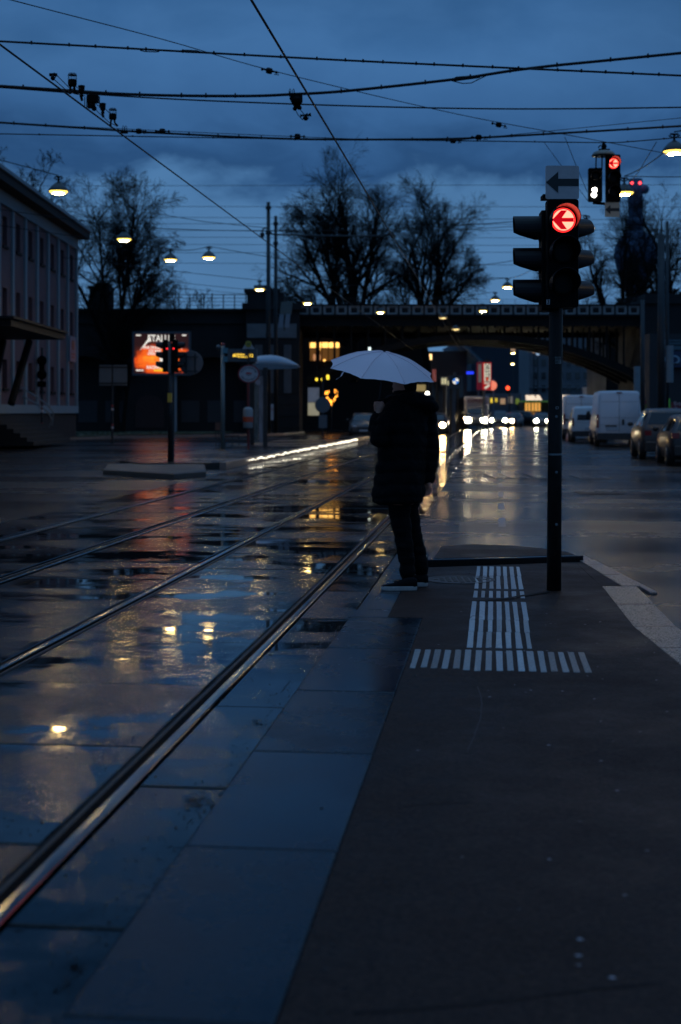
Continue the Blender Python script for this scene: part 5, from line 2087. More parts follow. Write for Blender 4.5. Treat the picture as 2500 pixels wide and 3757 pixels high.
kk = 1.5944 / F * TD
mb = MB()
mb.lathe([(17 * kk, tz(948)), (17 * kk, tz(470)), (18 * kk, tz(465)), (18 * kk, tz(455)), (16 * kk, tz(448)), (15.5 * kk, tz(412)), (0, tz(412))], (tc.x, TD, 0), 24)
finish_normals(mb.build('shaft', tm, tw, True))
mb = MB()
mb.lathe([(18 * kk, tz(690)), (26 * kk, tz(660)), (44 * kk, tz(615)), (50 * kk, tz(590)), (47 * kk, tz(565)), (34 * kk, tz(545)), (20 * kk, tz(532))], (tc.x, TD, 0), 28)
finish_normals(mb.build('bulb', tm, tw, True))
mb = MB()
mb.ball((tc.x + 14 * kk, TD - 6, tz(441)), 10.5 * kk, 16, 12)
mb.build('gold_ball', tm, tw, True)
mb = MB()
mb.lathe([(21 * kk, tz(520)), (23 * kk, tz(512)), (21 * kk, tz(504))], (tc.x, TD, 0), 24)
mb.build('ring', tm, tw, True)
rl_ = pm('red warning light', (.5, .02, .02), .4, emit=(1, .05, .06), es=5)
for u in (1455, 1473):
    mb = MB()
    mb.ball(dp(u, 421, TD - 9), .55, 10, 8)
    mb.build('warning_light', rl_, tw, True)
# ------------------------------------------------------------------ masts
def mast(label, u, v0, d, r0, r1, collars=(), name='mast', grp='tall masts'):
    t_ = dp(u, v0, d)
    t = thing(name, label, 'mast', (t_.x, d, 0), grp)
    mb = MB()
    mb.tube([(t_.x, d, 0), (t_.x, d, t_.z * .5), t_], [r0, (r0 + r1) / 2, r1], 14)
    mb.build('shaft', M['darkpole'], t, True)
    for v in collars:
        z = dp(u, v, d).z
        mb = MB()
        mb.lathe([(r1 * 1.05, -.12), (r1 * 1.6, -.10), (r1 * 1.6, .10), (r1 * 1.05, .12)], (t_.x, d, z), 14)
        mb.build('collar', M['darkpole'], t)
    return t


m1 = mast('taller of two black catenary masts, with bracket arm', 618, 465, 96, .17, .12, (478, 536, 770))
mast('shorter black catenary mast right beside the taller one', 635, 497, 97, .15, .11, (515, 560))
mb = MB()
mb.tube([dp(617, 527, 96), dp(611, 524, 96), dp(605, 528, 96), dp(604, 540, 96)], .055, 8)
mb.ball(dp(604, 540, 96), .17, 10, 8)
mb.tube([dp(604, 536, 96), dp(604, 548, 96)], .09, 8)
mb.tube([dp(619, 531, 96), dp(627, 539, 96), dp(640, 540, 96), dp(760, 543, 95), dp(860, 543, 94.5), dp(892, 540, 94), dp(901, 533, 94), dp(905, 537, 94)], .06, 8)
mb.ball(dp(904, 542, 94), .17, 10, 8)
mb.build('bracket_arm', M['darkpole'], m1)
mast('broad steel mast at the right edge with a wrapped panel', 1522, 540, 62, .17, .15, (), grp='tall masts')
mast('thin mast just behind the broad right edge mast', 1536, 510, 66, .08, .07, ())
mast('dark mast before the bridge right of the parked vans', 1479, 690, 70, .12, .10, ())
# boxes on the masts
fl = thing('floodlight', 'pale floodlight box tilted on the mast at the bridge pylon', 'floodlight', dp(655, 722, 95))
c = dp(658, 708, 95)
mb = MB()
mb.extr([c + Vector((-.40, 0, -.45)), c + Vector((.36, 0, -.42)), c + Vector((.44, 0, .42)), c + Vector((-.30, 0, .40))], (0, .5, 0))
finish_normals(mb.build('housing', pm('grey green housing', (0.11, 0.12, 0.11), .6), fl))
mb = MB()
c = dp(655, 737, 95)
for dx in (-.26, .16):
    mb.extr([c + Vector((dx - .16, 0, -.48)), c + Vector((dx + .14, 0, -.48)), c + Vector((dx + .24, 0, .42)), c + Vector((dx - .06, 0, .42))], (0, .12, 0))
finish_normals(mb.build('panel', pm('pale blue panel', (0.16, 0.20, 0.24), .5), fl))
mb = MB()
mb.tube([dp(657, 690, 95.3), dp(655, 760, 95.3)], .05, 6)
mb.tube([dp(657, 725, 95.4), dp(636, 725, 96.6)], .05, 6)
mb.build('bracket', M['darkpole'], fl)
bp_ = pm('pale blue grey sign back', (0.15, 0.19, 0.21), .55, var=(2, .15))
for (u0, u1, v0, v1, d, lb) in [(1459, 1474, 843, 912, 69.7, 'pale curved panel wrapped on the mast behind the white van'), (1534, 1550, 795, 880, 61.7, 'pale blue panel on the broad right edge mast')]:
    a, b = dp(u0, v1, d), dp(u1, v0, d)
    t = thing('wrapped_sign', lb, 'panel', a)
    cx_ = (a.x + b.x) / 2
    w_ = (b.x - a.x) / 2
    mb = MB()
    n = 10
    rings = [[(cx_ + w_ * math.cos(math.pi * k / n), d - .12 * math.sin(math.pi * k / n), z) for k in range(n + 1)] + [(cx_ - w_, d + .03, z), (cx_ + w_, d + .03, z)] for z in (a.z, b.z)]
    mb.loft(rings)
    finish_normals(mb.build('sheet', bp_, t))
    mb = MB()
    mb.box(a.x + .05, b.x + .25, d + .03, d + .10, (a.z + b.z) / 2 - .04, (a.z + b.z) / 2 + .04)
    mb.build('clamp', M['darkpole'], t)

# ------------------------------------------------------------------ billboard
BBD = 95.0
bb = thing('billboard', 'lit concert billboard with orange flames and jagged white lettering', 'billboard', Vector((dp(400, 990, BBD).x, BBD + .3, .13)))
a, b = dp(305, 864, BBD), dp(439, 763, BBD)
mb = MB()
mb.box(a.x, b.x, BBD, BBD + .35, a.z, b.z)
mb.build('case', pm('grey blue case', (0.06, 0.075, 0.09), .5), bb)
mb = MB()
for (x0_, x1_, z0_, z1_) in ((a.x, b.x, b.z - .14, b.z), (a.x, b.x, a.z, a.z + .14), (a.x, a.x + .14, a.z + .14, b.z - .14), (b.x - .14, b.x, a.z + .14, b.z - .14)):
    mb.box(x0_, x1_, BBD - .06, BBD - .002, z0_, z1_)
mb.build('frame', bpy.data.materials['grey blue case'], bb)
mb = MB()
pxx = dp(401, 0, BBD).x
mb.tube([(pxx, BBD + .2, .1), (pxx, BBD + .2, a.z)], .17, 12)
mb.build('post', pm('pale blue post', (0.13, 0.17, 0.20), .5), bb)


def poster_mat(x0, z0, w, h):
    m = bpy.data.materials.new('backlit flame poster')
    m.use_nodes = True
    nt = m.node_tree
    bs = nt.nodes['Principled BSDF']
    geo = N(nt, 'ShaderNodeNewGeometry')
    mp = N(nt, 'ShaderNodeMapping')
    mp.inputs['Location'].default_value = (-x0 / w, 0, -z0 / h)
    mp.inputs['Scale'].default_value = (1 / w, 0, 1 / h)
    nt.links.new(geo.outputs['Position'], mp.inputs[0])
    sep = N(nt, 'ShaderNodeSeparateXYZ')
    nt.links.new(mp.outputs[0], sep.inputs[0])
    X, Z = sep.outputs[0], sep.outputs[2]
    n = N(nt, 'ShaderNodeTexNoise')
    n.inputs['Scale'].default_value = 3.2
    n.inputs['Detail'].default_value = 6
    n.inputs['Roughness'].default_value = .6
    nt.links.new(mp.outputs[0], n.inputs['Vector'])
    # flame height falls away from the middle and at the left corner
    dx = math_node(nt, 'SUBTRACT', X, 0.52)
    dz_ = math_node(nt, 'SUBTRACT', Z, 0.34)
    r2 = math_node(nt, 'ADD', math_node(nt, 'MULTIPLY', math_node(nt, 'MULTIPLY', dx, dx), 1.1), math_node(nt, 'MULTIPLY', math_node(nt, 'MULTIPLY', dz_, dz_), 2.6))
    f = math_node(nt, 'SUBTRACT', math_node(nt, 'ADD', 0.72, math_node(nt, 'MULTIPLY', math_node(nt, 'SUBTRACT', n.outputs[0], .5), 1.1)), math_node(nt, 'MULTIPLY', r2, 1.25))
    col = ramp(nt, f, [(0.05, (0.020, 0.006, 0.005)), (0.22, (0.07, 0.012, 0.006)), (0.36, (0.75, 0.075, 0.006)), (0.58, (0.95, 0.15, 0.010)), (0.78, (1.0, 0.42, 0.03)), (0.95, (1.0, 0.62, 0.10))])
    nt.links.new(col, bs.inputs['Emission Color'])
    bs.inputs['Emission Strength'].default_value = 1.05
    bs.inputs['Base Color'].default_value = (.02, .01, .01, 1)
    return m


ix0, iz0, iw, ih = a.x + .14, a.z + .14, b.x - a.x - .28, b.z - a.z - .28
mb = MB()
mb.box(ix0, ix0 + iw, BBD - .03, BBD - .004, iz0, iz0 + ih)
ps = mb.build('poster', poster_mat(ix0, iz0, iw, ih), bb)
PW = pm('backlit white print', (.5, .5, .5), .5, emit=(1, .93, .80), es=.85)


def bbp(fx, fz):
    return Vector((ix0 + fx * iw, BBD - .040, iz0 + fz * ih))


lettering('lettering', 'ETALLIC', .62, PW, ps, bbp(.50, .875), depth=.01, xs=.80, bold=.012)
mb = MB()
for s_ in (-1, 1):
    o_ = .5
    pts = [(o_ + s_ * .18, .995), (o_ + s_ * .40, .575), (o_ + s_ * .235, .80), (o_ + s_ * .245, .86), (o_ + s_ * .205, .80), (o_ + s_ * .195, .86), (o_ + s_ * .225, .90)]
    mb.extr([bbp(*p) for p in (pts if s_ > 0 else pts[::-1])], (0, .008, 0))
finish_normals(mb.build('lettering', PW, ps))
for (s_, z_, sz, xx) in [('FIVE FINGER', .645, .26, .34), ('ICE NINE', .56, .22, .38), ('KNOCKED', .49, .20, .37), ('RACINO', .15, .28, .36)]:
    lettering('lettering', s_, sz, PW, ps, bbp(xx, z_), depth=.008, xs=.9, bold=.008)
mb = MB()
for (x_, z_, w_, h_) in ((.03, .945, .09, .03), (.88, .945, .08, .03), (.03, .06, .09, .035), (.13, .06, .04, .035), (.47, .30, .07, .12)):
    q = bbp(x_, z_)
    mb.box(q.x, q.x + w_ * iw, q.y, q.y + .008, q.z, q.z + h_ * ih)
mb.build('print_block', PW, ps)
mb = MB()
q = bbp(.36, .055)
mb.box(q.x, q.x + .17 * iw, q.y, q.y + .008, q.z, q.z + .04 * ih)
mb.build('print_block', pm('backlit yellow print', (.5, .4, .05), .5, emit=(1, .6, .03), es=.9), ps)

# ------------------------------------------------------------------ small street furniture at left
def post(mb, u, d, v_top, r):
    t_ = dp(u, v_top, d)
    mb.tube([(t_.x, d, 0.0), t_], r, 10)


# ped signal seen from behind
t = thing('traffic_light', 'far left signal seen from behind, with two round backing plates', 'traffic light', (dp(97, 0, 70).x, 70, .12))
mb = MB()
post(mb, 97, 70, 800, .055)
mb.build('pole', M['darkpole'], t)
for v in (830, 862):
    mb = MB()
    mb.lathe([(.24, -.02), (.25, 0), (.24, .05), (.12, .09)], dp(97, v, 69.9), 20, (0, -1, 0))
    mb.build('round_plate', M['black'], t)
mb = MB()
mb.cb(dp(97, 846, 69.95), .26, .2, .4)
mb.cb(dp(97, 884, 69.95), .40, .2, .28)
mb.build('signal_box', M['black'], t)
RB = pm('red band', (.25, .02, .02), .5)
for v in (938, 946, 975):
    mb = MB()
    mb.lathe([(.06, -.06), (.065, -.05), (.065, .05), (.06, .06)], (dp(97, 0, 70).x, 70, dp(97, v, 70).z), 12)
    mb.build('band', RB if v != 946 else M['white'], t)
# blank sign boards seen from the back
t = thing('road_sign', 'grey back of a wide two panel road sign on a banded post', 'sign', (dp(259, 0, 70).x, 70, .1))
mb = MB()
post(mb, 259, 70, 842, .06)
mb.build('post', M['darkpole'], t)
GB = pm('grey sign back', (0.085, 0.10, 0.115), .55, var=(3, .12))
for (u0, u1) in ((229, 257), (261, 293)):
    mb = MB()
    a, b = dp(u0, 887, 69.85), dp(u1, 840, 69.85)
    mb.box(a.x, b.x, 69.82, 69.86, a.z, b.z)
    mb.build('panel', GB, t)
mb = MB()
for v in (845, 882):
    a = dp(229, v, 69.81)
    mb.box(a.x, dp(293, v, 69.81).x, 69.80, 69.818, a.z - .04, a.z + .04)
mb.build('rib', M['darkpole'], t)
for v in (934, 942, 978, 984):
    mb = MB()
    mb.lathe([(.062, -.05), (.067, -.04), (.067, .04), (.062, .05)], (dp(259, 0, 70).x, 70, dp(259, v, 70).z), 12)
    mb.build('band', RB if v in (934, 978) else M['white'], t)

# traffic light in the middle of the road on its island
CDp = 40.5
cxp = dp(392, 0, CDp).x
t = thing('traffic_light', 'dark traffic light before the billboard on the low island, visors on both sides', 'traffic light', (cxp, CDp, .13))
mb = MB()
mb.tube([(cxp, CDp, .1), (cxp + .01, CDp, dp(0, 790, CDp).z)], [.075, .055], 14)
mb.build('pole', M['darkpole'], t, True)
zc_ = dp(0, 819, CDp).z
hL = signal_head('signal_head', t, Vector((cxp - .13, CDp, zc_)), (-1, 0.0, 0), h=.92, w=.28, dep=.14, lens=(.275, .0, -.275), visor=.20)
hR = signal_head('signal_head', t, Vector((cxp + .15, CDp, zc_)), (1, 0.0, 0), h=.92, w=.28, dep=.14, lens=(.275, .0, -.275), visor=.20)
mb = MB()
mb.box(cxp - .045, cxp + .03, CDp - .13, CDp - .12, zc_ - .48, zc_ + .42)
mb.build('edge_plate', pm('grey edge plate', (0.09, 0.09, 0.085), .5), t)
mb = MB()
mb.cb((cxp + .05, CDp, zc_ + .52), .14, .14, .22)
mb.build('top_cap', M['black'], t)
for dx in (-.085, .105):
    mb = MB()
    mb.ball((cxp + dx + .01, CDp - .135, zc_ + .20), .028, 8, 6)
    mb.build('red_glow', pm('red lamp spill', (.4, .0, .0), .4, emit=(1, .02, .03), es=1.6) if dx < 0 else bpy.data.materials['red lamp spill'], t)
mb = MB()
mb.cb((cxp, CDp - .06, dp(0, 915, CDp).z), .12, .12, .26)
mb.build('push_button', pm('yellow button box', (.55, .30, .02), .45), t)
# the round sign back fixed beside it
t = thing('round_sign_back', 'grey back of a round road sign beside the island signal', 'sign', (cxp + .3, CDp + .3, .1))
c = dp(440, 835, CDp + .35)
mb = MB()
mb.lathe([(.345, 0), (.35, .008), (.345, .02)], c, 36, (0, -1, 0))
finish_normals(mb.build('disc', pm('pinkish grey sign back', (0.12, 0.10, 0.10), .6, var=(4, .12)), t))
mb = MB()
for dx in (-.13, .12):
    mb.box(c.x + dx - .02, c.x + dx + .02, c.y - .055, c.y - .022, c.z - .30, c.z + .27)
for dz_ in (-.24, .17):
    mb.box(c.x - .55, c.x + .20, c.y - .08, c.y - .056, c.z + dz_ - .015, c.z + dz_ + .015)
mb.build('bracket', M['darkpole'], t)
mb = MB()
mb.tube([(c.x - .50, c.y - .04, 0.1), (c.x - .50, c.y - .04, c.z + .2)], .03, 8)
mb.build('post', M['darkpole'], t)
# the island itself
t = thing('traffic_island', 'long low concrete traffic island under the billboard side signal', 'traffic island', (cxp, 37, 0))
q = [gr(378, 1742, 0), gr(640, 1758, 0), gr(757, 1748, 0), gr(752, 1722, 0), gr(640, 1716, 0), gr(395, 1720, 0)]
mb = MB()
cc = sum(q, Vector()) / len(q)
mb.loft([[(p.x, p.y, .003) for p in q], [(p.x, p.y, .115) for p in q], [(cc.x + (p.x - cc.x) * .97, cc.y + (p.y - cc.y) * .97, .14) for p in q]])
finish_normals(mb.build('kerb_body', pm('worn concrete kerb', (0.045, 0.038, 0.032), .6, var=(2, .4)), t))

# ------------------------------------------------------------------ tram stop
mb = MB()
mb.extr([T(38.5, -7.55, .003), T(38.0, -9.8, .003), T(40, -10.8, .003), T(82, -10.8, .003), T(82, -7.55, .003)], (0, 0, .17))
tag(finish_normals(mb.build('tram_platform', M['road'])), kind='structure')
mb = MB()
mb.extr([T(38.3, -7.35, .003), T(38.3, -7.54, .003), T(82, -7.54, .003), T(82, -7.35, .003)], (0, 0, .185))
tag(finish_normals(mb.build('tram_platform_kerb', M['kerb'])), kind='structure')
GLINT = pm('painted kerb glint', (.8, .8, .7), .3, emit=(1.0, .93, .72), es=2.2)  # glowing blocks added to imitate headlights reflected in the wet kerb
el = thing('kerb_glints', 'bright uneven row of painted headlight glints along the wet tram platform kerb', 'painted glint', T(43, -7.33, .15))
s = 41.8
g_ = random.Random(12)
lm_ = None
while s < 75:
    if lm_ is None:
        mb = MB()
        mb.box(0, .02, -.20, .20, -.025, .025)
        o = mb.build('kerb_glint', GLINT, el, local=True)
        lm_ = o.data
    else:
        o = link('kerb_glint', lm_, el)
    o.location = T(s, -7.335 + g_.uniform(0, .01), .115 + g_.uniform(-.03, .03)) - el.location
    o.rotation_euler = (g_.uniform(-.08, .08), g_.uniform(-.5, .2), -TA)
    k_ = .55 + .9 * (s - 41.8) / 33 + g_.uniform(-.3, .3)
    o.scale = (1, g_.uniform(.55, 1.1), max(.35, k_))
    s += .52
SD = 54.6
dpole = thing('departure_display', 'tall post with electronic departure board glowing yellow at the tram stop', 'display', (dp(513, 0, SD).x, SD, .17))
mb = MB()
xx = dp(513, 0, SD).x
mb.tube([(xx, SD, .1), (xx, SD, dp(0, 795, SD).z)], [.085, .075], 14)
mb.build('post', pm('pale green post', (0.16, 0.20, 0.20), .4), dpole, True)
mb = MB()
mb.lathe([(.085, 0), (.09, .05), (.06, .09), (0, .10)], (xx, SD, dp(0, 795, SD).z), 14)
mb.build('cap', RB, dpole)
mb = MB()
a, b = dp(525, 832, SD), dp(592, 803, SD)
mb.box(a.x, b.x, SD - .15, SD + .15, a.z, b.z)
case = mb.build('display_case', pm('grey green display case', (0.055, 0.075, 0.085), .5), dpole)
mb = MB()
for v in (807, 827):
    q = dp(514, v, SD)
    mb.box(q.x, a.x, SD - .14, SD + .14, q.z - .10, q.z + .10)
mb.build('bracket', pm('turquoise bracket', (0.06, 0.19, 0.24), .5), dpole)
mb = MB()
a2, b2 = dp(532, 826, SD), dp(583.5, 810.5, SD)
mb.box(a2.x, b2.x, SD - .165, SD - .152, a2.z, b2.z)
scr = mb.build('screen', M['glass'], case)
YL = pm('amber led text', (.3, .2, .0), .5, emit=(1.0, .62, .06), es=1.5)
lettering('lettering', '60', .165, YL, scr, dp(541, 818, SD - .17), depth=.004, bold=.004)
lettering('lettering', 'Rodaun', .088, YL, scr, dp(547, 815.5, SD - .17), depth=.004, bold=.003, align='LEFT')
lettering('lettering', 'Hietzing U', .094, YL, scr, dp(547, 821, SD - .17), depth=.004, bold=.003, align='LEFT')
lettering('lettering', '12', .165, YL, scr, dp(578, 818.5, SD - .17), depth=.004, bold=.003)
# camera dome on the post
mb = MB()
mb.ball(dp(503, 800, SD), .11, 12, 10)
mb.tube([dp(503, 797, SD), dp(513, 797, SD)], .03, 6)
mb.build('camera_dome', pm('dome camera', (.05, .055, .06), .15), dpole, True)
# stop sign: oval with red rim
OS = 54.0
xs_ = dp(572, 0, OS).x
stopsign = thing('tram_stop_sign', 'oval red rimmed tram stop sign on a red post', 'sign', (xs_, OS, .17))
mb = MB()
mb.tube([(xs_, OS, .1), (xs_, OS, dp(0, 845, OS).z)], .05, 12)
mb.build('post', pm('dark red post', (.13, .012, .012), .45), stopsign)
c = dp(573, 860.5, OS)
rx_, rz_ = (598 - 548) / 2 * 1.5944 / F * OS, (882 - 840) / 2 * 1.5944 / F * OS


def oval(k, y, n=40):
    return [(c.x + rx_ * k * math.cos(2 * math.pi * i / n), y, c.z + rz_ * k * math.sin(2 * math.pi * i / n)) for i in range(n)]


mb = MB()
mb.extr(oval(1, OS - .06), (0, .05, 0))
ov = finish_normals(mb.build('rim', pm('red sign rim', (.20, .012, .018), .45), stopsign))
mb = MB()
mb.extr(oval(.86, OS - .075), (0, .012, 0))
face = finish_normals(mb.build('face', pm('pale sign face', (.33, .36, .40), .5), stopsign))
INK = M['blackink']


def arc_text(s, r, a0_, a1_, size, flip):
    n = len(s)
    for i, ch_ in enumerate(s):
        f = i / (n - 1)
        a = a0_ + (a1_ - a0_) * f
        pos = Vector((c.x + rx_ * r * math.cos(a), OS - .082, c.z + rz_ * r * math.sin(a)))
        tang = Vector((-math.sin(a) * rx_, 0, math.cos(a) * rz_)).normalized()
        if not flip:
            tang = -tang
        upv = Vector((-tang.z, 0, tang.x))
        yield ch_, pos, tang, upv, size


for spec in (('STRASSENBAHN', .68, R(163), R(17), .082, False), ('HALTESTELLE', .68, R(205), R(335), .082, True)):
    for ch_, pos, tang, upv, size in arc_text(*spec):
        lettering('lettering', ch_, size, INK, face, pos, ax=tang, ay=upv, depth=.004, bold=.003)
mb = MB()
mb.extr([(c.x + dx, OS - .084, c.z + dz_) for dx, dz_ in ((-.13, .02), (-.05, .06), (.03, .05), (.14, .035), (.10, .0), (-.10, -.005))], (0, .006, 0))
finish_normals(mb.build('emblem', pm('emblem red', (.35, .02, .03), .5), face))
mb = MB()
mb.extr([(c.x + dx, OS - .084, c.z + dz_) for dx, dz_ in ((-.11, -.025), (.11, -.02), (.06, -.06), (-.05, -.06))], (0, .006, 0))
finish_normals(mb.build('emblem', pm('emblem grey', (.10, .11, .13), .5), face))
# H disc on its white gable above
hs = thing('stop_marker', 'yellow disc with letter H on a white gable over the stop', 'sign', dp(572, 803, OS + .3))
mb = MB()
mb.extr([dp(558, 803, OS + .3), dp(586, 803, OS + .3), dp(576, 786, OS + .3), dp(568, 786, OS + .3)], (0, .06, 0))
finish_normals(mb.build('gable', pm('white gable', (.30, .33, .36), .5), hs))
mb = MB()
mb.lathe([(.115, 0), (.12, .01), (.115, .02)], dp(572, 792, OS + .28), 24, (0, -1, 0))
dsk = finish_normals(mb.build('disc', pm('yellow disc', (.30, .26, .02), .5), hs))
lettering('lettering', 'H', .15, pm('green ink', (.01, .08, .03), .5), dsk, dp(572, 792, OS + .25), depth=.004, bold=.006)
mb = MB()
mb.tube([dp(572, 803, OS + .33), (dp(572, 0, OS + .33).x, OS + .33, .1)], .03, 8)
mb.build('post', M['darkpole'], hs)
# bin with a red band
bn = thing('litter_bin', 'pale rounded litter bin with red band on the stop post', 'bin', dp(573, 985, OS - .2))
mb = MB()
bc = Vector((xs_, OS - .2, 0))
z0_, z1_ = dp(0, 985, OS).z, dp(0, 937, OS).z
mb.lathe([(.17, z0_), (.185, z0_ + .03), (.19, z1_ - .12), (.16, z1_ - .04), (.09, z1_), (0, z1_ + .01)], bc, 20)
finish_normals(mb.build('drum', pm('pale grey bin', (.20, .22, .23), .45), bn, True))
mb = MB()
zz = dp(0, 965, OS).z
mb.lathe([(.191, zz - .10), (.195, zz - .09), (.195, zz + .09), (.191, zz + .10)], bc, 20)
mb.build('band', pm('orange red band', (.42, .05, .015), .45), bn)
# shelter
SH = 58.0
sh = thing('tram_shelter', 'tram shelter with curved white roof and dark posts', 'shelter', (dp(620, 0, SH).x, SH, .17))
mb = MB()
ux0, ux1 = dp(590, 0, SH).x, dp(684, 0, SH).x
zr_ = dp(0, 846, SH).z
n = 14
rings = []
for k in range(n + 1):
    t_ = k / n
    x_ = ux0 + (ux1 - ux0) * t_
    h_ = .42 * math.sin(math.pi * min(1, (t_ * .75 + .25))) ** .8
    rings.append([(x_, SH - .3 + t_ * 3.2, zr_ + .16), (x_, SH + 1.6 + t_ * 3.2, zr_ + .16), (x_, SH + 1.2 + t_ * 3.2, zr_ + .18 + h_), (x_, SH + .3 + t_ * 3.2, zr_ + .18 + h_ * .9)])
mb.loft(rings)
finish_normals(mb.build('roof', pm('white translucent roof', (.42, .45, .50), .3), sh, True))
mb = MB()
mb.extr([(ux0, SH - .35, zr_ - .1), (ux1 - .1, SH + 2.8, zr_ + .06), (ux1 - .1, SH + 2.8, zr_ + .2), (ux0, SH - .35, zr_ + .16)], (.04, .06, 0))
mb.extr([(dp(572, 0, SH).x, SH - .36, zr_ - .1), (ux0, SH - .36, zr_ - .1), (ux0, SH - .36, zr_ + .16), (dp(585, 0, SH).x, SH - .36, zr_ + .16)], (0, .06, 0))
finish_normals(mb.build('fascia', pm('grey fascia', (.11, .13, .15), .5), sh))
for (u, d_) in ((611, SH), (581, SH + 1.5)):
    mb = MB()
    x_ = dp(u, 0, d_).x
    mb.box(x_ - .09, x_ + .09, d_ - .09, d_ + .09, .17, zr_)
    mb.build('post', M['darkpole'], sh)
PC = [(586, 595, 'pale side panel', (.10, .12, .12)), (596.5, 607, 'poster panel', (.20, .21, .24))]
for (u0, u1, nm, col_) in PC:
    a, b = dp(u0, 1026, SH + .6), dp(u1, 866, SH + .6)
    mb = MB()
    mb.box(a.x, b.x, SH + .55, SH + .62, .3, b.z)
    mb.build('side_panel', pm(nm, col_, .3, var=(2.5, .5), vscale=(3, 1, .6)), sh)
mb = MB()
mb.lathe([(.10, 0), (.105, .01), (.1, .02)], dp(594, 880, SH - .2), 20, (0, -1, 0))
mb.build('round_notice', pm('pale notice', (.30, .27, .30), .5), sh)
# bench
bnch = thing('bench', 'slim wooden bench with thin steel legs beside the display post', 'bench', (dp(530, 0, 56).x, 56, .17))
mb = MB()
a, b = dp(516, 1012, 56), dp(552, 1009, 56)
mb.box(a.x, b.x, 55.7, 56.2, .60, .65)
mb.build('seat', pm('dark wood', (.10, .04, .025), .5, var=(4, .3)), bnch)
mb = MB()
mb.box(dp(496, 0, 56).x, dp(508, 0, 56).x, 55.9, 56.0, .85, 1.15)
mb.build('backrest', bpy.data.materials['dark wood'], bnch)
for u, z_ in ((519, .6), (536, .6), (551, .6), (498, .9), (505, .9)):
    mb = MB()
    mb.tube([(dp(u, 0, 56).x, 55.95, .16), (dp(u - 1, 0, 56).x, 55.95, z_)], .018, 6)
    mb.build('leg', M['darkpole'], bnch)
# post with a disc and a small board at platform end
t = thing('sign_post', 'thin post with round plate and small board before the lit poster', 'sign', (dp(743, 0, 78).x, 78, .1))
mb = MB()
post(mb, 743, 78, 870, .05)
mb.build('post', M['darkpole'], t)
mb = MB()
mb.lathe([(.42, 0), (.43, .01), (.42, .03)], dp(743, 932, 77.9), 28, (0, -1, 0))
mb.build('disc', GB, t)
mb = MB()
a, b = dp(734, 985, 77.9), dp(753, 955, 77.9)
mb.box(a.x, b.x, 77.85, 77.9, a.z, b.z)
mb.build('board', GB, t)

# ------------------------------------------------------------------ lit things under the left of the bridge
t = thing('lit_poster_case', 'dim lit poster case under the left end of the bridge', 'poster case', dp(721, 955, 101))
a, b = dp(709, 956, 101), dp(735, 892, 101)
mb = MB()
mb.box(a.x - .12, b.x + .12, 101, 101.25, a.z - .12, b.z + .12)
mb.build('case', M['iron'], t)
zm = a.z + (b.z - a.z) * .46
for z0_, z1_, nm, e_, st_ in ((a.z, zm, 'lower sheet', (.95, .85, .50), .22), (zm + .03, b.z, 'upper sheet', (.35, .42, .60), .09)):
    mb = MB()
    mb.box(a.x, b.x, 100.95, 100.99, z0_, z1_)
    mb.build('sheet', pm(nm, (.25, .25, .25), .5, emit=e_, es=st_, var=(1.5, .3)), t)
t = thing('heart_light', 'heart shaped cluster of orange fairy lights under the bridge', 'fairy lights', dp(763, 958, 108))
mb = MB()
g_ = random.Random(5)
hc_ = dp(763, 912, 108)
sc_ = 13.5 * 1.5944 / F * 108
pts = []
for k in range(120):
    th_ = g_.uniform(0, 2 * math.pi)
    q_ = g_.uniform(.62, 1.12)
    hx = 16 * math.sin(th_) ** 3 / 16 * q_
    hz = (13 * math.cos(th_) - 5 * math.cos(2 * th_) - 2 * math.cos(3 * th_) - math.cos(4 * th_)) / 15 * q_
    if abs(hx) < .33 and hz > -.25:
        continue
    mb.ball((hc_.x + hx * sc_, 108 + g_.uniform(-.1, .1), hc_.z + hz * sc_ * 1.28), .035, 6, 4)
ORL = pm('orange fairy bulb', (.6, .3, .05), .4, emit=(1.0, .36, .04), es=3.5)
tag(mb.build('bulbs', ORL, t), kind='stuff')
mb = MB()
mb.tube([(hc_.x, 108.1, .1), (hc_.x, 108.1, hc_.z)], .05, 8)
mb.build('stand', M['darkpole'], t)
YLM = pm('yellow lamp', (.5, .4, .05), .4, emit=(1, .72, .05), es=1.6)
for (u, v, lb) in ((729, 873, 'left yellow lamp under the bridge above the lit poster'), (742, 873, 'middle yellow lamp under the bridge above the lit poster')):
    t = thing('yellow_lamp', lb, 'lamp', dp(u, v, 103))
    mb = MB()
    mb.lathe([(.06, -.11), (.09, -.05), (.10, .04), (.05, .10)], dp(u, v, 103), 14)
    mb.build('globe', YLM, t, True)
    mb = MB()
    mb.tube([dp(u, v, 103) + Vector((0, 0, .10)), dp(u, v, 103) + Vector((0, 0, .8)), dp(u, v, 104.4) + Vector((0, 0, .9))], .03, 6)
    mb.build('bracket', M['iron'], t)
t = thing('yellow_lamp', 'tall yellow tube lamp under the bridge, right of two round ones', 'lamp', dp(755, 868, 103))
mb = MB()
mb.tube([dp(755, 873.5, 103), dp(755, 872, 103), dp(754.5, 864, 103), dp(754.5, 862.5, 103)], [.07, .10, .10, .07], 12)
mb.build('globe', YLM, t, True)
mb = MB()
mb.tube([dp(755, 863, 103), dp(755, 848, 103)], .03, 6)
mb.build('bracket', M['iron'], t)
t = thing('white_lamp', 'small white light under the bridge above the umbrella', 'lamp', dp(851, 803, 101))
mb = MB()
mb.tube([dp(850.7, 808, 103.6), dp(851, 799, 103.6)], [.09, .09], 10)
mb.build('tube', pm('cool white tube', (.7, .7, .7), .4, emit=(.85, 1, .95), es=1.4), t)

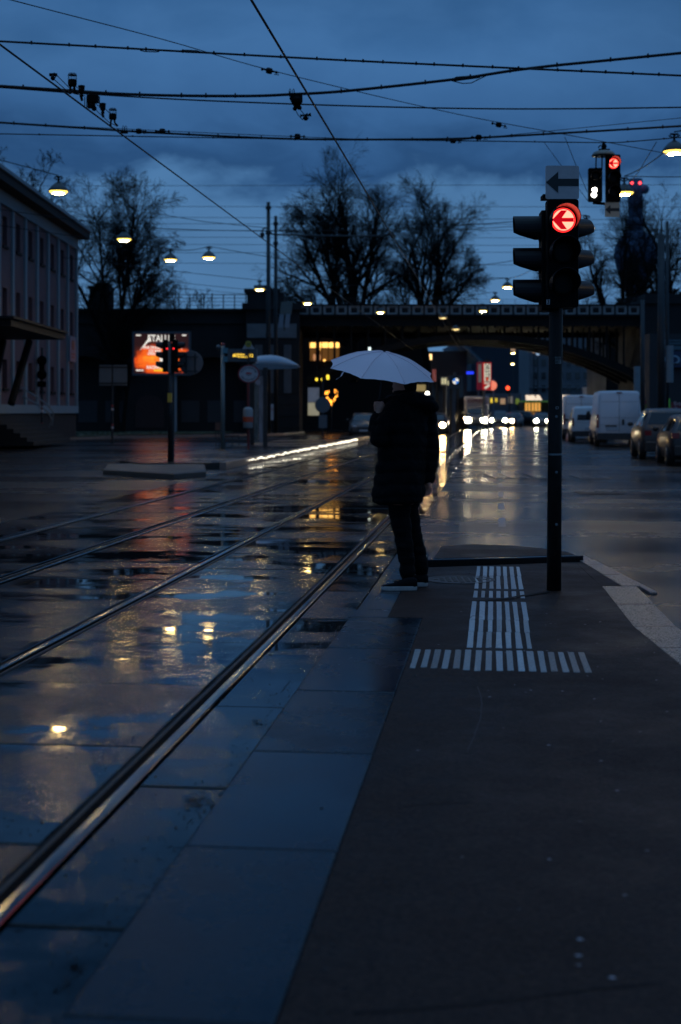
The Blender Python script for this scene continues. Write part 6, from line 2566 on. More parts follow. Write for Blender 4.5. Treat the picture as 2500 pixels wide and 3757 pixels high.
# building behind the bridge with a row of lit windows
t = thing('lit_building', 'dark building behind the bridge with a row of glowing orange windows', 'building', (dp(750, 0, 122).x, 122, 0))
mb = MB()
a, b = dp(560, 948, 122), dp(985, 948, 122)
mb.box(a.x, b.x, 122, 134, 0, 9.6)
mb.build('wall', M['recess'], t)
WL = pm('warm lit window', (.4, .2, .05), .5, emit=(1.0, .52, .12), es=2.4)
WD = pm('dim warm window', (.2, .1, .03), .5, emit=(1.0, .42, .10), es=.10)
for k, u in enumerate((720, 734, 748.5, 762.5, 777)):
    w_ = (6.3, 6, 6.5, 5.8, 4)[k]
    for (v0, v1, m_) in ((800, 788, WL), (830, 801, WD)):
        a, b = dp(u - w_, v1 if False else v0, 121.9), dp(u + w_, v1, 121.9)
        mb = MB()
        mb.box(a.x, b.x, 121.9, 121.97, a.z, b.z)
        mb.build('window', m_, t)
for (u, v) in ((735, 803.5), (747, 829)):
    mb = MB()
    mb.ball(dp(u, v, 121.7), .10, 8, 6)
    mb.build('ceiling_lamp', WL, t)
for (u, v) in ((724, 822), (735, 822)):
    mb = MB()
    mb.ball(dp(u, v, 121.75), (.12, .05, .3), 8, 6)
    mb.build('ceiling_lamp', pm('amber lamp', (.3, .15, .05), .5, emit=(1, .45, .2), es=.5) if u == 724 else bpy.data.materials['amber lamp'], t)

# ------------------------------------------------------------------ street beyond the bridge
def emis(nm, c_, s_):
    return pm(nm, tuple(x * .4 for x in c_), .5, emit=c_, es=s_)


# dark showroom building left of the far street
t = thing('showroom_building', 'dark showroom building beyond the bridge behind the umbrella', 'building', (8, 132, 0))
a, b = dp(945, 948, 132), dp(1075, 948, 132)
mb = MB()
mb.box(a.x, b.x, 132, 175, 0, 7.2)
mb.build('wall', pm('dark facade', (.022, .024, .028), .6, var=(.6, .3)), t)
mb = MB()
q = [dp(1053, 787, 131), dp(1072, 793, 131), dp(1112, 830, 131), dp(1100, 832, 131)]
mb.extr(q, (0, 20, .2))
finish_normals(mb.build('glass_awning', pm('blue glass roof', (.06, .14, .19), .15), t))
for k in range(5):
    mb = MB()
    p_ = dp(1053 + k * 12, 788 + k * 10.5, 130.9)
    mb.tube([p_, p_ + Vector((.7, -.02, -.45))], .05, 6)
    mb.build('awning_rib', M['steel'], t)
mb = MB()
mb.box(dp(1074, 0, 131.9).x, dp(1090, 0, 131.9).x, 131.8, 131.9, dp(0, 861, 131.8).z, dp(0, 855, 131.8).z)
mb.build('blue_neon', emis('blue neon', (.02, .05, 1), 1.3), t)
for k in range(7):
    mb = MB()
    u = 960 + k * 16
    mb.box(dp(u, 0, 131.9).x, dp(u + 11, 0, 131.9).x, 131.85, 131.97, .6, 4.6)
    mb.build('window', M['glass'], t)
# flags and light columns
for (u, v0, v1, col_, e_, lb) in [(946, 801, 882, (.45, .05, .05), .25, 'red banner flag beside the umbrella top'), (967, 822, 880, (.05, .25, .32), .12, 'teal banner flag right of the red one'), (995, 850, 878, (.75, .22, .20), .45, 'short pink banner at the umbrella right tip'), (952, 880, 898, (.5, .05, .06), .3, 'red banner lower end below the umbrella')]:
    t = thing('banner_flag', lb, 'flag', (dp(u, 0, 126).x, 126, 0))
    mb = MB()
    a, b = dp(u, v1, 126), dp(u + 9, v0, 126)
    n = 8
    vs = []
    for k in range(n + 1):
        z = a.z + (b.z - a.z) * k / n
        for j in range(4):
            vs.append((a.x + (b.x - a.x) * j / 3, 126 + .10 * math.sin(j * 1.7 + k * .8), z))
    mb.add(vs, [(k * 4 + j, k * 4 + j + 1, k * 4 + j + 5, k * 4 + j + 4) for k in range(n) for j in range(3)])
    mb.build('cloth', emis('banner ' + str(u), col_, e_ * .35), t)
    mb = MB()
    mb.tube([(a.x - .05, 126, 0), (a.x - .05, 126, b.z + .2)], .045, 8)
    mb.build('pole', M['darkpole'], t)
for (u, v0, v1, lb) in ((965, 803, 816, 'left tall warm light column above the umbrella'), (991, 815, 828, 'right tall warm light column above the umbrella'), (941, 799, 802, 'small warm lamp above the red banner')):
    t = thing('light_column', lb, 'lamp', (dp(u, 0, 128).x, 128, 0))
    mb = MB()
    mb.tube([dp(u, v1, 128), dp(u, v0, 128)], .13, 10)
    mb.build('tube', emis('warm tube', (1, .62, .25), 2.2) if u == 965 else bpy.data.materials['warm tube'], t)
    mb = MB()
    q = dp(u, v1, 128.1)
    mb.tube([(q.x, 128.1, 0), q], .06, 8)
    mb.build('post', M['darkpole'], t)
# round logo pylon
PD = 122.0
t = thing('logo_pylon', 'grey pylon with blue and white quartered round badge', 'sign', (dp(1050, 0, PD).x, PD, 0))
GP = pm('grey pylon', (.14, .15, .17), .5)
mb = MB()
a, b = dp(1034, 894, PD), dp(1064, 864, PD)
mb.box(a.x, b.x, PD, PD + .5, a.z, b.z)
mb.box(a.x + .4, b.x - .5, PD + .05, PD + .45, b.z + .002, b.z + .28)
hd_ = mb.build('head', GP, t)
mb = MB()
mb.box(a.x + .25, b.x - .55, PD + .1, PD + .4, 0, a.z - .002)
mb.build('stem', GP, t)
c = dp(1049, 877, PD - .02)
mb = MB()
mb.lathe([(.40, 0), (.40, .03), (.0, .03)], c, 28, (0, -1, 0))
bg_ = mb.build('badge', M['blackink'], hd_)
for k in range(4):
    mb = MB()
    pts = [c + Vector((0, -.035, 0))] + [c + Vector((.27 * math.cos(R(90 * k + q * 15)), -.035, .27 * math.sin(R(90 * k + q * 15)))) for q in range(7)]
    mb.extr(pts, (0, -.008, 0))
    finish_normals(mb.build('quarter', emis('badge white', (1, .93, .8), .9) if k == 0 else (bpy.data.materials['badge white'] if k == 2 else (emis('badge blue', (.04, .22, .75), .8) if k == 1 else bpy.data.materials['badge blue'])), t))
t = thing('lit_sign', 'small pale yellow lit shop sign left of the round badge', 'sign', dp(1028, 877, 126))
for k, u in enumerate((1019, 1025.5, 1033)):
    mb = MB()
    a, b = dp(u - 2.4, 886 if k == 2 else 884, 126), dp(u + 2.4, 870 if k < 2 else 876, 126)
    mb.box(a.x, b.x, 126, 126.1, a.z, b.z)
    mb.build('letter_panel', emis('pale yellow panel', (1, .92, .55), .5) if k == 0 else bpy.data.materials['pale yellow panel'], t)
mb = MB()
mb.box(dp(1014, 0, 126.2).x, dp(1038, 0, 126.2).x, 126.12, 126.3, dp(0, 888, 126).z, dp(0, 866, 126).z)
mb.tube([(dp(1026, 0, 126).x, 126.2, 0), dp(1026, 888, 126.2)], .1, 8)
mb.build('board', GP, t)
# red outlet pylon with diagonal arrow
RD = 125.0
t = thing('red_pylon_sign', 'tall red lit sign with vertical lettering and white slanting arrow', 'sign', (dp(1112, 0, RD).x, RD, 0))
RS = emis('lit red sheet', (.55, .012, .015), .55)
WS = emis('lit cream sheet', (.85, .82, .66), .62)
mb = MB()
a, b = dp(1112, 897, RD), dp(1131, 834, RD)
mb.box(a.x, b.x, RD, RD + .6, a.z, b.z)
bdy = mb.build('box', RS, t)
mb = MB()
q0, q1 = dp(1114.5, 877, RD - .02), dp(1129, 837, RD - .02)
mb.box(q0.x, q1.x, RD - .03, RD - .004, q0.z, q1.z)
pl_ = mb.build('cream_panel', WS, bdy)
lettering('lettering', 'FORSTIN', .52, INK, pl_, dp(1121.5, 853, RD - .05), ax=(0, 0, -1), ay=(1, 0, 0), depth=.004, bold=.01)
mb = MB()
mb.ball(dp(1121.5, 872, RD - .05), (.14, .01, .17), 10, 8)
mb.build('dot', pm('dot red', (.4, .03, .02), .5, emit=(1, .1, .03), es=.4), pl_)
mb = MB()
for v in (880, 882.6):
    q = dp(1115, v, RD - .02)
    mb.box(q.x, dp(1128.5 if v < 881 else 1126, v, RD).x, RD - .03, RD - .004, q.z - .03, q.z + .04)
q = [dp(1114, 892, RD - .03), dp(1118, 896, RD - .03), dp(1129, 887, RD - .03), dp(1125, 884, RD - .03)]
mb.extr(q, (0, .02, 0))
finish_normals(mb.build('white_arrow', WS, bdy))
mb = MB()
mb.tube([(dp(1114, 0, RD).x, RD + .3, 0), dp(1114, 897, RD + .3)], .14, 10)
mb.build('post', M['steel'], t)
mb = MB()
a, b = dp(1098, 897, RD + 4), dp(1110, 834, RD + 4)
mb.box(a.x, b.x, RD + 4, RD + 4.3, a.z, b.z)
t2_ = thing('red_pylon_sign', 'dimmer dark red sign just left of the tall red one', 'sign', (a.x, RD + 4, 0))
bdy = mb.build('box', emis('dim red sheet', (.20, .012, .03), .35), t2_)
mb = MB()
a, b = dp(1101, 880, RD + 3.97), dp(1108.5, 838, RD + 3.97)
mb.box(a.x, b.x, RD + 3.96, RD + 3.98, a.z, b.z)
mb.build('pale_panel', emis('dim pale sheet', (.30, .29, .26), .25), bdy)
mb = MB()
mb.tube([(a.x, RD + 4.2, 0), dp(1101, 896, RD + 4.2)], .1, 8)
mb.build('post', M['steel'], t2_)
t = thing('red_round_lamp', 'red and pink round sign peeking from behind the red sign', 'sign', dp(1133, 888, 134))
mb = MB()
mb.lathe([(.42, 0), (.45, .05), (.3, .09), (0, .1)], dp(1133, 887, 134), 20, (0, -1, 0))
mb.build('disc', emis('salmon disc', (1, .25, .15), .9), t, True)
mb = MB()
mb.box(dp(1134, 0, 134.3).x, dp(1138, 0, 134.3).x, 134.2, 134.4, 0, dp(0, 872, 134).z)
mb.build('column', pm('pale blue column', (.12, .18, .25), .5), t)
# red signal far off
t = thing('traffic_light', 'distant traffic light glowing red through the arch', 'traffic light', (dp(1169, 0, 150).x, 150, 0))
mb = MB()
mb.ball(dp(1169, 893, 149.7), .21, 12, 10)
mb.build('lens', emis('far red lens', (1, .07, .02), 3), t, True)
mb = MB()
mb.box(dp(1166, 0, 150).x, dp(1172, 0, 150).x, 149.9, 150.1, dp(0, 905, 150).z, dp(0, 887, 150).z)
mb.build('housing', M['black'], t)
mb = MB()
mb.tube([(dp(1173, 0, 150).x, 150.1, 0), dp(1173, 888, 150.1)], .07, 8)
mb.build('pole', M['darkpole'], t)
# filling-station style lit canopy with kiosk
t = thing('lit_kiosk', 'kiosk with glowing white canopy and warm window, seen below the arch', 'kiosk', (dp(1262, 0, 160).x, 160, 0))
mb = MB()
a, b = dp(1205, 958, 160), dp(1320, 926, 160)
mb.box(a.x, b.x, 160, 166, 0, b.z)
mb.build('wall', pm('kiosk wall', (.05, .045, .04), .6), t)
WC = emis('glowing canopy', (1, .78, .55), .95)
mb = MB()
for (u0, u1) in ((1211, 1220), (1222, 1231), (1235, 1243), (1293, 1313)):
    a, b = dp(u0, 921, 158.8), dp(u1, 909, 158.8)
    mq = MB()
    mq.extr([(a.x, 158.8, a.z), (b.x + .25, 158.8, a.z), (b.x, 159.2, b.z), (a.x, 159.2, b.z)], (0, .1, 0))
    finish_normals(mq.build('canopy_panel', WC, t))
mb = MB()
a, b = dp(1200, 925, 158.7), dp(1319, 922, 158.7)
mb.box(a.x, b.x, 158.6, 160.5, a.z, b.z)
mb.build('green_fascia', emis('green fascia', (.12, .30, .05), .22), t)
for k, (u0, u1) in enumerate(((1209, 1214), (1216, 1221), (1224, 1229), (1231, 1237), (1239, 1244), (1290, 1300))):
    a, b = dp(u0, 946, 159.9), dp(u1, 927, 159.9)
    mb = MB()
    mb.box(a.x, b.x, 159.9, 159.98, a.z, b.z)
    mb.build('window', emis('amber shop window', (1, .48, .10), .75) if k == 0 else bpy.data.materials['amber shop window'], t)
t = thing('corner_shop', 'yellow lit shop window left of the kiosk behind the oncoming cars', 'shop', (dp(1145, 0, 165).x, 165, 0))
mb = MB()
a, b = dp(1128, 948, 165), dp(1200, 948, 165)
mb.box(a.x, b.x, 165, 172, 0, dp(0, 905, 165).z)
mb.build('wall', pm('pale grey wall', (.10, .11, .13), .6), t)
for (u0, u1, v0, v1, c_, s_) in ((1129, 1138, 927, 916, (1, .72, .06), .85), (1140, 1145, 925, 916, (1, .72, .06), .6), (1152, 1163, 930, 917, (.9, .55, .3), .35), (1187, 1195, 930, 917, (.5, .65, .10), .18), (1170, 1180, 928, 912, (.9, .75, .6), .12)):
    a, b = dp(u0, v0, 164.9), dp(u1, v1, 164.9)
    mb = MB()
    mb.box(a.x, b.x, 164.85, 164.95, a.z, b.z)
    mb.build('window', emis('shop window ' + str(u0), c_, s_), t)
# far apartment block seen through the arch
t = thing('apartment_block', 'far grey apartment block with rows of dark windows under the arch', 'building', (dp(1300, 0, 210).x, 210, 0))
mb = MB()
a, b = dp(1218, 948, 210), dp(1480, 790, 210)
mb.box(a.x, b.x, 210, 222, 0, dp(0, 742, 210).z)
mb.build('wall', pm('grey blue facade', (.12, .125, .135), .8, var=(.3, .15)), t)
wm = None
for v in (800, 827, 857, 887):
    for k in range(13):
        u = 1232 + k * 19.5
        a, b = dp(u - 4.6, v + 15, 209.9), dp(u + 4.6, v, 209.9)
        mb = MB()
        mb.box(a.x, b.x, 209.86, 209.96, a.z, b.z)
        if wm is None:
            o = mb.build('window', M['glass'], t)
            wm = (o.data, Vector((a.x, 0, a.z)))
        else:
            o = link('window', wm[0], t)
            o.location = Vector((a.x, 0, a.z)) - wm[1]
mb = MB()
a, b = dp(1218, 0, 209.8), dp(1480, 0, 209.8)
mb.box(a.x, b.x, 209.7, 209.99, dp(0, 893, 209.7).z, dp(0, 890, 209.7).z)
mb.build('string_course', pm('pale course', (.15, .155, .165), .8), t)
t = thing('white_house', 'small pale house gable behind the white vans', 'house', (dp(1378, 0, 140).x, 140, 0))
mb = MB()
a, b = dp(1365, 948, 140), dp(1396, 893, 140)
mb.box(a.x, b.x, 140, 146, 0, b.z)
mb.box(a.x - .1, b.x + .1, 139.9, 146.1, b.z + .002, b.z + .15)
mb.build('wall', pm('white wall', (.30, .32, .36), .7), t)
for u in (1372, 1387):
    mb = MB()
    a, b = dp(u - 3, 909, 139.95), dp(u + 3, 900, 139.95)
    mb.box(a.x, b.x, 139.93, 139.98, a.z, b.z)
    mb.build('window', M['glass'], t)
# dark mass of city closing the street: towers seen hazily
for (u0, u1, v, d_, col_, lb) in [(1085, 1215, 795, 260, (.020, .028, .040), 'dark far block closing the street below the arch'), (1126, 1146, 785, 300, (.03, .06, .09), 'narrow far tower left in the arch'), (1395, 1600, 742, 128, (.003, .003, .0035), 'black building mass behind the right arch end'), (700, 960, 830, 150, (.010, .010, .011), 'black building mass behind the left arch end'), (940, 1130, 905, 190, (.03, .033, .038), 'low dark block behind the far signs')]:
    t = thing('far_building', lb, 'building', (dp((u0 + u1) / 2, 0, d_).x, d_, 0))
    a, b = dp(u0, 948, d_), dp(u1, v, d_)
    mb = MB()
    mb.box(a.x, b.x, d_, d_ + 10, 0, b.z)
    mb.build('wall', pm('far wall ' + str(u0), col_, .8, var=(.2, .3)), t)
    mb = MB()
    mb.box(a.x - .2, b.x + .2, d_ - .2, d_ + 10.2, b.z + .002, b.z + .25)
    mb.build('roof_edge', M['recess'], t)
for (u, v, d_, r_, c_, s_, lb) in [(1181, 803, 255, .35, (1, .6, .35), .6, 'faint warm far window high in the arch'), (1229, 805, 205, .3, (1, .6, .4), .5, 'faint pinkish lamp at the right of the arch'), (1238, 809, 205, .35, (.5, .7, 1), .6, 'faint bluish lamp at the right of the arch')]:
    t = thing('far_lamp', lb, 'lamp', dp(u, v, d_))
    mb = MB()
    mb.ball(dp(u, v, d_ - 1), (r_, r_, r_ * 1.6), 10, 8)
    mb.build('globe', emis('far lamp ' + str(u), c_, s_), t, True)
    mb = MB()
    q = dp(u, v, d_ - .9)
    mb.tube([(q.x, q.y, 0), q], .08, 6)
    mb.build('post', M['darkpole'], t)
# right side shop building with blue sign
SBY = 84.0
t = thing('shop_building', 'dark shop building at the right edge with a blue name board', 'building', (23, SBY, 0))
mb = MB()
a = dp(1495, 948, SBY)
mb.box(a.x, a.x + 22, SBY, SBY + 2.5, 0, dp(0, 768, SBY).z)
mb.build('wall', pm('grey shop wall', (.022, .023, .026), .8, var=(.6, .25)), t)
for (v0, v1) in ((786, 782), (793, 788), (805, 796)):
    mb = MB()
    mb.box(a.x + .8, a.x + 14, SBY - .10, SBY - .002, dp(0, v0, SBY).z, dp(0, v1, SBY).z)
    mb.build('cladding_strip', pm('blue cladding', (.045, .09, .115), .4) if v0 == 786 else bpy.data.materials['blue cladding'], t)
nb_ = thing('name_board', 'dark blue name board with pale serif lettering at right edge', 'sign', (dp(1555, 0, SBY).x, SBY - .2, 3))
mb = MB()
a, b = dp(1531, 845, SBY - .2), dp(1612, 808, SBY - .2)
mb.box(a.x, b.x, SBY - .25, SBY - .11, a.z, b.z)
mb.build('board', pm('deep blue board', (.006, .014, .055), .4), nb_)
lettering('lettering', 'VOLVO', .72, pm('pale board letters', (.22, .32, .40), .4), nb_, dp(1575, 829, SBY - .27), depth=.03, xs=1.25, bold=.012)
for (u0, u1, v0, v1, d_, nm, col_, lb, tx) in [(1477, 1489, 963, 920, 72, 'advert_board', (.20, .15, .02), 'yellow and red advert board right of the white van', None), (1546, 1575, 945, 926, 80, 'red_notice', (.16, .012, .02), 'dark red notice board at the right edge above the dark car', 'Erste\nZeile'), (1535, 1542, 944, 917, 78, 'green_strip', (.03, .16, .03), 'narrow green lit strip beside the right edge mast', None)]:
    t = thing(nm, lb, 'sign', dp(u0, v0, d_))
    a, b = dp(u0, v0, d_), dp(u1, v1, d_)
    mb = MB()
    mb.box(a.x, b.x, d_, d_ + .12, a.z, b.z)
    o = mb.build('panel', pm('panel ' + nm, col_, .5, emit=col_ if 'green' in nm else None, es=.5 if 'green' in nm else 0), t)
    mb = MB()
    mb.box(a.x + .1, a.x + .2, d_ + .13, d_ + .2, .1, b.z)
    mb.build('post', M['darkpole'], t)
    if tx:
        lettering('lettering', tx, .32, M['white'], o, (a + b) / 2 + Vector((.1, -.02, 0)), depth=.01)
    elif 'advert' in nm:
        mb = MB()
        mb.box(a.x + .02, b.x - .02, d_ - .02, d_ - .004, b.z - .22, b.z - .03)
        mb.box(a.x + .02, b.x - .02, d_ - .02, d_ - .004, a.z + .18, a.z + .26)
        mb.build('red_print', pm('print red', (.25, .03, .04), .5), o)
# pavement at the right
mb = MB()
mb.extr([T(36, 6.6, .003), T(36, 40, .003), T(140, 40, .003), T(140, 6.6, .003)], (0, 0, .12))
tag(finish_normals(mb.build('pavement', M['road'])), kind='structure')
# ------------------------------------------------------------------ vehicles
M['tyre'] = pm('tyre rubber', (.012, .012, .012), .8)
M['rim'] = pm('wheel rim', (.16, .16, .17), .35, .8)
M['carglass'] = pm('car glass', (.010, .012, .015), .06)
M['bumper'] = pm('dark bumper plastic', (.014, .014, .015), .55)
M['head_on'] = pm('headlight on', (.9, .9, .8), .3, emit=(1.0, .92, .66), es=170.0)
M['head_warm'] = pm('warm headlight on', (.9, .8, .6), .3, emit=(1.0, .62, .26), es=140.0)
M['head_off'] = pm('headlight glass', (.25, .27, .30), .12)
M['tail_on'] = pm('tail light on', (.5, .02, .02), .3, emit=(1, .03, .04), es=3.0)
M['tail_off'] = pm('tail light off', (.13, .008, .010), .25)
M['plate'] = pm('number plate', (.35, .37, .40), .5)

SHAPES = {   # x, bottom, belt, top, half width, half width at the top
    'hatch': (4.15, [(-2.07, .38, .80, .90, .74, .66), (-2.0, .27, .92, 1.00, .84, .74), (-1.78, .22, .96, 1.34, .88, .64), (-1.35, .20, .96, 1.45, .89, .63), (-.5, .20, .95, 1.49, .89, .63), (.2, .20, .94, 1.47, .89, .62), (.55, .20, .93, 1.38, .89, .62), (1.15, .20, .90, .97, .88, .72), (1.7, .21, .82, .88, .86, .70), (1.98, .25, .66, .72, .80, .66), (2.07, .34, .52, .58, .70, .62)]),
    'suv': (4.45, [(-2.2, .45, .92, 1.02, .80, .74), (-2.15, .32, 1.00, 1.12, .89, .80), (-1.95, .27, 1.04, 1.58, .92, .68), (-1.4, .25, 1.04, 1.66, .93, .68), (-.4, .25, 1.03, 1.68, .93, .68), (.35, .25, 1.02, 1.64, .93, .67), (.62, .25, 1.01, 1.54, .93, .67), (1.25, .25, 1.00, 1.08, .92, .76), (1.85, .26, .93, 1.00, .90, .74), (2.1, .30, .76, .84, .84, .70), (2.2, .40, .60, .66, .74, .66)]),
    'van': (5.4, [(-2.70, .42, 1.15, 2.40, .96, .84), (-2.66, .40, 1.20, 2.50, 1.00, .88), (-1.5, .36, 1.25, 2.52, 1.02, .90), (.6, .36, 1.25, 2.50, 1.02, .90), (1.25, .36, 1.22, 2.30, 1.01, .82), (1.95, .36, 1.15, 1.30, 1.00, .84), (2.45, .38, .95, 1.05, .96, .80), (2.70, .46, .70, .76, .86, .76)]),
    'smallvan': (4.4, [(-2.2, .40, 1.05, 1.70, .86, .74), (-2.16, .36, 1.08, 1.80, .90, .77), (-1.2, .30, 1.10, 1.84, .91, .78), (.3, .30, 1.08, 1.82, .91, .76), (.75, .30, 1.06, 1.68, .91, .74), (1.35, .30, 1.02, 1.10, .90, .78), (1.9, .32, .90, .97, .87, .74), (2.2, .42, .62, .68, .76, .68)]),
}


def vehicle(name, label, cat, kind, loc, heading, paint, lights='off', group=None, warm=False, right_only=False, scale=1.0):
    """local frame: x forward, y left"""
    L, st = SHAPES[kind]
    t = thing(name, label, cat, loc, group, heading)
    rough = pm('paint ' + label[:24], paint, .40, coat=.12)
    mb = MB()
    rings = []
    for (x, zb_, zl, zt_, w, wt) in st:
        zm_ = zb_ + (zl - zb_) * .5
        rings.append([(x, -w * .90, zb_), (x, -w, zm_), (x, -w * .985, zl), (x, -wt, zt_ - .05), (x, -wt * .88, zt_), (x, 0, zt_ + .018), (x, wt * .88, zt_), (x, wt, zt_ - .05), (x, w * .985, zl), (x, w, zm_), (x, w * .90, zb_)])
    mb.loft(rings)
    finish_normals(mb.build('body', rough, t, True, local=True))

    def side_pt(x, f):
        for a, b in zip(st, st[1:]):
            if a[0] <= x <= b[0]:
                k = (x - a[0]) / (b[0] - a[0])
                q = [p + (r_ - p) * k for p, r_ in zip(a, b)]
                return (q[4] * .985 + (q[5] - q[4] * .985) * f) + .006, q[2] + (q[3] - .05 - q[2]) * f
        return 0, 0
    if kind == 'van':
        wins = [(.75, 1.45)]
    elif kind == 'smallvan':
        wins = [(.05, .75), (-.9, -.05)]
    else:
        wins = [(-1.62 if kind == 'hatch' else -1.8, -.75), (-.68, .05), (.12, .72)]
    for sgn in (-1, 1):
        for (x0, x1) in wins:
            mb = MB()
            n = 4
            lo, hi = [], []
            for k in range(n + 1):
                x = x0 + (x1 - x0) * k / n
                y0, z0 = side_pt(x, .10)
                y1, z1 = side_pt(x, .88)
                lo.append((x, sgn * y0, z0))
                hi.append((x, sgn * y1, z1))
            mb.add(lo + hi, [(k, k + 1, n + 2 + k, n + 1 + k) for k in range(n)])
            mb.build('side_window', M['carglass'], t, local=True)
    # windscreen and rear window
    for (ia, ib, nm) in (([i for i, s in enumerate(st) if s[3] > st[-1][3] + .7][-1], None, 'windscreen'), (None, None, 'rear_window')):
        if nm == 'windscreen':
            a, b = st[ia], st[ia + 1]
        else:
            if kind in ('van',):
                continue
            a, b = (st[2], st[1]) if kind != 'smallvan' else (st[1], st[0])
        mb = MB()
        sg_ = 1 if nm == 'windscreen' else -1
        f0, f1 = (.10, .92) if kind != 'smallvan' or nm == 'windscreen' else (0.05, .95)
        def lp(f):
            return [p + (q - p) * f for p, q in zip(a, b)]
        q0, q1 = lp(f0), lp(f1)
        if kind == 'smallvan' and nm == 'rear_window':
            vs = [(-2.215, -.66, 1.15), (-2.215, .66, 1.15), (-2.19, .60, 1.62), (-2.19, -.60, 1.62)]
        else:
            vs = [(q0[0] + .012 * sg_, -q0[5] * .86, q0[3] + .012), (q0[0] + .012 * sg_, q0[5] * .86, q0[3] + .012), (q1[0] + .012 * sg_, q1[5] * .93, q1[3] + .014), (q1[0] + .012 * sg_, -q1[5] * .93, q1[3] + .014)]
        mb.add(vs, [(0, 1, 2, 3)])
        mb.build(nm, M['carglass'], t, local=True)
    wr = .33 if kind in ('hatch', 'smallvan') else .36
    w0 = max(s[4] for s in st)
    for x in (L * .30, -L * .30):
        for sgn in (-1, 1):
            mb = MB()
            y = sgn * (w0 - .10)
            mb.lathe([(wr * .62, -.11), (wr * .95, -.11), (wr, -.08), (wr, .08), (wr * .95, .11), (wr * .62, .11)], (x, y, wr), 24, (0, 1, 0))
            wl = mb.build('wheel', M['tyre'], t, True, local=True)
            mb = MB()
            mb.lathe([(wr * .6, -.10), (wr * .58, -.12), (.05, -.10), (.05, .10), (wr * .58, .12), (wr * .6, .10)], (x, y, wr), 16, (0, 1, 0))
            mb.build('rim', M['rim'], wl, local=True)
    xr_, xf = st[0][0], st[-1][0]
    mb = MB()
    wb_ = st[0][4]
    mb.cham(xr_ - .05, xr_ + .12, -wb_ * 1.02, wb_ * 1.02, .32, .60 if kind != 'van' else .62, .03)
    mb.build('rear_bumper', M['bumper'], t, local=True)
    mb = MB()
    mb.cham(xf - .16, xf + .03, -st[-1][4] * .98, st[-1][4] * .98, .28, .46, .03)
    mb.build('front_bumper', M['bumper'], t, local=True)
    mb = MB()
    mb.box(xf - .02, xf + .016, -.40, .40, .47, .60)
    mb.build('grille', M['bumper'], t, local=True)
    for sgn in (-1, 1):
        mb = MB()
        y = sgn * (st[-1][4] * .80)
        zh = .68 if kind in ('hatch',) else (.78 if kind != 'van' else .86)
        xx_ = st[-2][0] + (st[-1][0] - st[-2][0]) * .35
        on = lights == 'head'
        mb.ball((xx_ + .03, y, zh - .04), (.05, .125 if not on else .20, .075 if not on else .19), 14, 10)
        mb.build('headlight', (M['head_warm'] if warm else M['head_on']) if on else M['head_off'], t, True, local=True)
        mb = MB()
        if kind in ('van', 'smallvan'):
            zz0, zz1 = (.85, 1.45) if kind == 'van' else (.85, 1.25)
            mb.box(xr_ - .025, xr_ + .08, sgn * (st[1][4] * 1.005) - (.10 if sgn > 0 else -.0), sgn * (st[1][4] * 1.005) + (0 if sgn > 0 else .10), zz0, zz1)
        else:
            mb.box(xr_ - .01, xr_ + .18, min(sgn * .62, sgn * .84), max(sgn * .62, sgn * .84), .80, .96)
        mb.build('tail_light', M['tail_on'] if lights == 'tail' else M['tail_off'], t, local=True)
        mb = MB()
        ymir = w0 + .10
        xm = .70 if kind != 'van' else 1.30
        mb.ball((xm, sgn * ymir, 1.05 if kind == 'hatch' else (1.15 if kind != 'van' else 1.45)), (.07, .10, .08 if kind != 'van' else .17), 10, 8)
        mb.build('mirror', M['bumper'], t, True, local=True)
    mb = MB()
    zpl = .72 if kind != 'van' else .80
    y0 = .0 if kind != 'van' else .32
    mb.box(xr_ - .075 if kind != 'van' else xr_ - .03, xr_ - .052 if kind != 'van' else xr_ - .006, -.26 + y0, .26 + y0, zpl - .06, zpl + .06)
    mb.build('number_plate', M['plate'], t, local=True)
    mb = MB()
    mb.box(xf + .032, xf + .045, -.26, .26, .33, .44)
    mb.build('number_plate', M['plate'], t, local=True)
    if kind == 'van':
        G_ = M['bumper']
        mb = MB()
        for (y0_, y1_, z0_, z1_) in ((-.008, .008, .66, 2.38), (-.88, .88, 1.30, 1.308), (-.80, .80, 2.02, 2.028), (-.88, .88, .98, .988), (-.885, -.875, .66, 2.3), (.875, .885, .66, 2.3)):
            mb.box(xr_ - .008, xr_ + .01, y0_, y1_, z0_, z1_)
        mb.build('door_gap', G_, t, local=True)
        for (y_, z_) in ((-.14, 1.10), (-.12, 1.10)):
            pass
        mb = MB()
        mb.cham(xr_ - .045, xr_ - .001, -.22, -.12, .98, 1.24, .01)
        mb.build('door_handle', G_, t, local=True)
        mb = MB()
        mb.box(xr_ - .03, xr_ - .002, .10, .62, .90, .96)
        mb.build('plate_lamp_bar', G_, t, local=True)
        mb = MB()
        mb.box(xr_ - .03, xr_ + .03, -.12, .12, 2.40, 2.46)
        mb.build('brake_light', M['tail_off'], t, local=True)
    elif kind == 'smallvan':
        mb = MB()
        mb.box(xr_ - .012, xr_ + .01, -.006, .006, .62, 1.70)
        mb.box(xr_ - .012, xr_ + .01, -.82, .82, 1.02, 1.028)
        mb.build('door_gap', M['bumper'], t, local=True)
    return t


away = R(90) - TA
toward = away + math.pi
PARK = 'vehicles parked along the right kerb'


def park(u, d, z=0.0):
    return Vector(((u * 1.5944 - 1250) / F * d, d, z))


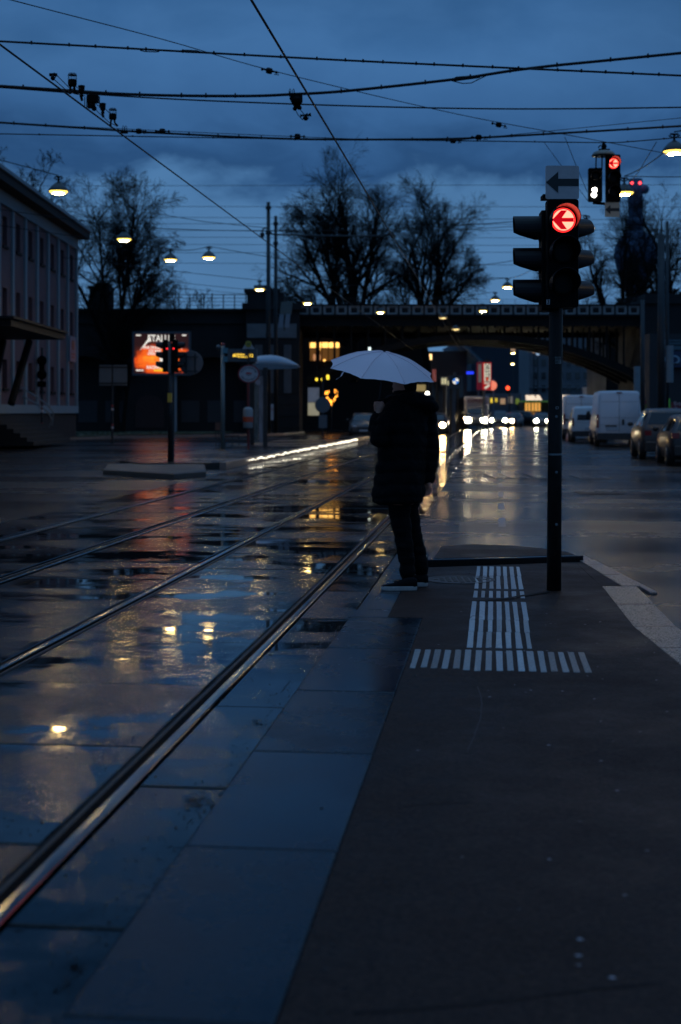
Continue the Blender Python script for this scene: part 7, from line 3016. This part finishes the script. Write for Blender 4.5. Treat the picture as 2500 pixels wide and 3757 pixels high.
vehicle('parked_van', 'large white panel van parked with its rear doors toward us', 'van', 'van', park(1414, 66.5), away, (.60, .60, .63), group=PARK)
vehicle('parked_van', 'smaller white van just ahead of the large panel van', 'van', 'smallvan', park(1352, 74), away, (.55, .57, .58), group=PARK)
vehicle('parked_van', 'farthest white van, partly hidden by the signal pole', 'van', 'van', park(1332, 83), away, (.50, .52, .55), group=PARK)
vehicle('parked_car', 'dark off road car with pale side parked behind the panel van', 'car', 'suv', park(1526, 48.5), away, (.035, .034, .036), group=PARK)
vehicle('parked_car', 'dark car cut off by the right picture edge', 'car', 'hatch', park(1592, 43), away, (.016, .016, .018), group=PARK)
vehicle('parked_car', 'dark car parked across the tracks behind the person, grille toward us', 'car', 'hatch', park(836, 92), toward + R(6), (.022, .024, .030))
ONC = 'oncoming vehicles with headlights on'
vehicle('car', 'oncoming car with one orange headlight visible beside the coat', 'car', 'hatch', park(1003, 100), toward, (.03, .02, .02), 'head', ONC, warm=True)
vehicle('car', 'oncoming car right of the box truck with small headlights', 'car', 'suv', park(1148, 138), toward, (.02, .022, .026), 'head', ONC)
vehicle('car', 'oncoming dark red car with warm headlight, right of the middle pair', 'car', 'hatch', park(1177, 146), toward - R(14), (.05, .02, .02), 'head', ONC, warm=True)
vehicle('car', 'far oncoming car below the kiosk with a close pair of white headlights', 'car', 'hatch', park(1246, 144), toward, (.03, .03, .035), 'head', ONC)
vehicle('car', 'car driving away with red tail lights by the signal pole', 'car', 'hatch', park(1282, 128), away, (.02, .02, .022), 'tail')
vehicle('car', 'dark car waiting between the oncoming cars and the kiosk', 'car', 'suv', park(1212, 158), toward + R(70), (.02, .02, .022))
vehicle('car', 'dark car in the gap right of the distant red signal', 'car', 'hatch', park(1163, 160), toward, (.03, .034, .045))

# box truck, oncoming
BTD = 128.0
bt = thing('box_truck', 'oncoming box truck with white cargo box and bright headlights', 'truck', park(1097, BTD), ONC, toward)
mb = MB()
mb.cham(-3.6, 1.0, -1.08, 1.08, .75, 2.95, .05)
cargo = mb.build('cargo_box', pm('white cargo box', (.42, .42, .46), .5), bt, local=True)
mb = MB()
rings = []
for (x, zb_, zt_, w) in ((1.05, .5, 2.1, .98), (1.6, .45, 2.1, 1.0), (2.05, .42, 1.35, .98), (2.6, .45, 1.1, .94), (2.72, .5, .85, .86)):
    rings.append([(x, -w, zb_), (x, -w, (zb_ + zt_) / 2), (x, -w * .88, zt_), (x, w * .88, zt_), (x, w, (zb_ + zt_) / 2), (x, w, zb_)])
mb.loft(rings)
finish_normals(mb.build('cab', pm('dark truck cab', (.10, .10, .11), .35), bt, local=True))
mb = MB()
mb.add([(1.64, -.80, 2.0), (1.64, .80, 2.0), (2.06, .82, 1.42), (2.06, -.82, 1.42)], [(0, 1, 2, 3)])
mb.build('windscreen', M['carglass'], bt, local=True)
for sgn in (-1, 1):
    mb = MB()
    mb.ball((2.70, sgn * .70, .82), (.06, .27, .25), 14, 10)
    mb.build('headlight', M['head_on'], bt, True, local=True)
    for x in (1.9, -2.2):
        mb = MB()
        mb.lathe([(.22, -.12), (.36, -.12), (.38, -.09), (.38, .09), (.36, .12), (.22, .12)], (x, sgn * .86, .38), 20, (0, 1, 0))
        mb.build('wheel', M['tyre'], bt, True, local=True)
    mb = MB()
    mb.ball((1.9, sgn * 1.18, 1.45), (.07, .10, .18), 10, 8)
    mb.build('mirror', M['bumper'], bt, local=True)
mb = MB()
mb.ball((2.60, -.98, 1.02), (.07, .09, .08), 12, 8)
mb.build('indicator', M['head_warm'], bt, True, local=True)
mb = MB()
mb.cham(2.6, 2.80, -.92, .92, .36, .60, .03)
mb.build('bumper', M['bumper'], bt, local=True)
cu_m = pm('truck lettering', (.16, .02, .05), .5)
q = park(1097, BTD)
tmp = lettering('lettering', 'EXPRESS', .42, cu_m, None, (0, 0, 0), depth=.01, bold=.01)
me = tmp.data
bpy.data.objects.remove(tmp)
for vt in me.vertices:
    x_, y_, z_ = vt.co
    vt.co = Vector((1.012 - y_, x_, z_ + 2.52))
lt = link('lettering', me, cargo)

# bus rear with three red lights left of the shaft
bs = thing('bus', 'far bus rear with lit sign and three red lights behind the umbrella shaft', 'bus', park(874, 150))
mb = MB()
c = park(874, 150)
mb.cham(c.x - 1.2, c.x + 1.2, 150, 161, .35, 3.4, .12)
mb.build('body', pm('dark bus paint', (.03, .032, .036), .4), bs)
mb = MB()
mb.box(c.x - .72, c.x + .72, 149.94, 149.99, dp(0, 897, 150).z, dp(0, 889, 150).z)
mb.build('lit_sign', emis('bus sign', (1, .80, .60), .7), bs)
for u in (865.5, 873, 883):
    mb = MB()
    mb.ball(dp(u, 903, 149.9), .17, 12, 8)
    mb.build('tail_light', M['tail_on'], bs, True)
mb = MB()
mb.box(c.x - 1.0, c.x + 1.0, 149.95, 149.992, 1.3, 2.2)
mb.build('rear_window', M['carglass'], bs)
for sgn in (-1, 1):
    mb = MB()
    mb.lathe([(.3, -.15), (.48, -.15), (.5, -.1), (.5, .1), (.48, .15), (.3, .15)], (c.x + sgn * 1.0, 152.5, .5), 18, (1, 0, 0))
    mb.build('wheel', M['tyre'], bs)
# bright single lamp over the coat's shoulder
t = thing('shop_lamp', 'bright white round lamp just above the coat shoulder', 'lamp', dp(984, 905, 118))
mb = MB()
mb.ball(dp(984, 905.5, 118), .17, 14, 10)
mb.build('globe', emis('white globe', (1, .95, .8), 8), t, True)
mb = MB()
mb.tube([(dp(985, 0, 118.2).x, 118.2, 0), dp(985, 904, 118.2)], .06, 8)
mb.build('post', M['darkpole'], t)
t = thing('lit_sign', 'dull yellow lit box sign above the coat shoulder', 'sign', dp(970, 895, 121))
mb = MB()
a, b = dp(954, 900, 121), dp(980, 885, 121)
mb.box(a.x, b.x, 121, 121.4, a.z, b.z)
mb.build('box', emis('dull yellow box', (.75, .55, .22), .33), t)
mb = MB()
mb.tube([(a.x + .3, 121.2, 0), (a.x + .3, 121.2, a.z)], .08, 8)
mb.build('post', M['darkpole'], t)

# ------------------------------------------------------------------ covers and patches in the right lane
COV = pm('wet iron cover', (.05, .05, .052), .22, .5, var=(12, .3))
for i, (u0, v0, u1, v1, lb) in enumerate([(1812, 1740, 1890, 1757, 'rectangular iron cover nearest the centre line'), (1965, 1738, 2010, 1757, 'small iron cover left of the signal pole'), (2125, 1746, 2200, 1757, 'iron cover right of the signal pole')]):
    t = thing('road_cover', lb, 'manhole cover', gr((u0 + u1) / 2, v1, 0), 'iron covers in the road')
    a, b = gr(u0, v1), gr(u1, v0)
    mb = MB()
    mb.cham(a.x, b.x, a.y, b.y, .001, .010, .003)
    mb.build('frame', M['rail_rust'], t)
    mb = MB()
    mb.cham(a.x + .05, (a.x + b.x) / 2 - .02, a.y + .06, b.y - .06, .002, .014, .004)
    mb.cham((a.x + b.x) / 2 + .02, b.x - .05, a.y + .06, b.y - .06, .002, .014, .004)
    mb.build('lid', COV, t)
t = thing('road_gully', 'dark drain grating in the road right of the signal pole', 'drain', gr(2200, 1811))
a, b = gr(2130, 1814), gr(2262, 1806)
mb = MB()
mb.box(a.x, b.x, a.y, b.y, .001, .006)
mb.build('pit', M['recess'], t)
for k in range(9):
    mb = MB()
    x_ = a.x + (b.x - a.x) * (k + .5) / 9
    mb.box(x_ - .02, x_ + .02, a.y + .02, b.y - .02, .0065, .012)
    mb.build('grating_bar', M['rail_rust'], t)
# worn lane line beside the tracks
mk = pm('worn lane paint', (.16, .17, .19), .35, var=(9, .4))
t = thing('lane_line', 'worn pale lane line running away right of the person', 'road marking', gr(1715, 1950))
s = 19.5
while s < 70:
    mb = MB()
    p = [T(s, 0.02, .004), T(s, .12, .004), T(s + 1.6, .12, .004), T(s + 1.6, .02, .004)]
    mb.sheet(p)
    mb.build('dash', mk, t)
    s += 3.4
